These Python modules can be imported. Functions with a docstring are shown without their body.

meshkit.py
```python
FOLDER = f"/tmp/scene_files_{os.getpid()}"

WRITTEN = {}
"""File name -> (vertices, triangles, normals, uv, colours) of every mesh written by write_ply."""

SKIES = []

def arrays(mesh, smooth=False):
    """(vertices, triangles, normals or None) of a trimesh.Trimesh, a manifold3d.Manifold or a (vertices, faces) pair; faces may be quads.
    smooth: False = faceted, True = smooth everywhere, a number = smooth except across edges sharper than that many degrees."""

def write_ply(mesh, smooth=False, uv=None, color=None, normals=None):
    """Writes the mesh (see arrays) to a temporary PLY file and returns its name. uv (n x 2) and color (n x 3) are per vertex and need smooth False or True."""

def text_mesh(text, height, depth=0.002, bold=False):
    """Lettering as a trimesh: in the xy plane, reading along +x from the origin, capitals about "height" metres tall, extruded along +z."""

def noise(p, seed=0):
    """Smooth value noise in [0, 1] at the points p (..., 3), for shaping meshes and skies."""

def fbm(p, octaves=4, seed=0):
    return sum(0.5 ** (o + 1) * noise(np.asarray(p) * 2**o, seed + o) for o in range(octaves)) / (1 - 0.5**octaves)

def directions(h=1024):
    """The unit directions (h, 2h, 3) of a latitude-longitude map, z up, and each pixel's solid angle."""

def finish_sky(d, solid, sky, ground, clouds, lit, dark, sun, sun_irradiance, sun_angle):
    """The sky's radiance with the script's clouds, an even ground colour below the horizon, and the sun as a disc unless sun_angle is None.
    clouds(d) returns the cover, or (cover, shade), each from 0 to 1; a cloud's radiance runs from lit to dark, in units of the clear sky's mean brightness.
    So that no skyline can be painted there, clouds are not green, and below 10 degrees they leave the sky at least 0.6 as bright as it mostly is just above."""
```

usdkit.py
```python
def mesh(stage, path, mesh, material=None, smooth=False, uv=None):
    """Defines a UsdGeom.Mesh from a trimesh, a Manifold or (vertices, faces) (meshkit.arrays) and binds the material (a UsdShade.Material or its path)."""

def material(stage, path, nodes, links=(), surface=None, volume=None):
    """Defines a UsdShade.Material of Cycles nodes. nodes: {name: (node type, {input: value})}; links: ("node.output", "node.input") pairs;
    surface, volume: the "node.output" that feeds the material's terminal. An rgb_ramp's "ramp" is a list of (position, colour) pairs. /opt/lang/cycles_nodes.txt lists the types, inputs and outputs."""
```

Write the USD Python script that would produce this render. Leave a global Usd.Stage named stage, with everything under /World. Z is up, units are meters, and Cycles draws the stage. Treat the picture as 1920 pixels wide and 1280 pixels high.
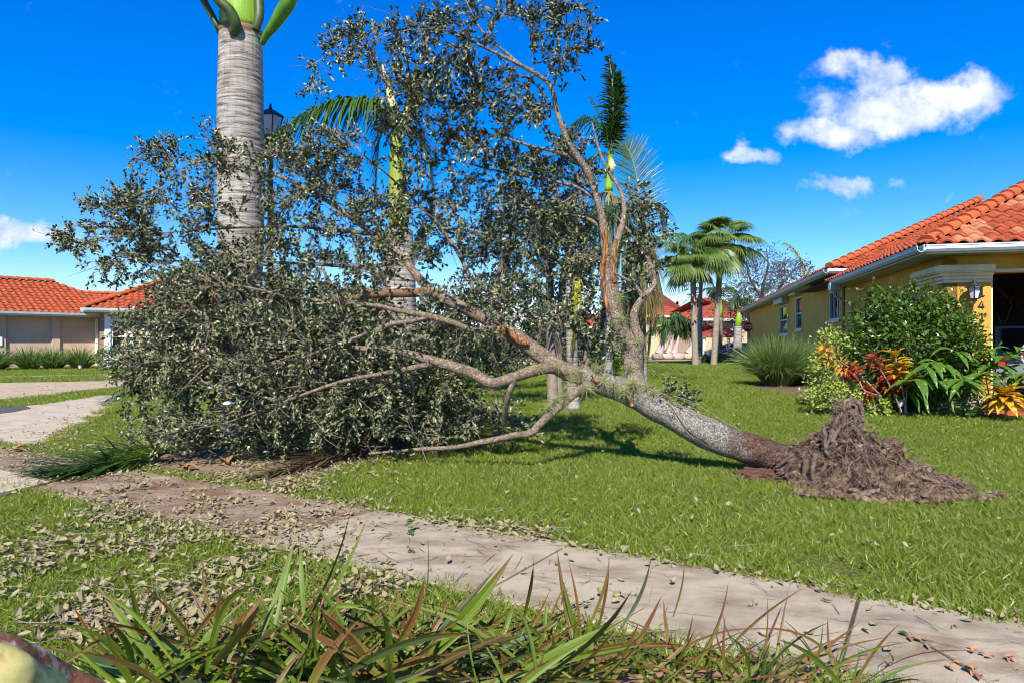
import math, random
import numpy as np, trimesh, usdkit, meshkit
import shapely
from shapely.geometry import Polygon, Point
from pxr import Usd, UsdGeom, UsdLux, UsdShade, Gf, Sdf, Vt

# ------------------------------------------------------------------ camera, sky, sun, exposure
stage = Usd.Stage.CreateInMemory()
UsdGeom.SetStageUpAxis(stage, 'Z'); UsdGeom.SetStageMetersPerUnit(stage, 1.0)
UsdGeom.Xform.Define(stage, '/World'); UsdGeom.Scope.Define(stage, '/World/Looks')
CAM_H, FPX = 1.55, 1280.0
cam = UsdGeom.Camera.Define(stage, '/World/camera')
cam.AddTranslateOp().Set(Gf.Vec3d(0, 0, CAM_H)); cam.AddRotateXOp().Set(90)
cam.CreateHorizontalApertureAttr(36.0); cam.CreateVerticalApertureAttr(24.0); cam.CreateFocalLengthAttr(24.0)
cam.CreateFStopAttr(8.0); cam.CreateFocusDistanceAttr(8.5)
cam.CreateExposureAttr(0.92)

SUN_AZ = math.atan2(-0.13, -1.0); SUN_EL = math.radians(44)
SUN = np.array([math.sin(SUN_AZ) * math.cos(SUN_EL), math.cos(SUN_AZ) * math.cos(SUN_EL), math.sin(SUN_EL)])
SKY_STRENGTH, SUN_INTENSITY = 0.08, 1.25

def link_clouds():
    nodes = {
        'sky': ('sky_texture', {'sky_type': 'single_scattering', 'sun_disc': False, 'sun_elevation': SUN_EL, 'sun_rotation': SUN_AZ, 'altitude': 0.0, 'air_density': 1.0, 'aerosol_density': 0.05, 'ozone_density': 1.6}),
        'sat': ('hsv', {'hue': 0.5, 'saturation': 1.2, 'value': 1.0, 'fac': 1.0}), 'tint': ('mix_color', {'blend_type': 'multiply', 'fac': 1.0, 'use_clamp': False}), 'tr': ('rgb_ramp', {'ramp': [(0.0, (.95, 1.0, 1.12)), (.12, (.70, .92, 1.3)), (.38, (.45, .79, 1.5)), (1.0, (.46, .80, 1.5))]}),
        'tc': ('texture_coordinate', {}), 'sx': ('separate_xyz', {}),
        'yc': ('math', {'math_type': 'maximum', 'value2': 0.02}),
        'u': ('math', {'math_type': 'divide'}), 'v': ('math', {'math_type': 'divide'}),
        'uv': ('combine_xyz', {'z': 0.0}),
        'n1': ('noise_texture', {'scale': 15.0, 'detail': 9.0, 'roughness': 0.6}),
        'n1c': ('vector_math', {'vector_math_type': 'subtract', 'math_type': 'subtract', 'vector2': (0.5, 0.5, 0.5)}),
        'n1s': ('vector_math', {'math_type': 'scale', 'scale': 0.085}),
        'warp': ('vector_math', {'math_type': 'add'}),
        'n2': ('noise_texture', {'scale': 17.0, 'detail': 10.0, 'roughness': 0.62}),
        'bg': ('background_shader', {'strength': SKY_STRENGTH}),
    }
    nodes['n1c'] = ('vector_math', {'math_type': 'subtract', 'vector2': (0.5, 0.5, 0.5)})
    links = [('sky.color', 'tint.a'), ('tint.result', 'sat.color'), ('sx.z', 'tr.fac'), ('tr.color', 'tint.b'), ('tc.generated', 'sx.vector'), ('sx.y', 'yc.value1'), ('sx.x', 'u.value1'), ('yc.value', 'u.value2'),
             ('sx.z', 'v.value1'), ('yc.value', 'v.value2'), ('u.value', 'uv.x'), ('v.value', 'uv.y'), ('uv.vector', 'n1.vector'), ('n1.color', 'n1c.vector1'),
             ('n1c.vector', 'n1s.vector1'), ('uv.vector', 'warp.vector1'), ('n1s.vector', 'warp.vector2'), ('uv.vector', 'n2.vector')]
    blobs = [(1680, 205, 200, 62, 1.0), (1600, 130, 90, 42, .85), (1800, 190, 115, 62, 1.0), (1560, 245, 120, 48, .95), (1655, 150, 85, 50, .85), (1405, 297, 75, 26, .72),
             (1570, 352, 95, 26, .72), (1690, 350, 28, 14, .35), (1772, 360, 22, 12, .3), (45, 436, 125, 34, 1.0), (125, 448, 75, 24, .75), (15, 522, 65, 18, .8),
             (1275, 560, 80, 45, .6), (1400, 565, 70, 30, .35), (900, 560, 130, 40, .5), (-420, 330, 200, 70, .9), (2400, 260, 190, 60, .9), (2250, 420, 160, 40, .7)]
    last = None
    for k, (px, py, rx, ry, a) in enumerate(blobs):
        u0, v0 = (px - 960) / FPX, (640 - py) / FPX
        nodes[f'm{k}'] = ('mapping', {'mapping_type': 'point', 'location': (-u0 * FPX / rx, -v0 * FPX / ry, 0), 'scale': (FPX / rx, FPX / ry, 0)})
        nodes[f'l{k}'] = ('vector_math', {'math_type': 'length'})
        nodes[f'r{k}'] = ('map_range', {'range_type': 'smoothstep', 'from_min': 1.25, 'from_max': 0.25, 'to_min': 0.0, 'to_max': a, 'clamp': True})
        links += [('warp.vector', f'm{k}.vector'), (f'm{k}.vector', f'l{k}.vector1'), (f'l{k}.value', f'r{k}.value')]
        if last:
            nodes[f'x{k}'] = ('math', {'math_type': 'maximum'})
            links += [(last, f'x{k}.value1'), (f'r{k}.result', f'x{k}.value2')]
            last = f'x{k}.value'
        else:
            last = f'r{k}.result'
    nodes['thin'] = ('math', {'math_type': 'multiply_add', 'value2': 1.75, 'value3': -1.1})
    nodes['sum'] = ('math', {'math_type': 'add'})
    nodes['cov'] = ('map_range', {'range_type': 'smoothstep', 'from_min': 0.0, 'from_max': 0.92, 'to_min': 0.0, 'to_max': 0.96, 'clamp': True})
    nodes['shade'] = ('rgb_ramp', {'ramp': [(0.36, (4.3, 5.0, 7.0)), (0.6, (7.6, 7.8, 8.4))]})
    nodes['mx'] = ('mix_color', {'use_clamp': False})
    nodes['front'] = ('math', {'math_type': 'greater_than', 'value2': 0.05})
    nodes['cov2'] = ('math', {'math_type': 'multiply', 'use_clamp': True})
    links += [('n2.fac', 'thin.value1'), ('thin.value', 'sum.value1'), (last, 'sum.value2'), ('sum.value', 'cov.value'), ('n1.fac', 'shade.fac'), ('sx.y', 'front.value1'), ('front.value', 'cov2.value1'), ('cov.result', 'cov2.value2'),
              ('cov2.value', 'mx.fac'), ('sat.color', 'mx.a'), ('shade.color', 'mx.b'), ('mx.result', 'bg.color')]
    return usdkit.material(stage, '/World/Looks/sky_air', nodes, links, surface='bg.background')

dome = UsdLux.DomeLight.Define(stage, '/World/sky')
UsdShade.MaterialBindingAPI.Apply(dome.GetPrim()).Bind(link_clouds())
dome.GetPrim().SetCustomDataByKey('kind', 'structure')
sun = UsdLux.DistantLight.Define(stage, '/World/sun')
sun.CreateIntensityAttr(SUN_INTENSITY); sun.CreateAngleAttr(0.5); sun.CreateNormalizeAttr(True); sun.CreateColorAttr(Gf.Vec3f(1.0, 0.95, 0.86))
_z = SUN; _x = np.cross([0, 0, 1.0], _z); _x /= np.linalg.norm(_x); _y = np.cross(_z, _x)
sun.AddTransformOp().Set(Gf.Matrix4d(*_x, 0, *_y, 0, *_z, 0, 0, 0, 0, 1))

# ------------------------------------------------------------------ helpers: points
def ss(t):
    t = np.clip(t, 0, 1); return t * t * (3 - 2 * t)
def gz(x, y):
    """height of the ground"""
    x = np.asarray(x, float); y = np.asarray(y, float)
    return 0.2 * ss((y - 8.8) / 4.2) * ss((x - 1.0) / 4.0) * (1 - ss((y - 32) / 14))
def P(px, py, D):
    return np.array([(px - 960) / FPX * D, D, CAM_H - (py - 640) / FPX * D])
def G(px, py):
    D = CAM_H * FPX / (py - 640)
    for _ in range(30):
        z = float(gz((px - 960) / FPX * D, D)); D = 0.5 * D + 0.5 * (CAM_H - z) * FPX / (py - 640)
    return np.array([(px - 960) / FPX * D, D, float(gz((px - 960) / FPX * D, D))])
def unit(v):
    v = np.asarray(v, float); return v / (np.linalg.norm(v, axis=-1, keepdims=True) + 1e-12)

# ------------------------------------------------------------------ helpers: prims
_names, _loc = {}, {}
def numbered(parent, name):
    k = (parent, name); n = _names.get(k, 0); _names[k] = n + 1
    return name if n == 0 else f'{name}_{n:03d}'
def setdata(prim, label=None, cat=None, group=None, kind=None):
    for k, v in (('label', label), ('category', cat), ('group', group), ('kind', kind)):
        if v: prim.SetCustomDataByKey(k, v)
def thing(name, label, cat, loc=(0, 0, 0), group=None):
    path = '/World/' + numbered('/World', name)
    x = UsdGeom.Xform.Define(stage, path); x.AddTranslateOp().Set(Gf.Vec3d(*map(float, loc)))
    _loc[path] = np.asarray(loc, float); setdata(x.GetPrim(), label, cat, group)
    return path
def join(ms):
    vs, fs, n = [], [], 0
    for m in ms:
        v, f = arr(m)
        vs.append(v); fs.append(f + n); n += len(v)
    return np.vstack(vs), np.vstack(fs)
def arr(m):
    if isinstance(m, trimesh.Trimesh): return np.array(m.vertices), np.array(m.faces)
    v, f = np.asarray(m[0], float), np.asarray(m[1], int)
    if f.shape[1] == 4: f = np.vstack([f[:, [0, 1, 2]], f[:, [0, 2, 3]]])
    return v, f
def part(name, m, mat, parent, smooth=False, label=None, kind=None, uv=None):
    """one Mesh under a thing or a part; the mesh is given in world coordinates"""
    if isinstance(m, list): m = join(m)
    path = parent + '/' + numbered(parent, name)
    root = '/'.join(parent.split('/')[:3]); o = _loc.get(root, np.zeros(3))
    v, f = arr(m)
    p = usdkit.mesh(stage, path, (v - o, f), MATS[mat], smooth, uv)
    setdata(p.GetPrim(), label, None, None, kind)
    return path
def solo(name, m, mat, label=None, cat=None, group=None, kind=None, smooth=False):
    if isinstance(m, list): m = join(m)
    path = '/World/' + numbered('/World', name)
    p = usdkit.mesh(stage, path, arr(m), MATS[mat], smooth)
    setdata(p.GetPrim(), label, cat, group, kind)
    return path

# ------------------------------------------------------------------ helpers: shapes
def tubes(Pts, R, sides=5, cap=False):
    """M polylines of K points as tubes"""
    Pts = np.asarray(Pts, float); R = np.asarray(R, float)
    if Pts.ndim == 2: Pts, R = Pts[None], np.broadcast_to(R, Pts.shape[:1])[None] if R.ndim < 2 else R
    M, K, _ = Pts.shape
    t = unit(np.gradient(Pts, axis=1))
    ref = np.where(np.abs(t[:, :1, 2:3]).mean(1, keepdims=True) < 0.85, [0, 0, 1.0], [1.0, 0, 0])
    a = unit(np.cross(t, ref)); b = np.cross(t, a)
    ang = np.arange(sides) * 2 * np.pi / sides
    v = Pts[:, :, None] + R[:, :, None, None] * (np.cos(ang)[None, None, :, None] * a[:, :, None] + np.sin(ang)[None, None, :, None] * b[:, :, None])
    i, j = np.meshgrid(np.arange(K - 1), np.arange(sides), indexing='ij')
    q = np.stack([i * sides + j, i * sides + (j + 1) % sides, (i + 1) * sides + (j + 1) % sides, (i + 1) * sides + j], -1).reshape(-1, 4)
    f = np.vstack([q[:, [0, 2, 1]], q[:, [0, 3, 2]]])
    if cap:
        k = np.arange(1, sides - 1)
        f = np.vstack([f, np.stack([0 * k, k, k + 1], 1), (K - 1) * sides + np.stack([0 * k, k + 1, k], 1)])
    F = (f[None] + (np.arange(M) * K * sides)[:, None, None]).reshape(-1, 3)
    return v.reshape(-1, 3), F
def spline(pts, n):
    """Catmull-Rom through pts (rows may carry extra columns such as radius)"""
    p = np.asarray(pts, float); p = np.vstack([2 * p[0] - p[1], p, 2 * p[-1] - p[-2]])
    out = []
    for i in range(1, len(p) - 2):
        t = np.linspace(0, 1, n, endpoint=False)[:, None]
        a, b, c, d = p[i - 1], p[i], p[i + 1], p[i + 2]
        out.append(0.5 * (2 * b + (c - a) * t + (2 * a - 5 * b + 4 * c - d) * t ** 2 + (3 * b - a - 3 * c + d) * t ** 3))
    out.append(p[-2][None])
    return np.vstack(out)
def leaves(p, d, nrm, L, W, fold=0.25, mid=0.55):
    """many small folded leaves: base point, direction, normal, length, width"""
    N = len(p); L = np.broadcast_to(L, (N,))[:, None]; W = np.broadcast_to(W, (N,))[:, None]
    d = unit(d); s = unit(np.cross(d, nrm)); n = np.cross(s, d)
    c = p + d * L * mid
    v = np.stack([p, c + s * W * .5 + n * W * fold, c, c - s * W * .5 + n * W * fold, p + d * L - n * L * 0.08], 1)
    f = np.array([[0, 2, 1], [0, 3, 2], [1, 2, 4], [2, 3, 4]])
    return v.reshape(-1, 3), (f[None] + 5 * np.arange(N)[:, None, None]).reshape(-1, 3)
def curled(p, d, nrm, L, W, curl):
    """fallen leaves: oval outline, curled along and across"""
    N = len(p); L = np.broadcast_to(L, (N,))[:, None]; W = np.broadcast_to(W, (N,))[:, None]; curl = np.broadcast_to(curl, (N,))[:, None]
    d = unit(d); s = unit(np.cross(d, nrm)); n = np.cross(s, d); rows = []
    for k, w in ((0, .06), (.22, .72), (.5, 1.0), (.78, .74), (1.0, .06)):
        c = p + d * L * k + n * L * curl * (k - .5) ** 2 * 2.2
        rows += [c + s * W * w * .5 + n * W * w * .22, c, c - s * W * w * .5 + n * W * w * .22]
    v = np.stack(rows, 1); f = []
    for i in range(4):
        for j in (0, 1):
            a = 3 * i + j; f += [[a, a + 1, a + 4], [a, a + 4, a + 3]]
    return v.reshape(-1, 3), (np.array(f)[None] + 15 * np.arange(N)[:, None, None]).reshape(-1, 3)
def ribbon(pts, W, side, fold=0.18):
    """a long leaf: centre line, half folded along the midrib"""
    pts = np.asarray(pts, float); K = len(pts); W = np.asarray(W, float)[:, None]
    t = unit(np.gradient(pts, axis=0)); s = unit(np.asarray(side, float) - t * (t @ np.asarray(side, float))[:, None] if np.ndim(side) == 1 else side)
    n = np.cross(s, t)
    v = np.stack([pts + s * W * .5 + n * W * fold, pts, pts - s * W * .5 + n * W * fold], 1).reshape(-1, 3)
    f = []
    for i in range(K - 1):
        for j in (0, 1):
            a = 3 * i + j; f += [[a, a + 1, a + 4], [a, a + 4, a + 3]]
    return v, np.array(f)
def leaf_big(base, d, up, L, W, droop=0.25, K=6, fold=0.16, wave=0.0, shape=0.8):
    d = unit(d); k = np.linspace(0, 1, K)
    pts = base + d * L * k[:, None] * (1 - .15 * k[:, None]) + np.array([0, 0, -1.0]) * (droop * L * k ** 2)[:, None]
    w = W * np.clip(np.sin(np.pi * (0.04 + 0.96 * k) ** shape), 0.03, None)
    side = unit(np.cross(d, up))
    m = ribbon(pts, w, side, fold)
    if wave:
        m[0][:, 2] += wave * np.sin(np.arange(len(m[0])) * 2.1)
    return m
def box(c, size, rotz=0.0, bevel=0.0):
    """axis box: centre and size, turned about z; bevelled edges when asked"""
    sx, sy, sz = np.asarray(size, float) / 2
    if bevel > 0:
        b = min(bevel, .9 * min(sx, sy, sz)); pts = []
        for x in (-1, 1):
            for y in (-1, 1):
                for z in (-1, 1):
                    pts += [[x * (sx - b), y * (sy - b), z * sz], [x * (sx - b), y * sy, z * (sz - b)], [x * sx, y * (sy - b), z * (sz - b)]]
        m = trimesh.convex.convex_hull(np.array(pts))
        v, f = np.array(m.vertices), np.array(m.faces)
    else:
        m = trimesh.creation.box([2 * sx, 2 * sy, 2 * sz]); v, f = np.array(m.vertices), np.array(m.faces)
    cz, sn = math.cos(rotz), math.sin(rotz)
    v = v @ np.array([[cz, sn, 0], [-sn, cz, 0], [0, 0, 1]]) + np.asarray(c, float)
    return v, f
def extrude(poly, depth, o, ux, uy, un):
    """a shapely polygon drawn in the plane (ux, uy) at o, thickened along un"""
    m = trimesh.creation.extrude_polygon(poly, depth, engine='earcut')
    v = np.array(m.vertices); f = np.array(m.faces)
    w = np.asarray(o, float) + v[:, :1] * ux + v[:, 1:2] * uy + v[:, 2:] * un
    if np.dot(np.cross(ux, uy), un) < 0: f = f[:, ::-1]
    return w, f
def flat(poly, z, drape=True, step=None):
    v, f = trimesh.creation.triangulate_polygon(poly, engine='earcut')
    v = np.array(v)
    return np.column_stack([v, gz(v[:, 0], v[:, 1]) * drape + z]), np.array(f)
def rect(x0, y0, x1, y1): return Polygon([(x0, y0), (x1, y0), (x1, y1), (x0, y1)])
def lathe(prof, o, sides=16):
    """profile of (radius, z) turned about the vertical through o"""
    prof = np.asarray(prof, float); a = np.arange(sides) * 2 * np.pi / sides
    v = np.stack([prof[:, :1] * np.cos(a), prof[:, :1] * np.sin(a), np.repeat(prof[:, 1:], sides, 1)], -1).reshape(-1, 3) + np.asarray(o, float)
    K = len(prof); i, j = np.meshgrid(np.arange(K - 1), np.arange(sides), indexing='ij')
    q = np.stack([i * sides + j, i * sides + (j + 1) % sides, (i + 1) * sides + (j + 1) % sides, (i + 1) * sides + j], -1).reshape(-1, 4)
    return v, np.vstack([q[:, [0, 1, 2]], q[:, [0, 2, 3]]])

# ------------------------------------------------------------------ materials
MATS = {}
def pm(name, c1, c2=None, scale=6.0, rough=0.7, bump=0.0, bscale=None, spec=0.4, detail=4.0, c3=None, stretch=None, lo=.35, hi=.65, metallic=0.0, bdist=0.02):
    """colour varied by noise in object space, with optional relief"""
    c2 = c2 or tuple(x * .75 for x in c1)
    ramp = [(lo, c1), (hi, c2)] if c3 is None else [(lo, c1), ((lo + hi) / 2, c2), (hi, c3)]
    nodes = {'tc': ('texture_coordinate', {}), 'mp': ('mapping', {'scale': stretch or (1, 1, 1)}), 'n': ('noise_texture', {'scale': scale, 'detail': detail, 'roughness': .6}),
             'r': ('rgb_ramp', {'ramp': ramp}), 'p': ('principled_bsdf', {'roughness': rough, 'specular_ior_level': spec, 'metallic': metallic})}
    links = [('tc.object', 'mp.vector'), ('mp.vector', 'n.vector'), ('n.fac', 'r.fac'), ('r.color', 'p.base_color')]
    if bump:
        nodes |= {'bn': ('noise_texture', {'scale': bscale or scale * 5, 'detail': 5.0, 'roughness': .65}), 'b': ('bump', {'strength': bump, 'distance': bdist})}
        links += [('mp.vector', 'bn.vector'), ('bn.fac', 'b.height'), ('b.normal', 'p.normal')]
    MATS[name] = usdkit.material(stage, '/World/Looks/' + name, nodes, links, surface='p.BSDF')
def leafmat(name, cols, under=None, rough=0.45, trans=0.3, spec=0.5, tcol=None, patch=None, pscale=9.0):
    """leaf colours picked per leaf, the underside paler when given, light shining through; patch = (colour, from, to) of browning"""
    ramp = [(i / max(1, len(cols) - 1), c) for i, c in enumerate(cols)]
    nodes = {'g': ('geometry', {}), 'r': ('rgb_ramp', {'ramp': ramp}), 'p': ('principled_bsdf', {'roughness': rough, 'specular_ior_level': spec}),
             't': ('translucent_bsdf', {}), 'ts': ('hsv', {'saturation': 1.15, 'value': 1.5, 'hue': .5, 'fac': 1.0}), 'm': ('mix_closure', {'fac': trans})}
    links = [('g.random_per_island', 'r.fac')]
    out = 'r.color'
    if patch:
        nodes |= {'tc': ('texture_coordinate', {}), 'pn': ('noise_texture', {'scale': pscale, 'detail': 4.0}), 'pr': ('map_range', {'from_min': patch[1], 'from_max': patch[2], 'clamp': True}), 'pc': ('mix_color', {'b': patch[0]})}
        links += [('tc.object', 'pn.vector'), ('pn.fac', 'pr.value'), ('pr.result', 'pc.fac'), (out, 'pc.a')]; out = 'pc.result'
    if under:
        nodes |= {'uc': ('mix_color', {'b': under}), 'uf': ('math', {'math_type': 'multiply', 'value2': .85})}
        links += [('g.backfacing', 'uf.value1'), ('uf.value', 'uc.fac'), (out, 'uc.a')]; out = 'uc.result'
    links += [(out, 'p.base_color'), (out, 'ts.color'), ('ts.color', 't.color'), ('p.BSDF', 'm.closure1'), ('t.BSDF', 'm.closure2')]
    MATS[name] = usdkit.material(stage, '/World/Looks/' + name, nodes, links, surface='m.closure')

# ground
def ground_mats():
    MATS['lawn'] = usdkit.material(stage, '/World/Looks/lawn', {
        'tc': ('texture_coordinate', {}), 'n': ('noise_texture', {'scale': .55, 'detail': 5.0, 'roughness': .6}), 'n2': ('noise_texture', {'scale': 38.0, 'detail': 3.0}), 'n3': ('noise_texture', {'scale': 4.0, 'detail': 3.0}),
        'r': ('rgb_ramp', {'ramp': [(.3, (.085, .10, .024)), (.55, (.11, .13, .032)), (.72, (.14, .125, .045))]}),
        'r2': ('rgb_ramp', {'ramp': [(.35, (.45, .45, .4)), (.65, (1.25, 1.2, 1.1))]}), 'mx': ('mix_color', {'blend_type': 'multiply', 'fac': 1.0, 'use_clamp': False}),
        'b': ('bump', {'strength': .8, 'distance': .05}), 'p': ('principled_bsdf', {'roughness': .9, 'specular_ior_level': .1})},
        [('tc.object', 'n.vector'), ('tc.object', 'n2.vector'), ('n.fac', 'r.fac'), ('n2.fac', 'r2.fac'), ('r.color', 'mx.a'), ('r2.color', 'mx.b'), ('mx.result', 'p.base_color'), ('n2.fac', 'b.height'), ('b.normal', 'p.normal')], surface='p.BSDF')
    def concrete(name, base, dark, dirt, dlo, dhi, dscale=1.6):
        MATS[name] = usdkit.material(stage, '/World/Looks/' + name, {
            'tc': ('texture_coordinate', {}), 'n': ('noise_texture', {'scale': 2.2, 'detail': 7.0, 'roughness': .65}), 'n2': ('noise_texture', {'scale': 170.0, 'detail': 3.0}),
            'n3': ('noise_texture', {'scale': dscale, 'detail': 8.0, 'roughness': .7, 'distortion': .6}), 'mp': ('mapping', {'rotation': (0, 0, .5), 'scale': (1, 1.7, 1)}),
            'r': ('rgb_ramp', {'ramp': [(.34, dark), (.58, base)]}), 'r2': ('rgb_ramp', {'ramp': [(.34, (.6, .6, .6)), (.58, (1.12, 1.11, 1.09))]}),
            'mx': ('mix_color', {'blend_type': 'multiply', 'fac': 1.0, 'use_clamp': False}), 'dr': ('map_range', {'from_min': dlo, 'from_max': dhi, 'clamp': True}), 'dm': ('mix_color', {'b': dirt}),
            'b': ('bump', {'strength': .45, 'distance': .006}), 'p': ('principled_bsdf', {'roughness': .9, 'specular_ior_level': .2})},
            [('tc.object', 'mp.vector'), ('mp.vector', 'n.vector'), ('tc.object', 'n2.vector'), ('mp.vector', 'n3.vector'), ('n.fac', 'r.fac'), ('n2.fac', 'r2.fac'), ('r.color', 'mx.a'), ('r2.color', 'mx.b'),
             ('n3.fac', 'dr.value'), ('dr.result', 'dm.fac'), ('mx.result', 'dm.a'), ('dm.result', 'p.base_color'), ('n2.fac', 'b.height'), ('b.normal', 'p.normal')], surface='p.BSDF')
    concrete('concrete', (0.35, 0.298, 0.215), (0.20, 0.16, 0.112), (0.16, 0.092, 0.056), .54, .70)
    concrete('concrete_dirty', (0.304, 0.228, 0.16), (0.176, 0.124, 0.084), (0.136, 0.08, 0.048), .43, .62, 1.3)
    concrete('concrete_pale', (0.426, 0.357, 0.267), (0.312, 0.25, 0.18), (0.246, 0.164, 0.107), .6, .75)
    concrete('sandy_road', (0.408, 0.323, 0.23), (0.306, 0.221, 0.145), (0.255, 0.17, 0.102), .52, .66)
ground_mats()
pm('asphalt', (.05, .05, .052), (.07, .07, .07), 30, .9, .5)
pm('joint_dirt', (.035, .028, .02), (.06, .045, .03), 30, 1)
pm('litter_soil', (.13, .085, .05), (.26, .18, .11), 14, 1, .9, 50, detail=7, c3=(.09, .06, .035))
pm('mulch', (0.072, 0.044, 0.028), (0.16, 0.104, 0.064), 35, 1, .9, 60, detail=5)
pm('soil', (0.323, 0.221, 0.145), (0.204, 0.132, 0.089), 11, 1, 1.0, 24, .1, c3=(0.072, 0.044, 0.032), lo=.36, hi=.64, bdist=.07)
pm('red_soil', (.15, .065, .045), (.06, .035, .028), 20, 1, 1.0, 40, .1)
pm('root_bark', (.20, .14, .105), (.095, .065, .05), 20, .9, .9, 50, .2)
pm('stucco', (0.53, 0.295, 0.06), (0.45, 0.245, 0.048), 1.2, .95, .5, 70, .1, detail=8)
pm('stucco_trim', (0.72, 0.585, 0.35), (0.541, 0.41, 0.213), 1.5, .85, .2, 60, .2)
pm('grey_stucco', (.52, .385, .28), (.45, .33, .235), 1.0, .9, .2, 50, .15)
pm('beige_stucco', (0.528, 0.4, 0.256), (0.48, 0.36, 0.224), .8, .9, 0, None, .15)
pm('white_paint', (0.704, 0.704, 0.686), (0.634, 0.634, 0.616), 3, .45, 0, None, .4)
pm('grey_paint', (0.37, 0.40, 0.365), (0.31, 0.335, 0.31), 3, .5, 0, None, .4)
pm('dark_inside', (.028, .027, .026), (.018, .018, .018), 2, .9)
pm('black_metal', (.012, .012, .013), (.02, .02, .02), 20, .4, 0, None, .5)
pm('bronze_metal', (.05, .045, .04), (.08, .07, .06), 20, .45, 0, None, .5)
pm('chrome', (.5, .5, .5), (.4, .4, .4), 10, .3, 0, None, .5, metallic=.8)
pm('rubber', (.012, .012, .012), (.02, .02, .02), 15, .8)
pm('car_paint', (.13, .14, .15), (.12, .13, .14), 1, .28, 0, None, .6)
pm('car_glass', (.006, .007, .008), (.008, .009, .01), 1, .08, 0, None, .6)
pm('red_plastic', (.62, .015, .02), (.5, .012, .018), 4, .4)
pm('sign_red', (.55, .03, .035), (.5, .025, .03), 2, .5)
pm('sign_white', (.8, .8, .8), (.75, .75, .75), 2, .5)
pm('sign_grey', (.36, .40, .43), (.32, .36, .38), 3, .5)
pm('yellow_paint', (.75, .5, .05), (.7, .45, .04), 3, .5)
pm('blue_shutter', (.06, .16, .38), (.05, .14, .34), 3, .6)
pm('blue_car', (.012, .03, .10), (.012, .03, .09), 1, .25)
pm('white_plastic', (.85, .86, .88), (.8, .8, .82), 5, .4)
pm('log_wood', (.5, .38, .26), (.34, .25, .17), 8, .9, .4)
def tile_mat(name, cols, rough=.75, stain=None):
    nodes = {'oi': ('geometry', {}), 'r': ('rgb_ramp', {'ramp': [(i / (len(cols) - 1), c) for i, c in enumerate(cols)]}), 'tc': ('texture_coordinate', {}), 'n': ('noise_texture', {'scale': 3.0, 'detail': 6.0, 'roughness': .65}),
             'nr': ('rgb_ramp', {'ramp': [(.28, (.42, .38, .37)), (.42, (.8, .76, .73)), (.6, (1.12, 1.06, 1.0))]}), 'mx': ('mix_color', {'blend_type': 'multiply', 'fac': 1.0, 'use_clamp': False}),
             'n2': ('noise_texture', {'scale': 90.0, 'detail': 3.0}), 'b': ('bump', {'strength': .25, 'distance': .008}), 'p': ('principled_bsdf', {'roughness': rough, 'specular_ior_level': .25})}
    links = [('oi.random_per_island', 'r.fac'), ('tc.object', 'n.vector'), ('n.fac', 'nr.fac'), ('r.color', 'mx.a'), ('nr.color', 'mx.b'), ('tc.object', 'n2.vector'), ('n2.fac', 'b.height'), ('b.normal', 'p.normal'), ('mx.result', 'p.base_color')]
    MATS[name] = usdkit.material(stage, '/World/Looks/' + name, nodes, links, surface='p.BSDF')
tile_mat('clay_tile', [(0.32, 0.068, 0.024), (0.432, 0.108, 0.04), (0.384, 0.084, 0.03), (0.48, 0.16, 0.068), (0.264, 0.06, 0.028)])
tile_mat('clay_tile_pale', [(0.429, 0.172, 0.086), (0.468, 0.218, 0.125), (0.445, 0.164, 0.078)])
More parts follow.
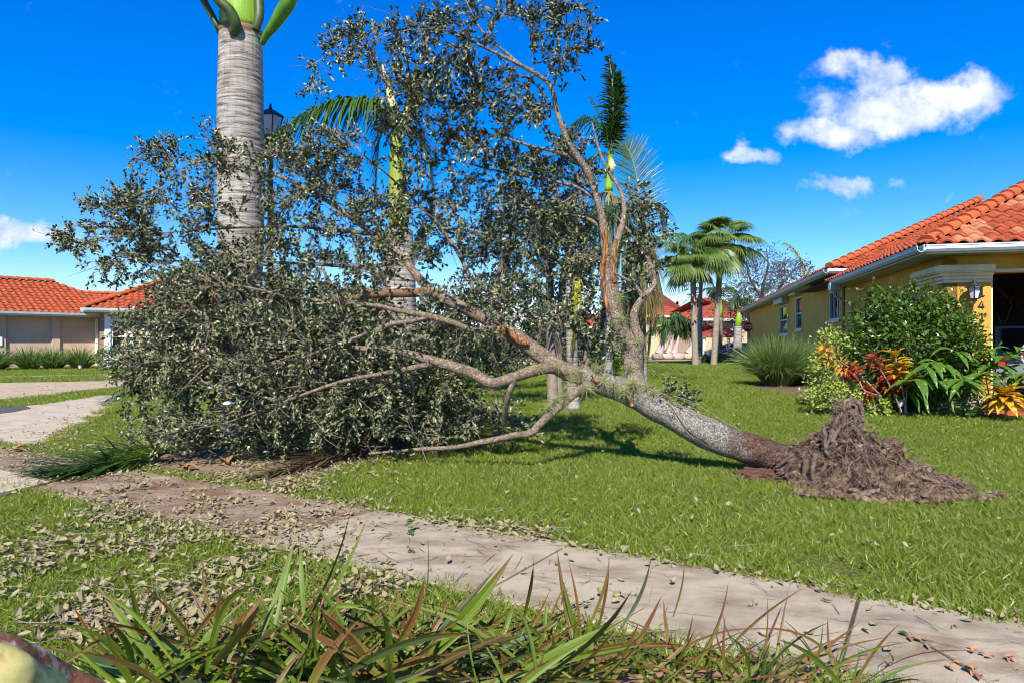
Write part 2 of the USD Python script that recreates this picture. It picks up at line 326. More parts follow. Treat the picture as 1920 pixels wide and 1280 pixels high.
tile_mat('clay_tile_dark', [(0.295, 0.07, 0.029), (0.369, 0.09, 0.033), (0.328, 0.074, 0.029)])
pm('clay_cap', (0.448, 0.104, 0.032), (0.336, 0.072, 0.024), 5, .75, .3, 60, .25)
pm('far_roof', (0.32, 0.064, 0.036), (0.256, 0.048, 0.028), 3, .8, .3, 14)
pm('roof_grime', (.07, .045, .04), (.13, .07, .05), 10, 1, .6)
MATS['pane'] = usdkit.material(stage, '/World/Looks/pane', {'tr': ('transparent_bsdf', {'color': (.4, .42, .44)}), 'g': ('glossy_bsdf', {'color': (.9, .95, 1), 'roughness': .02}), 'fr': ('fresnel', {'IOR': 1.28}), 'm': ('mix_closure', {})},
    [('fr.fac', 'm.fac'), ('tr.BSDF', 'm.closure1'), ('g.BSDF', 'm.closure2')], surface='m.closure')
MATS['frosted'] = usdkit.material(stage, '/World/Looks/frosted', {'p': ('principled_bsdf', {'base_color': (.82, .85, .88), 'roughness': .3}), 't': ('translucent_bsdf', {'color': (.8, .82, .85)}), 'm': ('mix_closure', {'fac': .45})},
    [('p.BSDF', 'm.closure1'), ('t.BSDF', 'm.closure2')], surface='m.closure')
# wood
def bark_mat(name, dark, mid, pale, sc, cover=(.42, .56), vor=26.0, stretch=(1, 1, 1), bump=.9, tint=None):
    nodes = {'tc': ('texture_coordinate', {}), 'mp': ('mapping', {'scale': stretch}), 'n': ('noise_texture', {'scale': sc, 'detail': 7.0, 'roughness': .68}), 'v': ('voronoi_texture', {'feature': 'distance_to_edge', 'scale': vor, 'randomness': 1.0}),
             'nw': ('noise_texture', {'scale': sc * 1.6, 'detail': 4.0}), 'wv': ('vector_math', {'math_type': 'scale', 'scale': .09}), 'wa': ('vector_math', {'math_type': 'add'}),
             'n2': ('noise_texture', {'scale': sc * .35, 'detail': 5.0}), 'r': ('rgb_ramp', {'ramp': [(cover[0], mid), (cover[1], pale)]}),
             'vr': ('map_range', {'from_min': .03, 'from_max': .17, 'clamp': True}), 'mx': ('mix_color', {'a': dark}), 'r2': ('rgb_ramp', {'ramp': [(.3, (.72, .68, .66)), (.65, (1.12, 1.1, 1.08))]}),
             'ml': ('mix_color', {'blend_type': 'multiply', 'fac': 1.0, 'use_clamp': False}), 'hb': ('mix_float', {'fac': .4}), 'b': ('bump', {'strength': bump, 'distance': .02}), 'p': ('principled_bsdf', {'roughness': .9, 'specular_ior_level': .2})}
    links = [('tc.object', 'mp.vector'), ('mp.vector', 'n.vector'), ('mp.vector', 'nw.vector'), ('nw.color', 'wv.vector1'), ('wv.vector', 'wa.vector2'), ('mp.vector', 'wa.vector1'), ('wa.vector', 'v.vector'), ('tc.object', 'n2.vector'), ('n.fac', 'r.fac'), ('v.distance', 'vr.value'), ('vr.result', 'mx.fac'),
             ('r.color', 'mx.b'), ('n2.fac', 'r2.fac'), ('mx.result', 'ml.a'), ('r2.color', 'ml.b'), ('v.distance', 'hb.a'), ('n.fac', 'hb.b'), ('hb.result', 'b.height'), ('b.normal', 'p.normal')]
    out = 'ml.result'
    if tint:   # worn stretch of bark near the tree's foot: (colour, x from, x to)
        col, x0, x1 = tint
        nodes |= {'sx': ('separate_xyz', {}), 'tn': ('noise_texture', {'scale': 7.0, 'detail': 5.0}), 'ta': ('math', {'math_type': 'multiply_add', 'value2': .55}), 'tr': ('map_range', {'from_min': x0, 'from_max': x1, 'clamp': True}), 'tm': ('mix_color', {'blend_type': 'multiply', 'b': col}), 'tz': ('map_range', {'from_min': .12, 'from_max': -.08, 'to_min': .1, 'to_max': .92, 'clamp': True}), 'tmul': ('math', {'math_type': 'multiply'})}
        links += [('tc.object', 'sx.vector'), ('tc.object', 'tn.vector'), ('sx.x', 'ta.value3'), ('tn.fac', 'ta.value1'), ('ta.value', 'tr.value'), ('tr.result', 'tm.fac'), (out, 'tm.a')]
        out = 'tm.result'
    links += [(out, 'p.base_color')]
    MATS[name] = usdkit.material(stage, '/World/Looks/' + name, nodes, links, surface='p.BSDF')
bark_mat('oak_bark', (.045, .036, .029), (.20, .165, .13), (.42, .42, .36), 27, (.40, .56), 38, bump=1.0, tint=((.42, .26, .235), -.62, -.34))
bark_mat('limb_bark', (.075, .05, .034), (.22, .148, .095), (.42, .355, .275), 24, (.40, .60), 44, bump=1.0)
bark_mat('limb_bark_brown', (.09, .055, .035), (.26, .145, .075), (.30, .20, .12), 28, (.45, .65), 46)
bark_mat('upright_bark', (.08, .052, .036), (.25, .172, .115), (.44, .39, .32), 22, (.40, .60), 40, bump=1.0)
pm('torn_wood', (.44, .22, .095), (.26, .11, .045), 40, .9, 1.0, 70, .1, stretch=(1, 1, .18), c3=(.09, .05, .03), lo=.38, hi=.6)
pm('twig_bark', (.25, .205, .15), (.12, .095, .07), 9, .9)
pm('far_bark', (.30, .24, .19), (.16, .125, .1), 8, .9, .6)
pm('sabal_bark', (.32, .26, .185), (.17, .135, .1), 14, .95, .9, 30)
pm('dark_bark', (.10, .08, .07), (.06, .05, .045), 8, .9)
pm('boot_bark', (.42, .17, .07), (.2, .09, .05), 12, .9, .8)
pm('palm_boot', (.40, .33, .31), (.3, .24, .22), 6, .7, .3)
pm('crownshaft_green', (.24, .38, .025), (.17, .32, .02), 4, .28, 0, None, .5, stretch=(6, 6, .5), c3=(.36, .42, .06), lo=.3, hi=.75)
pm('crownshaft_yellow', (.26, .29, .03), (.17, .23, .022), 5, .4, .2, None, .4, stretch=(4, 4, .5))
pm('petiole_green', (.09, .20, .02), (.05, .14, .018), 7, .4, 0, None, .5)
pm('petiole_dark', (.025, .05, .012), (.05, .08, .02), 7, .5)
pm('pale_spear', (.72, .66, .30), (.6, .5, .2), 6, .6)
pm('rachis_yellow', (.50, .46, .06), (.4, .33, .05), 5, .5)
pm('rachis_green', (.16, .22, .04), (.2, .17, .05), 5, .5)
pm('rachis_brown', (.22, .12, .055), (.13, .07, .04), 6, .7)
MATS['palm_trunk'] = usdkit.material(stage, '/World/Looks/palm_trunk', {
    'tc': ('texture_coordinate', {}), 'mp': ('mapping', {'scale': (1.2, 1.2, 16)}), 'n': ('noise_texture', {'scale': 2.0, 'detail': 8.0, 'roughness': .7}), 'n2': ('noise_texture', {'scale': 1.3, 'detail': 4.0}), 'mv': ('mapping', {'scale': (14, 14, .9)}), 'nv': ('noise_texture', {'scale': 1.6, 'detail': 6.0, 'roughness': .7}),
    'r': ('rgb_ramp', {'ramp': [(.38, (.06, .053, .047)), (.48, (.25, .225, .195)), (.64, (.40, .37, .33))]}), 'r2': ('rgb_ramp', {'ramp': [(.3, (.75, .72, .70)), (.6, (1.1, 1.1, 1.1))]}), 'r3': ('rgb_ramp', {'ramp': [(.32, (.7, .68, .66)), (.55, (1.08, 1.08, 1.08))]}),
    'mx': ('mix_color', {'blend_type': 'multiply', 'fac': 1.0, 'use_clamp': False}), 'm2': ('mix_color', {'blend_type': 'multiply', 'fac': .8, 'use_clamp': False}), 'b': ('bump', {'strength': .5, 'distance': .02}), 'p': ('principled_bsdf', {'roughness': .9, 'specular_ior_level': .2})},
    [('tc.object', 'mp.vector'), ('mp.vector', 'n.vector'), ('tc.object', 'n2.vector'), ('tc.object', 'mv.vector'), ('mv.vector', 'nv.vector'), ('n.fac', 'r.fac'), ('n2.fac', 'r2.fac'), ('nv.fac', 'r3.fac'), ('r.color', 'mx.a'), ('r2.color', 'mx.b'), ('mx.result', 'm2.a'), ('r3.color', 'm2.b'), ('m2.result', 'p.base_color'), ('n.fac', 'b.height'), ('b.normal', 'p.normal')], surface='p.BSDF')
# leaves
leafmat('fallen_leaf', [(.020, .032, .008), (.046, .062, .015), (.030, .042, .010), (.080, .098, .030), (.024, .036, .009), (.155, .168, .068), (.054, .072, .018)], under=(.205, .22, .10), rough=.36, trans=.1, spec=.55)
leafmat('back_leaf', [(.04, .062, .022), (.07, .1, .035), (.055, .075, .03)], rough=.5, trans=.25)
leafmat('brown_leaf', [(.07, .06, .045), (.12, .10, .075), (.055, .06, .04), (.09, .07, .055)], rough=.7, trans=.2)
leafmat('litter', [(.22, .185, .09), (.50, .42, .25), (.38, .29, .16), (.60, .50, .33), (.30, .26, .14), (.36, .22, .12), (.12, .10, .05), (.52, .43, .27), (.24, .165, .095), (.34, .33, .19)], rough=.6, trans=.04)
leafmat('litter_orange', [(.26, .12, .05), (.20, .085, .04), (.32, .18, .085)], rough=.7, trans=.1)
leafmat('grass', [(.19, .24, .035), (.47, .52, .13), (.56, .59, .21), (.31, .36, .06), (.66, .61, .36), (.39, .44, .09), (.11, .145, .022), (.51, .56, .17)], rough=.4, trans=.45, spec=.45)
leafmat('liriope', [(.11, .17, .04), (.18, .25, .07), (.29, .34, .14)], rough=.42, trans=.25, spec=.5)
leafmat('shrub_green', [(.06, .11, .012), (.18, .27, .03), (.33, .41, .07), (.11, .19, .02)], rough=.34, trans=.25, spec=.5)
leafmat('hedge_leaf', [(.05, .11, .015), (.09, .17, .025), (.07, .13, .02)], rough=.4, trans=.25)
leafmat('yellow_green', [(.28, .33, .06), (.40, .41, .11), (.16, .24, .04), (.46, .45, .17), (.10, .18, .03)], rough=.4, trans=.25)
leafmat('croton_yellow', [(.50, .36, .02), (.42, .24, .02), (.50, .40, .05), (.20, .20, .02)], rough=.35, trans=.25, patch=((.30, .06, .015), .52, .6), pscale=22)
leafmat('croton_red', [(.26, .03, .02), (.34, .09, .02), (.15, .018, .02)], rough=.35, trans=.25, patch=((.55, .22, .02), .55, .65), pscale=20)
leafmat('croton_orange', [(.42, .17, .02), (.48, .28, .03), (.28, .08, .02)], rough=.35, trans=.25, patch=((.62, .45, .03), .5, .6), pscale=22)
leafmat('ginger_leaf', [(.07, .15, .018), (.12, .21, .025), (.28, .33, .05), (.05, .11, .014), (.16, .24, .035)], rough=.35, trans=.3, patch=((.40, .42, .07), .60, .68), pscale=16)
leafmat('frond_dark', [(.03, .065, .018), (.055, .10, .022), (.04, .08, .02)], rough=.4, trans=.3, spec=.5)
leafmat('frond_green', [(.055, .12, .018), (.09, .17, .025), (.07, .135, .02)], rough=.4, trans=.3)
leafmat('frond_blue', [(.05, .10, .055), (.075, .13, .075)], rough=.4, trans=.25)
leafmat('frond_yellow', [(.36, .36, .035), (.26, .30, .03), (.42, .36, .05)], rough=.45, trans=.3)
leafmat('frond_dead', [(.15, .13, .05), (.11, .12, .035), (.20, .16, .07), (.09, .11, .03)], rough=.6, trans=.25)
leafmat('frond_brown', [(.14, .065, .035), (.20, .10, .05), (.10, .055, .035), (.24, .15, .08)], rough=.6, trans=.15)
leafmat('fan_green', [(.13, .20, .045), (.22, .29, .08), (.32, .37, .15), (.10, .165, .03)], rough=.38, trans=.3)
leafmat('litter_bright', [(.46, .17, .05), (.38, .13, .045), (.50, .25, .10)], rough=.7, trans=.1)
leafmat('moss', [(.30, .31, .14), (.40, .39, .20), (.22, .24, .10)], rough=.8, trans=.2, spec=.1)
leafmat('pine_needle', [(.03, .065, .035), (.045, .085, .04)], rough=.6, trans=.2)
def blademat(name, base, base2, tip, edge, t0, t1):
    nodes = {'uv': ('uvmap', {}), 'su': ('separate_xyz', {}), 'tc': ('texture_coordinate', {}), 'n': ('noise_texture', {'scale': 7.0, 'detail': 5.0, 'roughness': .65}), 'mp': ('mapping', {'scale': (9, .6, 1)}), 'ns': ('noise_texture', {'scale': 2.6, 'detail': 4.0}), 'g': ('geometry', {}),
             'bc': ('mix_color', {'a': base, 'b': base2}), 'sr': ('rgb_ramp', {'ramp': [(.35, (.55, .55, .5)), (.62, (1.25, 1.22, 1.15))]}), 'sm': ('mix_color', {'blend_type': 'multiply', 'fac': 1.0, 'use_clamp': False}),
             'ta': ('math', {'math_type': 'multiply_add', 'value2': .95}), 'tr': ('map_range', {'from_min': t0 + .47, 'from_max': t1 + .47, 'clamp': True}), 'tm': ('mix_color', {'b': tip}), 'mid': ('math', {'math_type': 'subtract', 'value2': .5}), 'ab': ('math', {'math_type': 'absolute'}), 'er': ('map_range', {'from_min': .36, 'from_max': .5, 'to_max': .55, 'clamp': True}), 'em': ('mix_color', {'b': edge}),
             'p': ('principled_bsdf', {'roughness': .42, 'specular_ior_level': .45}), 't': ('translucent_bsdf', {}), 'm': ('mix_closure', {'fac': .25}), 'bu': ('bump', {'strength': .35, 'distance': .004})}
    links = [('uv.UV', 'su.vector'), ('tc.object', 'n.vector'), ('uv.UV', 'mp.vector'), ('mp.vector', 'ns.vector'), ('g.random_per_island', 'bc.fac'), ('ns.fac', 'sr.fac'), ('bc.result', 'sm.a'), ('sr.color', 'sm.b'), ('n.fac', 'ta.value1'), ('su.y', 'ta.value3'), ('ta.value', 'tr.value'), ('tr.result', 'tm.fac'), ('sm.result', 'tm.a'),
             ('su.x', 'mid.value1'), ('mid.value', 'ab.value1'), ('ab.value', 'er.value'), ('er.result', 'em.fac'), ('tm.result', 'em.a'), ('em.result', 'p.base_color'), ('em.result', 't.color'), ('ns.fac', 'bu.height'), ('bu.normal', 'p.normal'), ('p.BSDF', 'm.closure1'), ('t.BSDF', 'm.closure2')]
    MATS[name] = usdkit.material(stage, '/World/Looks/' + name, nodes, links, surface='m.closure')
blademat('fore_green', (.11, .18, .014), (.22, .28, .03), (.17, .085, .025), (.19, .15, .03), .68, 1.05)
blademat('fore_dark', (.04, .065, .012), (.07, .10, .018), (.10, .055, .018), (.09, .07, .02), .58, .95)
blademat('fore_brown', (.16, .15, .025), (.20, .13, .028), (.155, .068, .02), (.25, .16, .055), .2, .62)
pm('sheath', (.28, .13, .06), (.17, .07, .035), 9, .5, .3, None, .4, c3=(.58, .46, .33), lo=.38, hi=.66)
pm('sheath_green', (.42, .40, .09), (.58, .48, .17), 9, .4, 0, None, .5, c3=(.33, .14, .05), lo=.35, hi=.68)

# ------------------------------------------------------------------ the setting
rng = np.random.default_rng(7)
def ground_sheet():
    a = np.concatenate([[-900, -300, -120, -60], np.arange(-36, 40.1, 1.0), [60, 120, 300, 900]])
    b = np.concatenate([[-60, -20, -5], np.arange(0, 50.1, 1.0), [56, 64, 80, 120, 200, 400, 900]])
    X, Y = np.meshgrid(a, b); Z = gz(X, Y)
    n, m = X.shape; i, j = np.meshgrid(np.arange(n - 1), np.arange(m - 1), indexing='ij')
    q = np.stack([i * m + j, i * m + j + 1, (i + 1) * m + j + 1, (i + 1) * m + j], -1).reshape(-1, 4)
    return np.stack([X, Y, Z], -1).reshape(-1, 3), q
solo('ground', ground_sheet(), 'lawn', kind='structure', smooth=True)

A0 = np.array([0.44, 5.15]); U = unit(np.array([.852, -.524])); NN = np.array([-U[1], U[0]])  # far edge of the pavement, its direction, away from the camera
NN = NN if NN[1] > 0 else -NN
WALK_W, SLAB = 1.22, 1.95
walk_poly = Polygon([A0 + U * -15.8, A0 + U * 7.9, A0 + U * 7.9 - NN * WALK_W, A0 + U * -15.8 - NN * WALK_W])
walk = thing('pavement', 'concrete pavement of jointed slabs strewn with leaves and brown dirt', None)
setdata(stage.GetPrimAtPath(walk), kind='structure')
part('joint_bed', flat(walk_poly, .010), 'joint_dirt', walk)
for k in range(-8, 4):
    s0, s1 = k * SLAB + .009, (k + 1) * SLAB - .009
    c = A0 + U * (s0 + s1) / 2 - NN * WALK_W / 2
    tilt = rng.normal(0, .003)
    m = box((c[0], c[1], .006 + tilt), (s1 - s0, WALK_W, .05), math.atan2(U[1], U[0]), .008)
    part('slab', m, 'concrete' if k >= -1 else 'concrete_dirty', walk)
def gpoly(pts): return Polygon([G(*p)[:2] for p in pts])
drive_poly = gpoly([(-700, 800), (0, 768), (180, 742), (248, 737), (215, 765), (160, 795), (120, 822), (60, 838), (-700, 885)])
road_poly = gpoly([(-1500, 790), (-300, 766), (0, 751), (230, 727), (500, 708), (900, 687), (1240, 676), (1330, 675), (1330, 667), (1240, 666), (900, 676), (500, 693), (200, 714), (0, 717.5), (-1500, 730)])
far_walk_poly = gpoly([(-700, 713), (0, 708.5), (210, 703.5), (400, 700), (400, 697), (210, 701), (0, 705.5), (-700, 709)])
corner_poly = gpoly([(-300, 880), (0, 888), (40, 896), (92, 911), (60, 919), (0, 932), (-300, 985)])
path_poly = gpoly([(60, 838), (120, 822), (300, 812), (320, 838), (250, 872), (90, 890), (-100, 880)])
solo('sandy_road', flat(road_poly, .008), 'sandy_road', 'sand covered road beyond the grass strip', kind='structure')
solo('driveway', flat(drive_poly, .012), 'concrete_pale', 'pale concrete driveway with sand beside the fallen crown', kind='structure')
solo('side_path', flat(path_poly, .007), 'concrete_dirty', 'dirty paved path littered with leaves', kind='structure')
solo('far_pavement', flat(far_walk_poly, .012), 'concrete_pale', 'narrow pale pavement across the road', kind='structure')
solo('corner_slab', extrude(corner_poly, .045, (0, 0, .004), np.array([1., 0, 0]), np.array([0, 1., 0]), np.array([0, 0, 1.])), 'concrete_pale', 'bare pale slab corner between grass and leaf litter', kind='structure')
asph = gpoly([(-300, 790), (0, 763), (50, 762), (58, 766), (30, 772), (0, 776), (-300, 810)])
solo('asphalt_patch', flat(asph, .017), 'asphalt', 'dark asphalt patch on the pale driveway', kind='structure')
strip_poly = gpoly([(230, 852), (330, 842), (520, 836), (700, 830), (860, 828), (830, 842), (720, 862), (640, 886), (560, 912), (520, 928), (440, 925), (330, 895), (250, 880)])
solo('dirt_strip', flat(strip_poly, .014), 'litter_soil', 'bare brown strip of dirt and debris between the fallen crown and the lawn', kind='structure')
bed_poly = gpoly([(1395, 728), (1470, 738), (1540, 762), (1620, 772), (1720, 777), (1860, 780), (1990, 778), (2300, 740), (2300, 700), (1900, 700), (1600, 700), (1480, 705)])
def bed():
    v, f = trimesh.creation.triangulate_polygon(bed_poly, engine='triangle' if False else 'earcut')
    return np.column_stack([v, gz(v[:, 0], v[:, 1]) + .02]), f
solo('flower_bed', bed(), 'mulch', 'dark mulch bed along the yellow house', kind='structure')
pav_poly = gpoly([(1858, 781), (1990, 784), (2400, 800), (2400, 752), (1990, 752), (1890, 757)])
pv = thing('paved_drive', 'reddish brick drive at the foot of the yellow garage', None); setdata(stage.GetPrimAtPath(pv), kind='structure')
def bricks():
    x0, y0, x1, y1 = pav_poly.bounds; out = []
    for i, y in enumerate(np.arange(y0, y1, .115)):
        for x in np.arange(x0 + (i % 2) * .11, min(x1, x0 + 3.4), .225):
            if pav_poly.contains(Point(x, y)): out.append(box((x, y, float(gz(x, y)) + .03), (.212, .103, .05), 0, .006))
    return out
part('joint_bed', flat(pav_poly, .028), 'joint_dirt', pv)
bk = sorted(bricks(), key=lambda m: m[0][:, 1].mean())
for m in bk[:160]: part('brick', m, 'clay_tile_dark', pv)
if bk[160:]: part('brick_field', bk[160:], 'clay_tile_dark', pv, kind='stuff')

# ------------------------------------------------------------------ roofs and walls
def tile_shape(w, l, sides=6):
    """one barrel tile: across u, up the slope v, out n; lower end lifted over the course below"""
    a = np.linspace(0, 1, sides + 1)
    h = np.where(a < .68, np.sin(np.pi * np.clip(a / .68, 0, 1)) * .050, -.012 * np.sin(np.pi * (a - .68) / .32))
    lo = np.stack([a * w, 0 * a - .05, h + .045], 1); hi = np.stack([a * w, 0 * a + l, h + .004], 1); lip = np.stack([a * w, 0 * a - .05, h + .012], 1)
    v = np.vstack([lo, hi, lip]); n = sides + 1; f = []
    for i in range(sides):
        f += [[i, i + 1, n + i + 1], [i, n + i + 1, n + i], [2 * n + i, 2 * n + i + 1, i + 1], [2 * n + i, i + 1, i]]
    return v, np.array(f)
def tile_field(o, u, s, poly, w=.29, l=.36, seed=0, sides=6):
    """tiles on a roof face: corner o, along the eave u, up the slope s, the face's outline in (u, s)"""
    r = np.random.default_rng(seed); u, s = unit(u), unit(s); n = np.cross(u, s); n = n if n[2] > 0 else -n
    tv, tf = tile_shape(w, l + .03, sides); out = []
    x0, y0, x1, y1 = poly.bounds
    for y in np.arange(0.0, y1, l):
        for x in np.arange(x0, x1, w):
            if poly.contains(Point(x + w / 2, y + l * .45)):
                j = r.normal(0, .006, 3)
                v = o + (x + j[0] + tv[:, :1]) * u + (y + j[1] + tv[:, 1:2]) * s + (tv[:, 2:] * r.uniform(.93, 1.1) + abs(j[2])) * n
                out.append((v, tf if np.dot(np.cross(u, s), n) > 0 else tf[:, ::-1]))
    return out
def cap_tiles(a, b, r=.13, l=.42, seed=0):
    """half round caps along a hip or ridge from a up to b"""
    a, b = np.asarray(a, float), np.asarray(b, float); d = unit(b - a); L = np.linalg.norm(b - a); side = unit(np.cross(d, [0, 0, 1.])); up = np.cross(side, d)
    R = np.random.default_rng(seed); out = []
    for s in np.arange(0, L - .05, l):
        ang = np.linspace(-.12, np.pi + .12, 8); e = np.cos(ang)[:, None] * side + np.sin(ang)[:, None] * up * .85
        k = 1 + R.normal(0, .03)
        lo = a + d * (s - .05) + e * r * 1.14 * k + up * .05; hi = a + d * (s + l) + e * r * .9 * k + up * .025; lip = a + d * (s - .05) + e * r * .95 * k + up * .045
        v = np.vstack([lo, hi, lip]); f = []
        for i in range(7): f += [[i, i + 1, 8 + i + 1], [i, 9 + i, 8 + i], [16 + i, 17 + i, i + 1], [16 + i, i + 1, i]]
        f += [[16, 16 + i, 17 + i] for i in range(1, 7)]
        out.append((v, np.array(f)))
    return out
Z3 = np.array([0, 0, 1.])
def v3(p, z): return np.array([p[0], p[1], z])
def hip(C0, a, La, b, Wb, ze, pitch, gable_back=False):
    """corners and faces of a hip roof whose eave rectangle starts at C0 with sides La along a and Wb along b"""
    a, b = unit(a), unit(b); k = Wb / 2; zr = ze + pitch * k
    c = [v3(C0, ze), v3(C0 + b * Wb, ze), v3(C0 + b * Wb + a * La, ze), v3(C0 + a * La, ze)]
    r0 = v3(C0 + b * k + a * k, zr); r1 = v3(C0 + b * k + a * (La - (0 if gable_back else k)), zr)
    v = np.array(c + [r0, r1]); f = np.array([[0, 1, 4], [1, 2, 5], [1, 5, 4], [2, 3, 5], [3, 0, 4], [3, 4, 5], [0, 2, 1], [0, 3, 2]])
    S = math.hypot(k, pitch * k)
    front = (c[0], np.append(b, 0), np.append(a, pitch), Polygon([(0, 0), (Wb, 0), (k, S)]))
    left = (c[0], np.append(a, 0), np.append(b, pitch), Polygon([(0, 0), (La, 0), (La - (0 if gable_back else k), S), (k, S)]))
    return (v, f), front, left, c, r0, r1
def wall_panel(o, u, n_in, L, z0, z1, holes=(), t=.2):
    """upright wall: starts at o, runs along u, holes as (s0, z0, s1, z1)"""
    p = rect(0, z0, L, z1)
    for h in holes: p = p.difference(rect(*h))
    parts = [extrude(g, t, v3(o, 0), np.append(unit(u), 0), Z3, np.append(unit(n_in), 0)) for g in getattr(p, 'geoms', [p])]
    return parts
def window(parent, o, u, n_in, s0, z0, s1, z1, bars=1, mat='white_paint', fw=.06, name='window', vbars=0):
    u3, n3 = np.append(unit(u), 0), np.append(unit(n_in), 0); o3 = v3(o, 0)
    p = rect(s0, z0, s1, z1).difference(rect(s0 + fw, z0 + fw, s1 - fw, z1 - fw))
    fr = [extrude(p, .12, o3 - n3 * .02, u3, Z3, n3)]
    for k in range(bars):
        z = z0 + (z1 - z0) * (k + 1) / (bars + 1); fr.append(extrude(rect(s0 + fw, z - fw / 2, s1 - fw, z + fw / 2), .06, o3 + n3 * .02, u3, Z3, n3))
    for k in range(vbars):
        s = s0 + (s1 - s0) * (k + 1) / (vbars + 1); fr.append(extrude(rect(s - fw / 2, z0 + fw, s + fw / 2, z1 - fw), .05, o3 + n3 * .024, u3, Z3, n3))
    w = part(name, fr, mat, parent)
    part('pane', extrude(rect(s0 + fw, z0 + fw, s1 - fw, z1 - fw), .008, o3 + n3 * .055, u3, Z3, n3), 'pane', w)
    part('sill', extrude(rect(s0 - .05, z0 - .08, s1 + .05, z0 - .003), .16, o3 - n3 * .06, u3, Z3, n3), mat, w)
    return w
def ray_on(o, u, px):
    """distance along the wall line at which it is seen in column px"""
    k = (px - 960) / FPX
    return (k * o[1] - o[0]) / (u[0] - k * u[1])
def zed(o, u, s, py): return CAM_H - (py - 640) / FPX * (o[1] + u[1] * s)

# ------------------------------------------------------------------ the yellow house
dA = unit(np.array([.2406, 1.0])); eA = np.array([dA[1], -dA[0]])
K = np.array([8.15, 13.5]); F0 = np.array([10.27, 22.2])
yh = thing('yellow_house', 'yellow stucco house with orange barrel tile roof and open garage', 'house', (K[0], K[1], .2))
roofN, frontN, leftN, cN, r0N, r1N = hip(K, dA, 14.0, eA, 8.4, 3.47, .52, True)
roofM, frontM, leftM, cM, r0M, r1M = hip(F0, dA, 31.5, eA, 14.0, 3.92, .46)
rf = part('roof', roofN, 'roof_grime', yh)
tN = tile_field(*frontN[:3], frontN[3], seed=3)
tN.sort(key=lambda m: m[0][:, 0].mean() / m[0][:, 1].mean())
pick = ['clay_tile', 'clay_tile', 'clay_tile_pale', 'clay_tile', 'clay_tile_dark']
for m in tN[:200]: part('tile', m, pick[rng.integers(5)], rf)
if tN[200:]: part('tile_field', tN[200:], 'clay_tile', rf, kind='stuff')
tl = tile_field(*leftN[:3], Polygon([(0, 0), (8.9, 0), (8.9, 4.7), (4.2, 4.7)]), seed=4)
part('tile_field', tl, 'clay_tile', rf, kind='stuff')
for m in cap_tiles(v3(K, 3.50) + .10 * np.append(eA + dA, 0), r0N + Z3 * .05, r=.145, l=.40, seed=5): part('hip_tile', m, 'clay_cap', rf)
rm = part('roof', roofM, 'roof_grime', yh)
part('tile_field', tile_field(*frontM[:3], frontM[3], seed=6), 'clay_tile', rm, kind='stuff')
part('tile_field', tile_field(*leftM[:3], leftM[3], seed=7, sides=5), 'clay_tile', rm, kind='stuff')
for m in cap_tiles(v3(F0, 3.95) + .10 * np.append(eA + dA, 0), r0M + Z3 * .05, r=.15, l=.42, seed=8): part('hip_tile', m, 'clay_cap', rm)
for m in cap_tiles(r0M + Z3 * .05, r1M + Z3 * .05, r=.15, l=.42, seed=9)[:40]: part('ridge_tile', m, 'clay_cap', rm)
def gutter(o, u, out, L, z, mat, name='gutter'):
    """an eave gutter with a rolled lip, the fascia behind it"""
    prof = Polygon([(0, 0), (.07, 0), (.125, .05), (.125, .105), (.14, .112), (.14, .13), (.11, .13), (.11, .06), (.06, .015), (.012, .015), (.012, .15), (0, .15)])
    g = part(name, extrude(prof, L, v3(o, z), np.append(unit(out), 0), Z3, np.append(unit(u), 0)), mat, yh)
    part('fascia', extrude(rect(-.045, -.03, -.003, .155), L, v3(o, z), np.append(unit(out), 0), Z3, np.append(unit(u), 0)), mat, yh)
    return g
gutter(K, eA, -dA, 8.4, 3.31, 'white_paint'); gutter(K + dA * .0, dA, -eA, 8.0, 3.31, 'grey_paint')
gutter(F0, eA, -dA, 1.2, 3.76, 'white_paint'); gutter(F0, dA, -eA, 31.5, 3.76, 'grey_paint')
def soffit(C, a, La, b, Wb, z):
    p = Polygon([C, C + a * La, C + a * La + b * .62, C + a * .62 + b * .62, C + a * .62 + b * Wb, C + b * Wb])
    return extrude(p, .03, (0, 0, z), np.array([1., 0, 0]), np.array([0, 1., 0]), Z3)
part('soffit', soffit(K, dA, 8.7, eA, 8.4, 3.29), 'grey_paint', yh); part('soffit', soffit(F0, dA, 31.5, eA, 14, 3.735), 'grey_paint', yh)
W0 = K + dA * .6 + eA * .6; W1 = F0 + dA * .6 + eA * .6
part('wall', wall_panel(W0, dA, eA, 8.6, -.1, 3.285), 'stucco', yh, label='shaded side wall of the garage')
PILL, OPEN = .80, 5.0
part('wall', wall_panel(W0, eA, dA, 7.2, -.1, 3.285, [(PILL, -.2, PILL + OPEN, 2.93)], .25), 'stucco', yh, label='sunlit garage front with its wide opening')
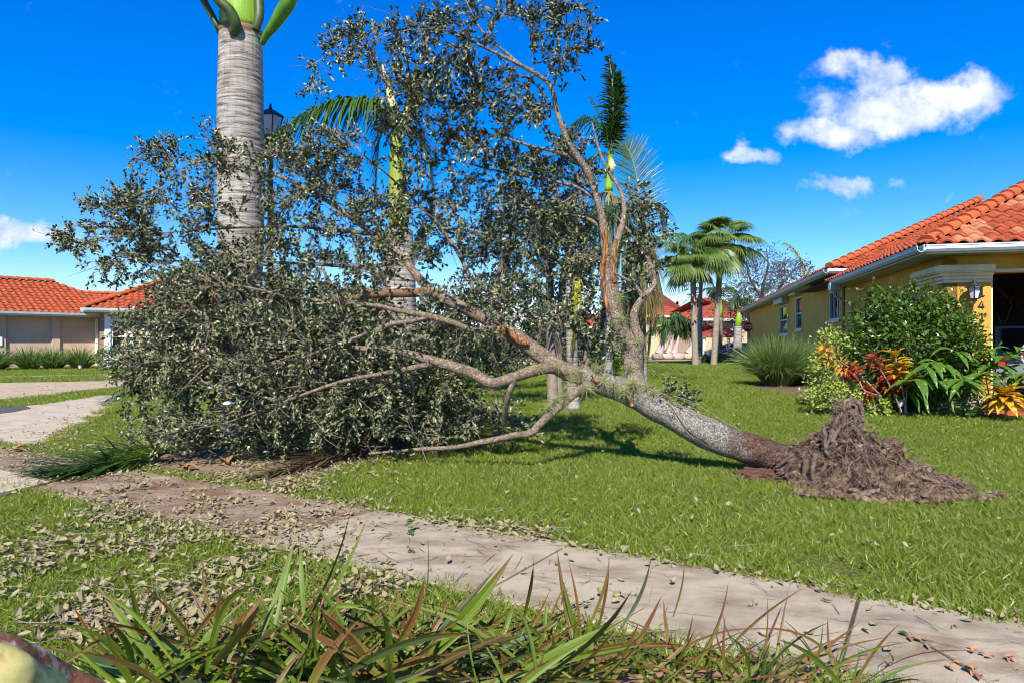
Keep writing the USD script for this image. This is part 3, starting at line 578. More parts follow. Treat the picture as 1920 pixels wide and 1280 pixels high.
# windows of the long side wall, placed where the photograph shows them
holes, wins = [], []
for (a, b, t0, t1, bars) in ((1463, 1478, 573, 627, 1), (1493, 1504, 557, 618, 1), (1556, 1575, 545, 600, 0)):
    s1, s0 = ray_on(W1, dA, a), ray_on(W1, dA, b); sm = (s0 + s1) / 2
    z0, z1 = zed(W1, dA, sm, t1), zed(W1, dA, sm, t0); s0 = max(s0, .08)
    holes.append((s0, z0, s1, z1)); wins.append((s0, z0, s1, z1, bars))
part('wall', wall_panel(W1, dA, eA, 30, -.1, 3.73, holes), 'stucco', yh, label='long shaded side wall with tall windows')
part('wall', wall_panel(W1, eA, dA, 2.2, -.1, 3.73), 'stucco', yh)
for w in wins: window(yh, W1, dA, eA, *w[:4], bars=w[4], mat='grey_paint', vbars=2 if w[4] == 0 else 0)
for (s0, z0, s1, z1, _) in wins[:2]:
    c = W1 + dA * (s0 + s1) / 2 - eA * .17
    part('shutter_box', box((c[0], c[1], z1 + .24), (s1 - s0 + .3, .34, .34), math.atan2(dA[1], dA[0]), .04), 'grey_paint', yh)
inn = W1 + eA * 1.2 + dA * .5
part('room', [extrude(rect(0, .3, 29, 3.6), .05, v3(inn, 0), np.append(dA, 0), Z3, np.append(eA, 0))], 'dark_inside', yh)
# garage inside
gi = W0 + dA * .26 + eA * .22
part('garage_floor', extrude(Polygon([gi, gi + dA * 6.5, gi + dA * 6.5 + eA * 6.6, gi + eA * 6.6]), .04, (0, 0, .19), np.array([1., 0, 0]), np.array([0, 1., 0]), Z3), 'concrete', yh)
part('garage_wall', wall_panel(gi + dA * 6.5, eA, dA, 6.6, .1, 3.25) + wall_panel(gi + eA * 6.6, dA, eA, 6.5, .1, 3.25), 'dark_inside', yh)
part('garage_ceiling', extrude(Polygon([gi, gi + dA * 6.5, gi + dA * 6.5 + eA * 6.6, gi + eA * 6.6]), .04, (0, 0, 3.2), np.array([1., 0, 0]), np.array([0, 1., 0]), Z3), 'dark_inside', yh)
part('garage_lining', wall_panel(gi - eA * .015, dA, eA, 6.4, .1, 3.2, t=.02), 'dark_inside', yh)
e3, d3 = np.append(eA, 0), np.append(dA, 0)
part('opening_trim', [extrude(rect(PILL, 2.935, PILL + OPEN, 3.0), .06, v3(W0, 0) - d3 * .03, e3, Z3, d3), extrude(rect(PILL + .004, 0.2, PILL + .045, 2.93), .2, v3(W0, 0) + d3 * .03, e3, Z3, d3)], 'stucco_trim', yh)
# stepped capital round the corner pier
def ring(out, z0, z1, r=0):
    o = W0 - dA * out - eA * out; L1, L2 = 1.5 + out, PILL + out * 1.0
    p = Polygon([o, o + eA * L2 + eA * out * .0, o + eA * L2 + dA * (out - .003), W0 - eA * .003 - dA * .003, W0 - eA * .003 + dA * (L1 - out), o + dA * L1])
    return extrude(p, z1 - z0, (0, 0, z0), np.array([1., 0, 0]), np.array([0, 1., 0]), Z3)
cap = [ring(.05, 2.74, 2.80), ring(.09, 2.803, 2.87), ring(.14, 2.873, 2.93), ring(.20, 2.933, 2.955), ring(.225, 2.958, 3.06), ring(.20, 3.063, 3.085)]
part('capital', cap, 'stucco_trim', yh)
part('pier_band', ring(.03, .2, .45), 'stucco_trim', yh)
# downspouts
def downspout(pts, parent, mat='grey_paint', r=.045):
    p = spline(pts, 5); return part('downspout', tubes(p[None], np.full((1, len(p)), r), 8, True), mat, parent)
s_end = K + dA * 7.75
q = W0 + dA * 7.45 - eA * .06
part('rain_head', box((s_end[0] - .02, s_end[1], 3.22), (.34, .34, .26), math.atan2(dA[1], dA[0]), .04), 'grey_paint', yh)
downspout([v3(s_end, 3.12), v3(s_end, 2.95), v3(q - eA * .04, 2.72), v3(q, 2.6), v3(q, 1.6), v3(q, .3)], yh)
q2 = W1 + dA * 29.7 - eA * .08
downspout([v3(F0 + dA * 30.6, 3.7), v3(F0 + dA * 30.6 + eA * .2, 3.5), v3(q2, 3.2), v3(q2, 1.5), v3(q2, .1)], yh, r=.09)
# house number and wall lantern on the pier
sd = ray_on(W0, eA, 1839)
for ch, py in (('1', 547), ('4', 570), ('1', 593), ('7', 616)):
    tm = meshkit.text_mesh(ch, .155, .02); v = np.array(tm.vertices); wd = v[:, 0].mean()
    o = v3(W0 + eA * sd, zed(W0, eA, sd, py) - .095) - d3 * .024
    part('number_' + {'1': 'one', '4': 'four', '7': 'seven'}[ch], (o + (v[:, :1] - wd) * e3 + v[:, 1:2] * Z3 - (v[:, 2:] - .02) * d3, np.array(tm.faces)), 'black_metal', yh)
sl = ray_on(W0, eA, 1818); lz = zed(W0, eA, sl, 548)
lc = v3(W0 + eA * sl, lz) - d3 * .22
wl = thing('wall_lantern', 'black carriage lantern fixed to the yellow pier above the house number', 'lantern', lc)
part('cap', lathe([(0, .24), (.012, .235), (.02, .21), (.05, .19), (.10, .12), (.165, .085), (.168, .075), (0.02, .08)], lc, 12), 'black_metal', wl)
part('cage', [tubes(np.array([[lc + [.13 * math.cos(a), .13 * math.sin(a), .08], lc + [.075 * math.cos(a), .075 * math.sin(a), -.15]]]), np.full((1, 2), .009), 5) for a in np.arange(6) * math.pi / 3], 'black_metal', wl)
part('glass', lathe([(.122, .075), (.07, -.145), (0, -.147)], lc, 6), 'frosted', wl)
part('base', lathe([(.0, -.20), (.02, -.19), (.08, -.15), (.082, -.14), (0, -.139)], lc, 10), 'black_metal', wl)
part('bracket', [tubes(spline([lc + [.03, 0, .1], lc + e3 * .12 + [0, 0, .13], lc + e3 * .17 + d3 * .1 + [0, 0, .06], lc + e3 * .16 + d3 * .215 + [0, 0, -.02]], 5)[None], np.full((1, 16), .014), 6), box(lc + e3 * .16 + d3 * .205 + [0, 0, -.02], (.08, .02, .2), math.atan2(eA[1], eA[0]), .006)], 'black_metal', wl)

# car inside the garage
def car(name, label, o, fwd, mat, size=(4.6, 1.86, 1.72), group=None):
    L, Wd, Hh = size; f = unit(fwd); s = np.array([f[1], -f[0]])
    c = thing(name, label, 'car', o, group=group)
    f3, s3 = np.append(f, 0), np.append(s, 0); o = np.asarray(o, float)
    def Q(x, y, z): return o + f3 * x + s3 * y + Z3 * z
    def hull(pts): m = trimesh.convex.convex_hull(np.array(pts)); return np.array(m.vertices), np.array(m.faces)
    prof = [(-L/2, .45), (-L/2 - .02, .72), (-L/2 + .05, .98), (-L/2 + .5, 1.05), (L/2 - 1.25, 1.02), (L/2 - .35, .88), (L/2, .70), (L/2, .42), (L/2 - .2, .28), (-L/2 + .2, .28)]
    lower = hull([Q(x, y * (Wd/2 - (.06 if z > .9 or z < .35 else 0)), z) for x, z in prof for y in (-1, 1)])
    cab = [(-L/2 + .12, 1.0, .84), (-L/2 + .52, Hh - .06, .68), (-L/2 + .95, Hh, .66), (.15, Hh - .01, .66), (.55, Hh - .12, .68), (1.3, 1.0, .84)]
    upper = hull([Q(x, y * w, z) for x, z, w in cab for y in (-1, 1)])
    part('body', [lower], mat, c, 40); part('cabin', [upper], mat, c, 40)
    for y in (-1, 1):
        w = [(-L/2 + .55, 1.09, .835), (-L/2 + .80, Hh - .15, .705), (.32, Hh - .17, .705), (.95, 1.09, .84)]
        pts = [Q(x, y * (ww + .008), z) for x, z, ww in w] + [Q(x, y * (ww - .03), z) for x, z, ww in w]
        part('side_window', hull(pts), 'car_glass', c)
    pts = [Q(-L/2 + .135, y * .70, 1.08) for y in (-1, 1)] + [Q(-L/2 + .45, y * .58, Hh - .14) for y in (-1, 1)]
    nrm = unit(f3 * -.75 + Z3 * .5)
    part('rear_window', hull(pts + [p + nrm * .05 for p in pts]), 'car_glass', c)
    for x in (-L/2 + .85, L/2 - .85):
        for y in (-1, 1):
            a = np.linspace(0, 2 * np.pi, 17)[:-1]
            def disc(r, y0, y1): return hull([Q(x + r * math.cos(t), yy, .33 + r * math.sin(t)) for t in a for yy in (y0, y1)])
            w = part('wheel', disc(.33, y * (Wd/2 - .2), y * (Wd/2 + .01)), 'rubber', c); part('rim', disc(.21, y * (Wd/2), y * (Wd/2 + .022)), 'chrome', w)
    for y in (-1, 1): part('tail_light', hull([Q(-L/2 - .03 + dx, y * yy, z) for dx in (0, .16) for yy in (.66, .90) for z in (.78, 1.0)]), 'red_plastic', c)
    part('bumper', hull([Q(-L/2 - .07 + dx, y * (Wd/2 - .02), z) for dx in (0, .2) for y in (-1, 1) for z in (.42, .62)]), mat, c)
    return c
cpos = P(1990, 640, 17.2)[:2] - np.array([1.70, 0])
car('parked_car', 'dark grey car parked inside the open garage', (cpos[0], cpos[1], .235), dA, 'car_paint')
# bicycle hanging on the garage side wall
bc = v3(gi + dA * 3.6 + eA * .5, 2.3); bc = P(1876, 545, 18.3)
bk_ = thing('bicycle', 'bicycle hanging in the dark of the garage above the car', 'bicycle', bc)
def wheelring(c, r):
    a = np.linspace(0, 2 * np.pi, 25); p = c + np.cos(a)[:, None] * e3 * r + np.sin(a)[:, None] * Z3 * r
    return p
for dz in (0, -1.0):
    c = bc + Z3 * dz + e3 * (.05 if dz else 0)
    w = part('wheel', tubes(wheelring(c, .33)[None], np.full((1, 25), .022), 6), 'rubber', bk_)
    part('spokes', [tubes(np.array([[c, c + (math.cos(a) * e3 + math.sin(a) * Z3) * .31]]), np.full((1, 2), .004), 3) for a in np.arange(12) * math.pi / 6], 'bronze_metal', w)
fr = [(0, 0), (.28, -.38), (.05, -1.0), (-.08, -.62), (.28, -.38), (-.08, -.62)]
part('frame', [tubes(np.array([[bc + e3 * a[0] + Z3 * a[1], bc + e3 * b[0] + Z3 * b[1]]]), np.full((1, 2), .018), 6) for a, b in zip(fr[:-1], fr[1:])] + [tubes(np.array([[bc, bc + e3 * -.3 + Z3 * .2]]), np.full((1, 2), .015), 6)], 'bronze_metal', bk_)
part('saddle', box(bc + e3 * .36 + Z3 * -.40, (.12, .14, .24), 0, .03), 'black_metal', bk_)
# red board with a pale rim at the frame's edge
rb = P(1940, 664, 13.3)
rs = thing('red_sign', 'round red sign with pale rim and yellow mark beside the garage', 'sign', (rb[0], rb[1], .2))
a_ = np.linspace(0, 2 * np.pi, 25)[:-1]
def disc_poly(r): return Polygon([(r * math.cos(t), r * math.sin(t)) for t in a_])
part('rim', extrude(disc_poly(.27), .03, rb, np.array([1., 0, 0]), Z3, np.array([0, 1., 0])), 'sign_grey', rs)
part('face', extrude(disc_poly(.235), .01, rb - [0, .011, 0], np.array([1., 0, 0]), Z3, np.array([0, 1., 0])), 'red_plastic', rs)
part('mark', extrude(rect(-.17, .0, -.10, .09), .006, rb - [0, .018, 0], np.array([1., 0, 0]), Z3, np.array([0, 1., 0])), 'yellow_paint', rs)
part('stake', tubes(np.array([[rb + [0, .02, -.25], [rb[0], rb[1] + .02, .15]]]), np.full((1, 2), .015), 6), 'bronze_metal', rs)

# ------------------------------------------------------------------ the low house across the road, left
lh = thing('low_house', 'long low beige house with orange tile roof across the road', 'house', (-26, 42, 0))
L0, L1 = np.array([-30.4, 35.7]), np.array([-25.0, 42.3]); uL = unit(L1 - L0); bL = np.array([-uL[1], uL[0]])
L0 = L0 - uL * 4
LL = np.linalg.norm(L1 - L0) + 3.0
roofL, frontL, leftL, cL, r0L, r1L = hip(L0, uL, LL, bL, 9.0, 3.22, .47)
rl = part('roof', roofL, 'roof_grime', lh)
part('tile_field', tile_field(*leftL[:3], leftL[3], seed=11, w=.34, l=.42), 'clay_tile', rl, kind='stuff')
part('tile_field', tile_field(*frontL[:3], frontL[3], seed=12, w=.34, l=.42), 'clay_tile', rl, kind='stuff')
for m in cap_tiles(r0L + Z3 * .05, r1L + Z3 * .05, r=.17, l=.5, seed=13): part('ridge_tile', m, 'clay_cap', rl)
WL = L0 + bL * .75 + uL * .6
part('wall', wall_panel(WL, uL, bL, LL - 1.2, -.1, 3.05), 'grey_stucco', lh)
for px in (104, 2): 
    s = ray_on(WL, uL, px); c = WL + uL * s
    part('pilaster', box((c[0], c[1], 1.5), (.42, .26, 3.02), math.atan2(uL[1], uL[0]), .01), 'grey_stucco', lh)
def trim_gutter(o, u, out, L, z, parent):
    part('gutter', extrude(Polygon([(0, -.02), (.10, -.02), (.16, .08), (.16, .20), (0, .20)]), L, v3(o, z), np.append(unit(out), 0), Z3, np.append(unit(u), 0)), 'grey_paint', parent)
    part('soffit', extrude(rect(-.75, -.06, -.003, -.03), L, v3(o, z), np.append(unit(out), 0), Z3, np.append(unit(u), 0)), 'grey_paint', parent)
trim_gutter(L0, uL, -bL, LL, 3.04, lh)
s = ray_on(WL, uL, 180); c = WL + uL * s - bL * .08
part('downspout', box((c[0], c[1], 1.5), (.16, .12, 3.0), math.atan2(uL[1], uL[0]), .02), 'white_paint', lh)
part('meter_box', box(v3(WL + uL * ray_on(WL, uL, -4) - bL * .1, 1.55), (.35, .2, .5), math.atan2(uL[1], uL[0]), .02), 'white_paint', lh)
# its front wing
V0, V1 = np.array([-22.6, 36.0]), np.array([-14.5, 40.5]); uV = unit(V1 - V0); bV = np.array([-uV[1], uV[0]])
roofV, frontV, leftV, cV, r0V, r1V = hip(V0, uV, 11.0, bV, 11.0, 3.30, .47)
rv = part('roof', roofV, 'roof_grime', lh)
part('tile_field', tile_field(*leftV[:3], leftV[3], seed=14, w=.34, l=.42), 'clay_tile', rv, kind='stuff')
part('tile_field', tile_field(*frontV[:3], frontV[3], seed=15, w=.34, l=.42), 'clay_tile', rv, kind='stuff')
for m in cap_tiles(cV[0] + Z3 * .05, r0V + Z3 * .05, r=.17, l=.5, seed=16): part('hip_tile', m, 'clay_cap', rv)
trim_gutter(V0, uV, -bV, 11.0, 3.12, lh); trim_gutter(V0, bV, -uV, 9.0, 3.12, lh)
WV = V0 + bV * .75 + uV * .7
h = []
for (a, b) in ((208, 236), (300, 330)):
    s0, s1 = ray_on(WV, uV, a), ray_on(WV, uV, b); h.append((s0, .9, s1, 2.75))
part('wall', wall_panel(WV, uV, bV, 9.6, -.1, 3.1, h) + wall_panel(WV, bV, uV, 8.0, -.1, 3.1), 'grey_stucco', lh)
for (s0, z0, s1, z1) in h: window(lh, WV, uV, bV, s0, z0, s1, z1, 1, fw=.09)
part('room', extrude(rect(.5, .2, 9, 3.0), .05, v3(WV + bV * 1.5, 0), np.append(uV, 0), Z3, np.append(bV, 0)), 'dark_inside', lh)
for px in (202, 247):
    c = WV + uV * ray_on(WV, uV, px)
    part('pilaster', box((c[0], c[1], 1.5), (.28, .22, 3.1), math.atan2(uV[1], uV[0]), .01), 'white_paint', lh)
# a second roof behind
bh = thing('rear_house', 'orange hip roof peeking over the ridge of the low house', 'house', (-34, 56, 0))
rB = hip(np.array([-40.0, 54.0]), np.array([.83, .55]), 15, np.array([-.55, .83]), 9, 3.6, .5)
rbp = part('roof', rB[0], 'roof_grime', bh); part('tile_field', tile_field(*rB[2][:3], rB[2][3], seed=18, w=.4, l=.5), 'clay_tile', rbp, kind='stuff')
for m in cap_tiles(rB[4], rB[5], r=.2, l=.6, seed=19): part('ridge_tile', m, 'clay_cap', rbp)
part('wall', wall_panel(np.array([-40.0, 54.0]) + np.array([-.3, .9]), np.array([.83, .55]), np.array([-.55, .83]), 14, -.1, 3.5), 'grey_stucco', bh)

# ------------------------------------------------------------------ plain far houses
def far_house(name, label, px0, px1, D, ze, Wd, pitch, wins=(), mat='beige_stucco', slant=.12, tiles=True, z0=-.1):
    a, b = P(px0, 640, D), P(px1, 640, D + 2); C = a[:2]; u = unit(b[:2] - a[:2]); n = np.array([-u[1], u[0]]); L = np.linalg.norm(b[:2] - a[:2])
    h = thing(name, label, 'house', (C[0], C[1], 0))
    R = hip(C, u, L, n, Wd, ze, pitch)
    r = part('roof', R[0], 'far_roof', h)
    if tiles: part('tile_field', tile_field(*R[2][:3], R[2][3], seed=len(_names), w=.45, l=.5, sides=4), 'clay_tile_dark', r, kind='stuff')
    part('gutter', extrude(rect(0, -.2, .14, .03), L, v3(C, ze), np.append(-n, 0), Z3, np.append(u, 0)), 'white_paint', h)
    Wc = C + n * .6 + u * .5; hs = []
    for (a0, a1, t, bt) in wins:
        s0, s1 = ray_on(Wc, u, a0), ray_on(Wc, u, a1); hs.append((s0, zed(Wc, u, s0, bt), s1, zed(Wc, u, s0, t)))
    part('wall', wall_panel(Wc, u, n, L - 1, z0, ze - .1, hs) + wall_panel(Wc, n, u, Wd - 1.2, z0, ze - .1) + wall_panel(Wc + u * (L - 1.2), n, u, Wd - 1.2, z0, ze - .1), mat, h)
    for w in hs: window(h, Wc, u, n, *w, bars=1, fw=.1)
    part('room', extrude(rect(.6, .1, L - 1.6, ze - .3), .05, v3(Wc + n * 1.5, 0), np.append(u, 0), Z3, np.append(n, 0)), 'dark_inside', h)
    return h, Wc, u, n, C, L
far_house('crown_house', 'pale house glimpsed behind the fallen crown with white framed windows', 560, 800, 40, 3.0, 9, .45, ((712, 735, 612, 650), (640, 668, 612, 650)), 'grey_stucco')
fh = far_house('red_roof_house', 'far house with steep red roof behind the toppled palms', 1195, 1300, 72, 4.3, 12, .5, ((1216, 1228, 612, 632),))
f2 = far_house('two_storey_house', 'far two storey beige house with red hip roof left of the yellow house', 1318, 1440, 66, 3.75 + .0, 10, .47, ((1377, 1386, 615, 632),), z0=-.1)
part('shutter', box(P(1382, 618, 65.2), (.75, .1, 1.3), 0, .02), 'blue_shutter', f2[0])
prch = hip(P(1318, 640, 60)[:2], np.array([1., .02]), 3.6, np.array([-.02, 1.]), 5, 1.9, .5)
part('porch_roof', prch[0], 'far_roof', f2[0])
part('porch_post', [box((P(1320, 640, 60.3)[0], 60.3, .9), (.25, .25, 1.9)), box((P(1366, 640, 60.3)[0], 60.3, .9), (.25, .25, 1.9))], 'white_paint', f2[0])
far_house('pine_house', 'far house with low red roof beyond the gap in the fallen crown', 1020, 1180, 78, 3.2, 10, .45, ((1090, 1100, 610, 632),))
car('blue_car', 'dark blue car parked before the far two storey house', (P(1368, 640, 60)[0], 59.0, 0), np.array([-1, .1]), 'blue_car', (4.4, 1.8, 1.45))

# ------------------------------------------------------------------ the fallen tree
TB = P(1500, 874, 7.95)
ft = thing('fallen_tree', 'large uprooted broadleaf tree lying across the lawn with leafy crown at the pavement', 'tree', TB)
def limb(rows, n=8):
    """rows of (px, py, distance, radius) -> dense centre line and radii"""
    p = np.array([[*P(a, b, c), r] for a, b, c, r in rows]); s = spline(p, n)
    return s[:, :3], np.clip(s[:, 3], .004, None)
def limb_mesh(c, r, sides=14, rough=.07, seed=0, cap=True):
    v, f = tubes(c[None], r[None], sides, cap)
    ctr = np.repeat(c, sides, 0); rad = np.repeat(r, sides)[:, None]
    d = unit(v - ctr); nz = meshkit.fbm(v * 7, 3, seed)[:, None] - .5; nz2 = meshkit.fbm(v * 2.2, 2, seed + 9)[:, None] - .5
    return v + d * rad * (nz * rough * 4 + nz2 * .35), f
LIMBS = {
 'trunk': [(1530, 880, 7.85, .26), (1500, 872, 7.95, .205), (1460, 860, 8.0, .192), (1420, 846, 8.05, .19), (1330, 812, 8.2, .178), (1250, 773, 8.35, .17), (1180, 736, 8.5, .165), (1120, 716, 8.6, .135), (1085, 705, 8.65, .12)],
 'A': [(1110, 712, 8.62, .16), (1050, 690, 8.7, .14), (1000, 655, 8.75, .125), (955, 622, 8.8, .115), (930, 610, 8.85, .10), (870, 578, 8.9, .095), (820, 553, 8.95, .09), (792, 528, 9.0, .075), (757, 488, 9.1, .06), (700, 440, 9.2, .048), (610, 375, 9.3, .036), (520, 330, 9.35, .026), (400, 305, 9.4, .014), (330, 300, 9.4, .007)],
 'A1': [(808, 546, 8.93, .08), (780, 549, 8.9, .072), (735, 550, 8.85, .066), (700, 553, 8.8, .06), (672, 558, 8.78, .05), (656, 562, 8.76, .012)],
 'A2': [(945, 615, 8.8, .075), (925, 617, 8.75, .056), (880, 617, 8.7, .052), (855, 607, 8.7, .05), (800, 592, 8.68, .046), (745, 582, 8.65, .04), (715, 575, 8.65, .03), (650, 568, 8.6, .024), (560, 560, 8.6, .018), (470, 540, 8.6, .012), (400, 530, 8.6, .006)],
 'A3': [(800, 596, 8.68, .036), (770, 603, 8.6, .032), (735, 608, 8.5, .03), (690, 625, 8.4, .024), (620, 650, 8.3, .018), (520, 690, 8.2, .012), (430, 730, 8.2, .006)],
 'C': [(1085, 700, 8.65, .11), (1040, 690, 8.6, .095), (1000, 695, 8.5, .09), (945, 713, 8.4, .088), (918, 717, 8.35, .088), (880, 697, 8.4, .085), (815, 678, 8.45, .078), (765, 663, 8.5, .06), (705, 656, 8.6, .045), (640, 648, 8.7, .036), (550, 630, 8.8, .028), (420, 600, 8.9, .018), (300, 580, 9.0, .009)],
 'C2': [(818, 680, 8.45, .05), (770, 690, 8.4, .045), (720, 700, 8.3, .035), (640, 715, 8.2, .026), (540, 750, 8.2, .018), (430, 790, 8.3, .009)],
 'D': [(1105, 722, 8.5, .085), (1077, 737, 8.3, .075), (1040, 768, 8.2, .068), (1015, 792, 8.15, .064), (995, 811, 8.15, .06), (965, 816, 8.2, .052), (905, 828, 8.3, .042), (850, 838, 8.4, .034), (780, 842, 8.6, .025), (690, 850, 8.8, .015)],
 'E': [(965, 706, 8.4, .06), (955, 735, 8.45, .05), (948, 765, 8.6, .045), (944, 795, 8.8, .04)],
 'U': [(1200, 745, 8.45, .18), (1190, 712, 8.5, .165), (1186, 682, 8.5, .14), (1178, 650, 8.5, .12), (1168, 625, 8.5, .105), (1150, 575, 8.5, .085), (1140, 530, 8.5, .07), (1136, 480, 8.5, .066), (1132, 430, 8.5, .064), (1122, 380, 8.48, .058), (1103, 325, 8.45, .05), (1068, 272, 8.4, .043), (1046, 215, 8.35, .038), (1034, 165, 8.3, .034), (1012, 143, 8.3, .028), (975, 122, 8.25, .026), (920, 95, 8.2, .021), (860, 68, 8.2, .016), (800, 55, 8.2, .011), (740, 62, 8.2, .007), (680, 85, 8.2, .005), (610, 105, 8.2, .003)],
 'U1': [(978, 124, 8.25, .02), (945, 95, 8.25, .018), (905, 60, 8.3, .015), (880, 15, 8.3, .010), (860, -40, 8.3, .005)],
 'U2': [(1160, 590, 8.5, .075), (1154, 545, 8.45, .062), (1150, 490, 8.45, .058), (1158, 450, 8.45, .052), (1170, 405, 8.5, .04), (1164, 360, 8.55, .032), (1130, 300, 8.6, .02), (1110, 230, 8.6, .01)],
 'U3': [(1186, 668, 8.5, .085), (1200, 640, 8.5, .075), (1190, 612, 8.5, .066), (1191, 582, 8.5, .058), (1208, 556, 8.5, .05), (1227, 532, 8.5, .042), (1219, 495, 8.5, .03), (1196, 455, 8.5, .024), (1172, 425, 8.5, .016), (1150, 400, 8.5, .008)],
 'U4': [(1205, 560, 8.5, .04), (1198, 545, 8.48, .034), (1185, 530, 8.45, .028), (1172, 523, 8.4, .02), (1150, 510, 8.35, .008)],
 'U5': [(1034, 165, 8.3, .02), (1045, 140, 8.25, .016), (1060, 100, 8.2, .012), (1062, 50, 8.2, .009), (1062, 5, 8.2, .005)],
 'U6': [(1098, 318, 8.45, .03), (1060, 290, 8.5, .028), (1000, 275, 8.6, .022), (930, 255, 8.7, .016), (850, 235, 8.8, .01), (780, 215, 8.9, .005)],
 'U7': [(1120, 375, 8.5, .035), (1080, 350, 8.7, .03), (1010, 335, 8.8, .022), (930, 320, 8.9, .016), (850, 300, 9.0, .009)],
 'U8': [(1132, 430, 8.5, .03), (1100, 410, 8.8, .026), (1040, 400, 9.0, .02), (960, 395, 9.2, .014), (880, 400, 9.3, .008)],
 'A4': [(900, 592, 8.9, .045), (888, 560, 9.0, .04), (880, 520, 9.1, .034), (850, 460, 9.2, .028), (800, 400, 9.3, .022), (740, 340, 9.4, .014), (680, 290, 9.4, .008)],
 'A5': [(945, 615, 8.85, .05), (930, 575, 9.0, .042), (930, 530, 9.2, .034), (950, 470, 9.3, .026), (960, 410, 9.4, .016), (940, 350, 9.4, .008)],
 'A6': [(700, 440, 9.2, .03), (620, 430, 9.3, .026), (520, 425, 9.4, .02), (400, 430, 9.4, .014), (270, 440, 9.4, .008), (140, 450, 9.4, .004)],
 'A7': [(757, 488, 9.1, .04), (690, 500, 9.2, .034), (580, 495, 9.3, .026), (450, 490, 9.4, .018), (330, 490, 9.5, .01), (210, 480, 9.5, .005)],
 'C3': [(640, 648, 8.7, .026), (520, 660, 8.9, .02), (400, 670, 9.0, .014), (290, 685, 9.1, .007)],
 'C4': [(720, 700, 8.3, .03), (650, 750, 8.5, .024), (560, 790, 8.7, .018), (440, 825, 8.9, .01), (330, 850, 9.0, .005)],
}
sk_p, sk_t, sk_r = [], [], []
for nm, rows in LIMBS.items():
    c, r = limb([(a, b, d, q if nm == 'trunk' else q * (.8 if q > .03 else .9)) for a, b, d, q in rows], 8)
    t = unit(np.gradient(c, axis=0)); sk_p.append(c); sk_t.append(t); sk_r.append(r)
    if nm == 'trunk': part('trunk', limb_mesh(c, r, 26, .05, 1), 'oak_bark', ft, True)
    else:
        m = 'limb_bark_brown' if nm in ('A1',) else 'upright_bark' if nm[0] == 'U' else 'limb_bark'
        part('limb', limb_mesh(c, r, 12 if r[0] > .05 else 8, .05, len(sk_p)), m, ft, True, label='broken brown stub of a limb' if nm == 'A1' else None)
# torn, orange wood where limbs split
def tear(rows, seed):
    c, r = limb(rows, 6); c = c + np.array([0, -.014, 0]); v, f = tubes(c[None], r[None], 9, True)
    nz = meshkit.noise(v * np.array([34, 34, 9]), seed)[:, None] - .5
    ctr = np.repeat(c, 9, 0)
    return v + unit(v - ctr) * nz * .045, f
for k, rows in enumerate((
    [(1133, 432, 8.47, .03), (1134, 470, 8.46, .036), (1131, 500, 8.46, .04), (1130, 530, 8.46, .036), (1134, 560, 8.45, .03), (1143, 585, 8.44, .02)],
    [(1157, 450, 8.43, .02), (1153, 480, 8.42, .026), (1150, 510, 8.42, .028), (1152, 530, 8.42, .03)],
    [(945, 612, 8.72, .03), (962, 630, 8.70, .035), (978, 640, 8.68, .04), (992, 643, 8.62, .02)],
    [(1108, 702, 8.45, .02), (1116, 711, 8.47, .03), (1124, 716, 8.43, .02)],
    [(1176, 740, 8.33, .02), (1182, 750, 8.34, .03), (1185, 762, 8.29, .02)],
    [(932, 612, 8.72, .02), (940, 620, 8.7, .05), (944, 634, 8.7, .02)])):
    part('torn_wood', tear(rows, k), 'torn_wood', ft)

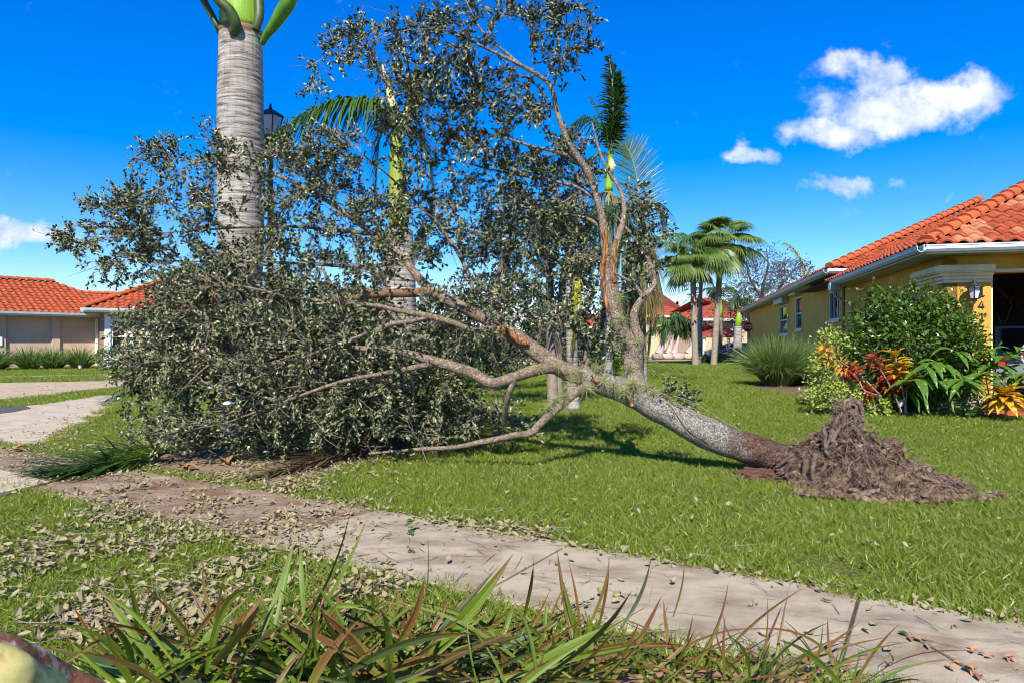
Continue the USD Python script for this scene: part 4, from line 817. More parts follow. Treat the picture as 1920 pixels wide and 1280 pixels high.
CROWN = [  # (px, py, spread x, spread y, tilt, twigs, distance, spread of distance)
 (690, 90, 75, 55, 0, 20, 8.25, .4), (790, 105, 95, 75, 0, 27, 8.3, .4), (865, 60, 75, 55, 0, 18, 8.25, .4), (905, 165, 115, 48, 15, 30, 8.4, .4), (830, 200, 90, 60, 0, 24, 8.6, .5), (1062, 40, 40, 40, 0, 14, 8.2, .2), (1000, 60, 18, 50, 0, 6, 8.25, .2),
 (1052, 115, 24, 28, 0, 7, 8.25, .2), (955, 10, 35, 22, 0, 5, 8.3, .2), (588, 125, 14, 40, 0, 3, 8.2, .1), (640, 95, 40, 18, 0, 5, 8.2, .1), (1105, 70, 22, 22, 0, 3, 8.2, .2), (765, 225, 55, 95, 0, 26, 8.9, .5), (950, 240, 115, 58, 10, 40, 8.6, .6), (870, 320, 125, 70, 0, 42, 9.0, .7),
 (1000, 330, 100, 60, 0, 36, 9.0, .7), (900, 420, 150, 75, 0, 58, 9.3, .8), (1010, 440, 90, 75, 0, 32, 9.3, .8), (1080, 330, 40, 90, 0, 20, 8.7, .4), (1205, 410, 38, 75, 0, 12, 8.5, .3), (1236, 400, 12, 30, 0, 3, 8.5, .1), (1100, 480, 40, 60, 0, 14, 8.8, .4),
 (520, 330, 170, 50, -10, 72, 9.3, .6), (385, 285, 90, 32, 0, 26, 9.4, .5), (600, 275, 100, 45, 0, 36, 9.3, .6), (290, 300, 45, 25, 0, 8, 9.4, .3), (335, 380, 125, 50, 0, 58, 9.4, .7), (225, 392, 60, 22, 0, 14, 9.4, .4), (205, 450, 100, 26, 0, 30, 9.4, .6), (140, 440, 30, 12, 0, 6, 9.4, .3),
 (300, 500, 120, 48, 0, 62, 9.4, .7), (450, 440, 90, 55, 0, 52, 9.3, .8), (600, 420, 150, 70, 0, 86, 9.3, .8), (750, 430, 80, 75, 0, 44, 9.3, .8), (450, 570, 165, 75, 0, 150, 9.1, .9), (620, 560, 110, 80, 0, 92, 9.0, .9), (335, 640, 115, 80, 0, 115, 9.1, .9), (500, 690, 180, 85, 0, 200, 8.9, 1.0),
 (410, 770, 170, 64, 0, 150, 8.9, .8), (600, 770, 150, 65, 0, 95, 8.9, .8), (700, 670, 100, 70, 0, 66, 8.9, .8), (780, 720, 80, 50, 0, 34, 9.0, .7), (268, 690, 45, 45, 0, 22, 9.1, .5), (850, 640, 90, 40, 0, 28, 9.1, .8), (880, 560, 90, 45, 0, 34, 9.2, .8), (1000, 560, 70, 50, 0, 28, 9.3, .7),
 (1060, 600, 40, 55, 0, 8, 9.0, .5), (1255, 745, 35, 18, 0, 6, 8.4, .15), (560, 640, 260, 170, 0, 90, 9.6, .9), (690, 775, 90, 45, 0, 34, 8.7, .5), (780, 790, 110, 36, 0, 40, 9.2, .5), (860, 700, 90, 50, 0, 22, 9.6, .6), (760, 640, 80, 60, 0, 30, 9.6, .6), (880, 770, 90, 36, 0, 34, 9.3, .6), (740, 805, 120, 28, 0, 44, 9.3, .4), (960, 790, 55, 28, 0, 10, 9.2, .4), (1095, 540, 45, 90, 0, 22, 8.9, .4), (1190, 500, 40, 60, 0, 12, 8.6, .3), (1150, 640, 40, 40, 0, 6, 8.5, .3)]
def attractors(blobs, r):
    out = []
    for (x, y, sx, sy, tilt, n, D, dD) in blobs:
        n = int(n); a = r.uniform(0, 2 * np.pi, n); q = np.sqrt(r.uniform(0, 1, n)) * 1.08
        ex, ey = q * np.cos(a) * sx, q * np.sin(a) * sy; t = math.radians(tilt)
        X, Y = x + ex * math.cos(t) - ey * math.sin(t), y + ex * math.sin(t) + ey * math.cos(t)
        d = D + np.clip(r.normal(0, .5, n), -1, 1) * dD
        for i in range(n):
            p = P(X[i], Y[i], d[i]); p[2] = max(p[2], .07 + .1 * r.uniform()); out.append(p)
    return np.array(out)
def grow(p0, t0, r0, att, r, wand=.12, rmax=.011, back=.6, sag=.05, K=7):
    """grows a twig from the nearest fitting point of the skeleton to every attractor, nearest first"""
    N = np.array(p0); T = np.array(t0); R = np.array(r0)
    d = np.array([np.min(np.linalg.norm(N - a, axis=1)) for a in att]); order = np.argsort(d)
    paths, rads = [], []
    buf_p, buf_t, buf_r = [N], [T], [R]; n = len(N)
    cap = n + len(att) * K; NP, NT, NR = np.zeros((cap, 3)), np.zeros((cap, 3)), np.zeros(cap); NP[:n], NT[:n], NR[:n] = N, T, R
    for i in order:
        a = att[i]; v = a - NP[:n]; L = np.linalg.norm(v, axis=1) + 1e-6
        cs = np.einsum('ij,ij->i', v, NT[:n]) / L
        cost = L * (1 + back * (1 - cs)) + np.where(NR[:n] > .12, .35, 0) + np.where(NR[:n] < .0035, .3, 0)
        j = int(np.argmin(cost)); b = NP[j]; Lj = L[j]
        c = b + NT[j] * Lj * .35 + (a - b) * .18 + r.normal(0, wand * .5, 3) * Lj
        k = np.linspace(0, 1, K)[:, None]
        path = (1 - k) ** 2 * b + 2 * k * (1 - k) * c + k ** 2 * a + np.array([0, 0, sag]) * np.sin(np.pi * k) * Lj
        path[1:-1] += r.normal(0, .012, (K - 2, 3)) * min(1, Lj)
        rs = min(NR[j] * .6, rmax * (.45 + .7 * Lj)); rad = np.linspace(max(rs, .003), .0022, K)
        paths.append(path); rads.append(rad)
        tt = unit(np.gradient(path, axis=0)); NP[n:n + K - 1], NT[n:n + K - 1], NR[n:n + K - 1] = path[1:], tt[1:], rad[1:]; n += K - 1
    return np.array(paths), np.array(rads)
def foliage(paths, r, n=34, L=.075, W=.034, shoots=4, slen=.26, sag=.25, start=.35):
    """leafy side shoots and leaves along the outer part of every twig"""
    M, K, _ = paths.shape
    ts = r.uniform(start, 1, (M, shoots)); ts[:, 0] = .98
    idx = np.clip((ts * (K - 1)).astype(int), 0, K - 2); fr = (ts * (K - 1) - idx)[..., None]
    rows = np.arange(M)[:, None]
    b = paths[rows, idx] * (1 - fr) + paths[rows, idx + 1] * fr
    tan = unit(paths[rows, idx + 1] - paths[rows, idx])
    d = unit(tan + r.normal(0, .55, b.shape)); ln = slen * r.uniform(.5, 1.25, (M, shoots))[..., None]
    b, d, ln = b.reshape(-1, 3), d.reshape(-1, 3), ln.reshape(-1, 1)
    e = b + d * ln + np.array([0, 0, -1.]) * ln * sag * r.uniform(0, 1, ln.shape); m_ = (b + e) / 2 + r.normal(0, .02, b.shape); 
    sh = np.stack([b, m_, e], 1)
    per = max(1, n // shoots)
    q = r.uniform(.08, 1.03, (len(sh), per))[..., None]
    lp = (1 - q) ** 2 * b[:, None] + 2 * q * (1 - q) * m_[:, None] + q ** 2 * e[:, None]
    ld = unit(d[:, None] * .8 + r.normal(0, .5, lp.shape)); nn = unit(r.normal(0, .7, lp.shape) + np.array([0, 0, .6]))
    lp, ld, nn = lp.reshape(-1, 3), ld.reshape(-1, 3), nn.reshape(-1, 3)
    size = r.uniform(.6, 1.25, len(lp))
    lv = leaves(lp, ld, nn, L * size, W * size * r.uniform(.8, 1.2, len(lp)), fold=r.choice([.15, .3], ()) if False else .22)
    return sh, lv
r1 = np.random.default_rng(21)
att = attractors(CROWN, r1)
_px, _pz = 960 + att[:, 0] / att[:, 1] * FPX, 640 - (att[:, 2] - CAM_H) / att[:, 1] * FPX   # the crown is thin in front of the royal palm
att = att[~((np.abs(_px - 450) < 48) & (_pz > 325) & (_pz < 452) & (r1.uniform(size=len(att)) < .85))]
tw, twr = grow(np.vstack(sk_p), np.vstack(sk_t), np.concatenate(sk_r), att, r1)
sh, lv = foliage(tw, r1, 66, .060, .029, 6, .23)
gh = gz(lv[0][:, 0], lv[0][:, 1]); lv[0][:, 2] = np.maximum(lv[0][:, 2], gh + .025 + .03 * r1.uniform(size=len(gh)))
part('twigs', [tubes(tw, twr, 4), tubes(sh, np.tile([.0044, .0034, .002], (len(sh), 1)), 3)], 'twig_bark', ft, True, kind='stuff')
part('leaf', lv, 'fallen_leaf', ft, kind='stuff')
# bare whips that stick out of the crown
wp, wr = [], []
for k in range(520):
    i = r1.integers(len(tw)); b = tw[i][3]
    if b[0] > .9: continue
    d = unit(tw[i][5] - tw[i][2] + r1.normal(0, .35, 3)); L = r1.uniform(.25, .75)
    k_ = np.linspace(0, 1, 6)[:, None]; c = b + d * L * k_ + r1.normal(0, .08, 3) * k_ ** 2 * L
    c[:, 2] = np.maximum(c[:, 2], .05); wp.append(c); wr.append(np.linspace(.006, .0018, 6))
part('bare_whip', tubes(np.array(wp), np.array(wr), 4), 'twig_bark', ft, kind='stuff')
# grey air plants on the fork
def tuft_mesh(c, n, h, r, W=.006, up=.6, K=5, droop=.5, lo=.6):
    out = []
    for _ in range(n):
        d = unit(r.normal(0, 1, 3) + np.array([0, 0, up])); L = h * r.uniform(lo, 1.1); k = np.linspace(0, 1, K)[:, None]
        p = c + r.normal(0, .03, 3) * h * 2 + d * L * k - np.array([0, 0, droop]) * L * k ** 2 * r.uniform(.2, 1)
        out.append(ribbon(p, W * np.linspace(1, .15, K), np.cross(d, r.normal(0, 1, 3)), .1))
    return out
for (x, y, D, n, h) in ((1187, 722, 8.28, 150, .16), (1170, 735, 8.3, 90, .14), (1165, 600, 8.4, 80, .15), (1172, 640, 8.38, 70, .12), (1120, 690, 8.5, 70, .15), (1085, 700, 8.5, 90, .15), (1045, 688, 8.55, 60, .13), (1058, 745, 8.2, 110, .17), (1040, 752, 8.15, 60, .14), (1212, 725, 8.3, 60, .12), (1132, 715, 8.4, 60, .12), (1150, 480, 8.4, 40, .12), (1010, 690, 8.45, 40, .11), (1195, 640, 8.4, 40, .1), (870, 690, 8.35, 40, .1), (1100, 728, 8.3, 80, .14), (1152, 722, 8.35, 70, .13), (1225, 735, 8.25, 50, .11), (1070, 715, 8.4, 60, .13), (1180, 690, 8.38, 60, .12), (1160, 560, 8.42, 50, .11), (1030, 765, 8.12, 50, .13)):
    part('air_plant', tuft_mesh(P(x, y, D), int(n * 1.7), h * 1.25, r1, .0045, .5), 'moss', ft)
# sprouts along the trunk's upper edge
c_, _r = limb([(1210, 745, 8.3, .02), (1290, 770, 8.2, .015), (1390, 815, 8.0, .01)], 6)
part('sprout', [tubes(spline([P(a, b, d) for a, b, d in q], 6)[None], np.full((1, 6 * (len(q) - 1) + 1), .005), 4) for q in ([(1230, 735, 8.3), (1290, 750, 8.2), (1350, 785, 8.1), (1395, 812, 8.0)], [(1255, 748, 8.2), (1300, 772, 8.1), (1345, 790, 8.0)], [(1240, 742, 8.3), (1290, 790, 8.0), (1330, 812, 7.9)])], 'twig_bark', ft)

# root plate
def root_plate():
    ridge = np.array([(3.02, 7.75, .26), (3.22, 7.62, .44), (3.40, 7.5, .56), (3.52, 7.43, .66), (3.61, 7.4, .68), (3.70, 7.37, .60), (3.82, 7.3, .55), (3.98, 7.24, .50), (4.15, 7.2, .37), (4.4, 7.15, .24), (4.62, 7.1, .12), (4.8, 7.05, .0)])
    U_, V_ = 220, 110
    s = np.linspace(0, len(ridge) - 1, U_); R = np.stack([np.interp(s, np.arange(len(ridge)), ridge[:, k]) for k in range(3)], 1)
    frac = s / (len(ridge) - 1)
    wf = np.interp(frac, [0, .15, .4, .7, 1], [.45, .85, 1.0, .75, .15]); wb = np.interp(frac, [0, .3, .7, 1], [.3, .35, .3, .1])
    t = np.linspace(-1, 1, V_); out = np.zeros((U_, V_, 3))
    for j, tt in enumerate(t):
        k = abs(tt); w = np.where(tt > 0, wf, wb); dirn = np.array([-.16, -1.0]) if tt > 0 else np.array([.1, 1.0])
        out[:, j, 0] = R[:, 0] + dirn[0] * w * k; out[:, j, 1] = R[:, 1] + dirn[1] * w * k
        out[:, j, 2] = R[:, 2] * (1 - k ** (1.25 if tt > 0 else 2.2)) - .06 * (k > .97)
    v = out.reshape(-1, 3)
    n = meshkit.fbm(v * 5, 4, 3) - .5; n2 = meshkit.fbm(v * 16, 3, 5) - .5; n3 = np.abs(meshkit.fbm(v * 9 + 7, 3, 8) - .5)
    edge = np.clip(v[:, 2] * 6, 0.15, 1)
    n4 = np.floor(meshkit.noise(v * 11 + 3, 2) * 4) / 4 - .4
    v = v + np.stack([n2 * .14 + n * .10, -(n * .34 + n2 * .16 - n3 * .42 + n4 * .05), n * .24 + n2 * .16 - n3 * .38 + n4 * .05], 1) * edge[:, None]
    i, j = np.meshgrid(np.arange(U_ - 1), np.arange(V_ - 1), indexing='ij')
    q = np.stack([i * V_ + j, i * V_ + j + 1, (i + 1) * V_ + j + 1, (i + 1) * V_ + j], -1).reshape(-1, 4)
    return (v, q[:, ::-1]), out
(rp_v, rp_f), rp = root_plate()
part('root_plate', (rp_v, rp_f), 'soil', ft, False, label='torn up plate of brown clods and roots')
rr = np.random.default_rng(5); RPV = rp_v.reshape(220, 110, 3)
def surf(u, v): return RPV[int(np.clip(u * 219, 0, 219)), int(np.clip((v + 1) / 2 * 109, 0, 109))]
for k in range(26):   # roots creeping over the clods
    u, v = rr.uniform(.04, .9), rr.uniform(-.1, .5); pts = []
    du, dv = rr.normal(.012, .03), rr.uniform(.05, .11)
    for q in range(8):
        p = surf(u, v) + np.array([rr.normal(0, .012), -rr.uniform(.0, .035), rr.uniform(0, .03)]); pts.append(p); u += du + rr.normal(0, .012); v += dv
        if v > .96: break
    if len(pts) < 3: continue
    c = spline(pts, 4); r0 = rr.choice([.004, .006, .009, .014], p=[.4, .3, .2, .1])
    part('root', tubes(c[None], np.linspace(r0 * 1.5, r0 * .5, len(c))[None], 7), 'root_bark', ft, True)
big = [([(1548, 868), (1556, 830), (1568, 790), (1585, 765), (1600, 752), (1612, 760), (1617, 775)], 7.28, .035), ([(1700, 880), (1722, 890), (1745, 900), (1770, 915), (1805, 930)], 6.98, .036), ([(1640, 905), (1655, 912), (1662, 930), (1670, 938)], 6.62, .03), ([(1600, 935), (1625, 925), (1650, 918)], 6.55, .03),
       ([(1512, 860), (1508, 890), (1506, 915)], 7.3, .03), ([(1530, 850), (1524, 880), (1528, 910), (1540, 940)], 7.1, .024), ([(1675, 930), (1700, 930), (1740, 937), (1790, 940)], 6.7, .016), ([(1572, 810), (1584, 780), (1580, 760), (1592, 748), (1608, 752), (1618, 772)], 7.28, .026), ([(1600, 800), (1606, 780), (1604, 762), (1596, 752)], 7.26, .02), ([(1590, 815), (1612, 800), (1618, 785)], 7.2, .018), ([(1560, 830), (1575, 800), (1598, 790)], 7.2, .02), ([(1655, 832), (1668, 840), (1670, 858)], 7.1, .022), ([(1545, 800), (1548, 840), (1560, 870)], 7.2, .022), ([(1600, 800), (1620, 830), (1630, 870)], 7.12, .02)]
for rows, D, r0 in big:
    c = spline([P(a, b, D) for a, b in rows], 6); c[:, 2] = np.maximum(c[:, 2], .02); c += rr.normal(0, .006, c.shape)
    part('root', tubes(c[None], (r0 * np.linspace(1.15, .6, len(c)))[None], 9, True), 'root_bark', ft, True, label='thick root end')
def clods(n, pts, r, smin, smax):
    base = trimesh.creation.icosphere(1, 1.0); bv, bf = np.array(base.vertices), np.array(base.faces); out = []
    for i in range(n):
        k = bv * (1 + .55 * (r.uniform(size=(len(bv), 1)) - .5)) * r.uniform(.6, 1.2, 3) * (smin + (smax - smin) * r.uniform() ** 2.2); out.append((k + pts[i], bf))
    return out
cp = np.array([surf(rr.uniform(.02, .95), rr.uniform(-.2, .98)) for _ in range(420)])
part('soil_clods', clods(420, cp, rr, .008, .042), 'soil', ft, kind='stuff')
gp = np.array([[*(np.array([3.9, 6.95]) + np.array([math.cos(a) * .95, math.sin(a) * .42]) * (1 + abs(rr.normal(0, .09)))), .04] for a in rr.uniform(math.pi * 1.0, 1.9 * math.pi, 260)])
part('soil_crumbs', clods(260, gp, rr, .006, .035), 'soil', ft, kind='stuff')
hair = []
for k in range(2200):   # rootlets
    if k < 330: b = P(rr.uniform(1560, 1618), rr.uniform(752, 830), 7.3 + rr.normal(0, .08)); 
    else: b = surf(rr.uniform(0, .95), rr.uniform(-.05, .9))
    d = unit(rr.normal(0, 1, 3) + np.array([0, -.4, -.1])); L = rr.uniform(.05, .2)
    q = np.linspace(0, 1, 4)[:, None]; hair.append(b + d * L * q + rr.normal(0, .05, 3) * q ** 2 - np.array([0, 0, .06]) * q ** 2)
part('rootlet', tubes(np.array(hair), np.tile([.004, .0035, .0025, .001], (len(hair), 1)), 3), 'root_bark', ft, kind='stuff')
kn = trimesh.creation.icosphere(4, 1.0); kv = np.array(kn.vertices); kc = P(1592, 786, 7.35)
kv = kc + kv * np.array([.13, .12, .16]) * (1 + 1.1 * (meshkit.fbm(kv * 2.2, 4, 4)[:, None] - .5)); part('root_crown', (kv, np.array(kn.faces)), 'root_bark', ft, label='knot of broken roots at the top of the plate')
mound = trimesh.creation.icosphere(4, 1.0); mv = np.array(mound.vertices); mc = G(1428, 893)
mv = mc + mv * np.array([.34, .30, .085]) * (1 + .9 * (meshkit.fbm(mv * 3.5, 4, 6)[:, None] - .5)); 
solo('soil_heap', (mv, np.array(mound.faces)), 'red_soil', 'small heap of reddish soil under the foot of the fallen trunk', 'soil')
print('crown leaves', len(lv[0]) // 5, 'twigs', len(tw))

# ------------------------------------------------------------------ palms
def palm_trunk(base, top, r0, r1_, rings=40, sides=22, bulge=.0, seed=0):
    """ringed trunk; r0 at the foot, r1_ at the top"""
    base, top = np.asarray(base, float), np.asarray(top, float); L = np.linalg.norm(top - base); n = rings * 4 + 1
    k = np.linspace(0, 1, n); c = base + (top - base) * k[:, None]
    rad = r0 + (r1_ - r0) * k + bulge * np.sin(np.pi * np.clip((k - .25) / .75, 0, 1))
    ph = (k * rings) % 1; rad = rad * (1 - .022 * (ph < .25)) + rad * .10 * np.exp(-k * L / .25)
    v, f = tubes(c[None], rad[None], sides, True)
    nz = meshkit.fbm(v * np.array([5, 5, 2.5]), 3, seed)[:, None] - .5
    ctr = np.repeat(c, sides, 0); return v + (v - ctr) * nz * .06, f
def frond(rows, n, L, W, up=(0, 0, 1), ang=60, droop=.5, start=.12, seed=0, K=5, rr_=.03, lift=.15, jit=.12, sides=(-1, 1), fold=.14, both=False):
    """feather leaf: rachis through rows of points; returns rachis mesh and the list of leaflets"""
    r = np.random.default_rng(seed); c = spline(np.array(rows, float), 10); t = unit(np.gradient(c, axis=0)); m = len(c); out = []
    up = np.asarray(up, float)
    for s in sides:
        for i in range(n):
            q = start + (1 - start) * (i + r.uniform(0, .5)) / n; j = min(int(q * (m - 1)), m - 2); a = q * (m - 1) - j
            b = c[j] * (1 - a) + c[j + 1] * a; tt = unit(t[j]); sd = unit(np.cross(tt, up)); un = np.cross(sd, tt)
            an = math.radians(ang * (1.1 - .55 * q) + r.normal(0, 5)); d = unit(tt * math.cos(an) + s * sd * math.sin(an) + un * (lift + r.normal(0, jit)))
            l = L * (math.sin(math.pi * (.12 + .83 * q)) ** .7) * r.uniform(.8, 1.08); k = np.linspace(0, 1, K)[:, None]
            p = b + d * l * k - np.array([0, 0, droop]) * l * k ** 2 * r.uniform(.75, 1.25)
            out.append(ribbon(p, W * np.array(np.interp(np.linspace(0, 1, K), [0, .2, .6, 1], [.5, 1, .75, .06])), sd if abs(s * math.sin(an)) < .3 else unit(np.cross(d, un)), fold))
    return tubes(c[None], (rr_ * np.linspace(1, .18, len(c)))[None], 7, True), out
def add_frond(parent, rows, n, L, W, mat='frond_green', rmat='rachis_green', leaflets=False, name='frond', label=None, **kw):
    ra, lf = frond(rows, n, L, W, **kw)
    fr_ = part(name, ra, rmat, parent, True, label=label)
    if leaflets:
        for m in lf: part('leaflet', m, mat, fr_)
    else: part('leaflets', lf, mat, fr_, kind='stuff')
    return fr_

# the royal palm close by, its crown above the frame
pb = np.array([P(452, 0, 11.4)[0], 11.4, 0.0]); ptop = P(451, 62, 11.4)
rp1 = thing('royal_palm', 'tall royal palm with grey ringed trunk and bright green crownshaft behind the fallen crown', 'palm tree', pb)
part('trunk', palm_trunk(pb, ptop, .31, .345, 66, 28, .045, 3), 'palm_trunk', rp1, True)
k = np.linspace(0, 1, 14); cs = ptop + np.array([0, 0, 1.]) * (k * 2.1)[:, None] - [0, 0, .04]
part('crownshaft', tubes(cs[None], np.interp(k, [0, .06, .3, 1], [.30, .335, .33, .17])[None], 26, True), 'crownshaft_green', rp1, True)
part('collar', lathe([(.345, -.06), (.362, -.02), (.352, .03), (.33, .045)], ptop, 26), 'rachis_brown', rp1, True)
def stalk(rows, mat, name='frond_stalk', label=None):
    p = np.array([[*P(a, b, d), r] for a, b, d, r in rows]); s = spline(p, 8)
    v, f = tubes(s[None, :, :3], np.clip(s[None, :, 3], .01, None), 14, True)
    return part(name, (v, f), mat, rp1, True, label=label)
stalk([(436, 62, 11.05, .075), (442, 48, 10.98, .085), (432, 22, 10.9, .085), (412, 2, 10.85, .085), (380, -40, 10.8, .09), (330, -120, 10.7, .09)], 'petiole_dark', label='dark broken stalk in front of the crownshaft')
stalk([(412, 60, 11.3, .06), (408, 50, 11.2, .05), (395, 25, 11.2, .055), (382, 0, 11.2, .06), (360, -60, 11.2, .07)], 'petiole_dark')
stalk([(492, 82, 11.3, .05), (500, 66, 11.2, .065), (512, 50, 11.1, .085), (528, 25, 11.0, .115), (543, 0, 10.9, .12), (560, -50, 10.8, .11)], 'petiole_green', label='green stalk bent outward beside the crownshaft')
stalk([(478, 58, 11.25, .07), (486, 30, 11.25, .08), (484, -10, 11.3, .08), (480, -60, 11.4, .07)], 'petiole_dark')
for k_ in range(6):   # crown out of the frame
    a = k_ * 1.05 + .3; o = ptop + [0, 0, 2.0]; d = np.array([math.cos(a), math.sin(a), 0])
    add_frond(rp1, [o, o + d * .8 + [0, 0, 1.0], o + d * 2.0 + [0, 0, 1.5], o + d * 3.2 + [0, 0, 1.0]], 40, .6, .04, 'frond_dark', seed=k_)

# street lamp behind it
lp = P(497, 640, 12.6); lz = P(497, 232, 12.6)[2]; lx = P(507, 0, 12.6)[0]; lo = np.array([lx, 12.6, 0])
sl_ = thing('street_lamp', 'black street lamp with lantern head behind the royal palm trunk', 'street lamp', lo)
part('post', tubes(np.array([[lo, lo + [0, 0, lz - .42]]]), np.array([[.07, .05]]), 12, True), 'black_metal', sl_, True)
part('base', lathe([(.16, 0), (.16, .3), (.10, .45), (.08, .9), (.07, .95)], lo, 12), 'black_metal', sl_)
hc = lo + [0, 0, lz]
part('lantern_roof', lathe([(.02, .36), (.03, .27), (.09, .24), (.25, .13), (.255, .11), (.0, .11)], hc, 6), 'black_metal', sl_)
part('glass', lathe([(.225, .105), (.13, -.24), (0, -.24)], hc, 6), 'frosted', sl_)
part('frame', [tubes(np.array([[hc + [.232 * math.cos(a), .232 * math.sin(a), .11], hc + [.138 * math.cos(a), .138 * math.sin(a), -.25]]]), np.full((1, 2), .013), 5) for a in np.arange(6) * math.pi / 3], 'black_metal', sl_)
part('cup', lathe([(.0, -.235), (.145, -.24), (.12, -.31), (.055, -.44), (.05, -.5)], hc, 12), 'black_metal', sl_)

# second royal palm, torn crown
b2 = np.array([P(748, 0, 13.0)[0], 13.0, 0.]); t2 = P(748, 432, 13.0)
rp2 = thing('royal_palm', 'pale trunked palm with yellow crownshaft, snapped fronds and one frond arching sideways', 'palm tree', b2)
part('trunk', palm_trunk(b2, t2, .33, .26, 40, 22, .04, 5), 'palm_trunk', rp2, True)
k = np.linspace(0, 1, 14); cs = t2 + (P(742, 225, 13.0) - t2) * k[:, None]
part('crownshaft', tubes(cs[None], np.interp(k, [0, .08, .4, 1], [.17, .2, .17, .09])[None], 18, True), 'crownshaft_yellow', rp2, True)
PT = lambda rows: [P(a, b, d) for a, b, d in rows]
add_frond(rp2, PT([(740, 235, 13), (722, 205, 12.8), (690, 192, 12.6), (645, 193, 12.4), (600, 206, 12.2), (555, 232, 12.0), (520, 262, 11.9), (498, 292, 11.9)]), 150, .66, .045, 'frond_green', 'rachis_green', droop=1.15, lift=.5, ang=68, start=.03, seed=31, rr_=.045, jit=.4)
part('spear', tubes(spline(PT([(745, 240, 12.9), (738, 205, 12.85), (728, 165, 12.8), (717, 122, 12.8)]), 6)[None], np.interp(np.linspace(0, 1, 19), [0, .5, 1], [.06, .075, .015])[None], 8, True), 'pale_spear', rp2, True, label='snapped pale spear leaf')
add_frond(rp2, PT([(748, 245, 13), (765, 200, 13), (776, 160, 13), (780, 130, 13)]), 50, .42, .03, 'frond_yellow', 'rachis_yellow', ang=22, droop=.1, lift=.0, seed=32, start=.6, rr_=.05)
add_frond(rp2, PT([(750, 250, 13.1), (768, 215, 13.1), (782, 170, 13.1), (778, 140, 13.1)]), 70, .75, .035, 'frond_dark', 'rachis_green', ang=35, droop=1.1, lift=.1, seed=33, start=.05, rr_=.05)
add_frond(rp2, PT([(740, 245, 13), (725, 230, 13), (712, 260, 13), (706, 330, 13), (702, 400, 13)]), 50, .5, .03, 'frond_dark', 'rachis_green', ang=30, droop=.6, seed=34)
add_frond(rp2, PT([(752, 245, 13), (775, 245, 13.2), (800, 290, 13.3), (812, 370, 13.3)]), 55, .55, .03, 'frond_dark', 'rachis_green', ang=35, droop=.6, seed=35)
add_frond(rp2, PT([(742, 240, 13), (722, 215, 13.1), (712, 190, 13.2), (706, 172, 13.2)]), 24, .45, .025, 'frond_dead', 'pale_spear', ang=50, droop=.9, seed=36)

# third palm
b3 = np.array([P(1140, 0, 19.5)[0], 19.5, float(gz(3, 19.5))]); t3 = P(1141, 360, 19.5)
rp3 = thing('royal_palm', 'palm with upright wind blown fronds behind the upright limb', 'palm tree', b3)
part('trunk', palm_trunk(b3, t3, .15, .12, 40, 16, .01, 6), 'palm_trunk', rp3, True)
k = np.linspace(0, 1, 10); cs = t3 + (P(1146, 278, 19.5) - t3) * k[:, None]
part('crownshaft', tubes(cs[None], np.interp(k, [0, .1, 1], [.12, .13, .08])[None], 14, True), 'crownshaft_green', rp3, True)
add_frond(rp3, PT([(1146, 285, 19.5), (1148, 240, 19.5), (1148, 180, 19.5), (1142, 106, 19.5)]), 150, .62, .07, 'frond_dark', ang=40, droop=.3, lift=.1, seed=41, start=.03, rr_=.07, jit=.6)
add_frond(rp3, PT([(1148, 285, 19.4), (1154, 240, 19.4), (1160, 180, 19.4), (1163, 135, 19.4)]), 90, .55, .06, 'frond_green', ang=36, droop=.3, lift=.1, seed=42, start=.1, jit=.5)
add_frond(rp3, PT([(1144, 285, 19.5), (1128, 240, 19.4), (1100, 222, 19.3), (1078, 232, 19.2), (1062, 262, 19.2)]), 60, .75, .04, 'frond_dark', ang=60, droop=1.0, seed=43)
add_frond(rp3, PT([(1142, 280, 19.5), (1132, 240, 19.6), (1118, 205, 19.7), (1104, 180, 19.8)]), 40, .5, .035, 'frond_green', ang=40, droop=.5, seed=44)
add_frond(rp3, PT([(1148, 290, 19.5), (1120, 290, 19.3), (1090, 330, 19.2), (1078, 400, 19.2)]), 55, .7, .04, 'frond_dark', ang=55, droop=.8, seed=45)
for k_, u_ in enumerate(((1, 0, 0), (.7, -.7, 0), (0, -1, 0))):
    add_frond(rp3, PT([(1146, 285, 19.4 + .1 * k_), (1149 + 3 * k_, 240, 19.4), (1150 + 5 * k_, 180, 19.4), (1143 + 8 * k_, 112 + 14 * k_, 19.4)]), 80, .66, .055, 'frond_dark', up=u_, ang=32, droop=.45, lift=.05, seed=141 + k_, start=.02, rr_=.06, jit=1.0)
part('fruit_stalk', tubes(spline(PT([(1146, 300, 19.3), (1148, 312, 19.2), (1147, 322, 19.2)]), 5)[None], np.interp(np.linspace(0, 1, 11), [0, .5, 1], [.06, .11, .04])[None], 8, True), 'pale_spear', rp3, True)
# fourth palm, lower
b4 = np.array([P(1203, 0, 16.0)[0], 16.0, float(gz(3, 16))]); t4 = P(1197, 450, 16.0)
rp4 = thing('coconut_palm', 'low palm with blue green feather frond and hanging dead fronds beside the upright limb', 'palm tree', b4)
part('trunk', palm_trunk(b4, t4, .15, .11, 30, 14, .0, 8), 'palm_trunk', rp4, True)
add_frond(rp4, PT([(1197, 450, 16), (1200, 400, 15.9), (1195, 340, 15.9), (1184, 295, 15.9), (1172, 270, 15.9)]), 48, .85, .032, 'frond_blue', up=(0, -1, .1), ang=62, droop=.1, lift=.05, seed=51, start=.15, rr_=.03, jit=.05)
add_frond(rp4, PT([(1198, 450, 16), (1208, 405, 16), (1222, 382, 15.9), (1236, 388, 15.8), (1242, 412, 15.8)]), 40, .6, .035, 'frond_dark', ang=55, droop=1.0, seed=52, rr_=.03)
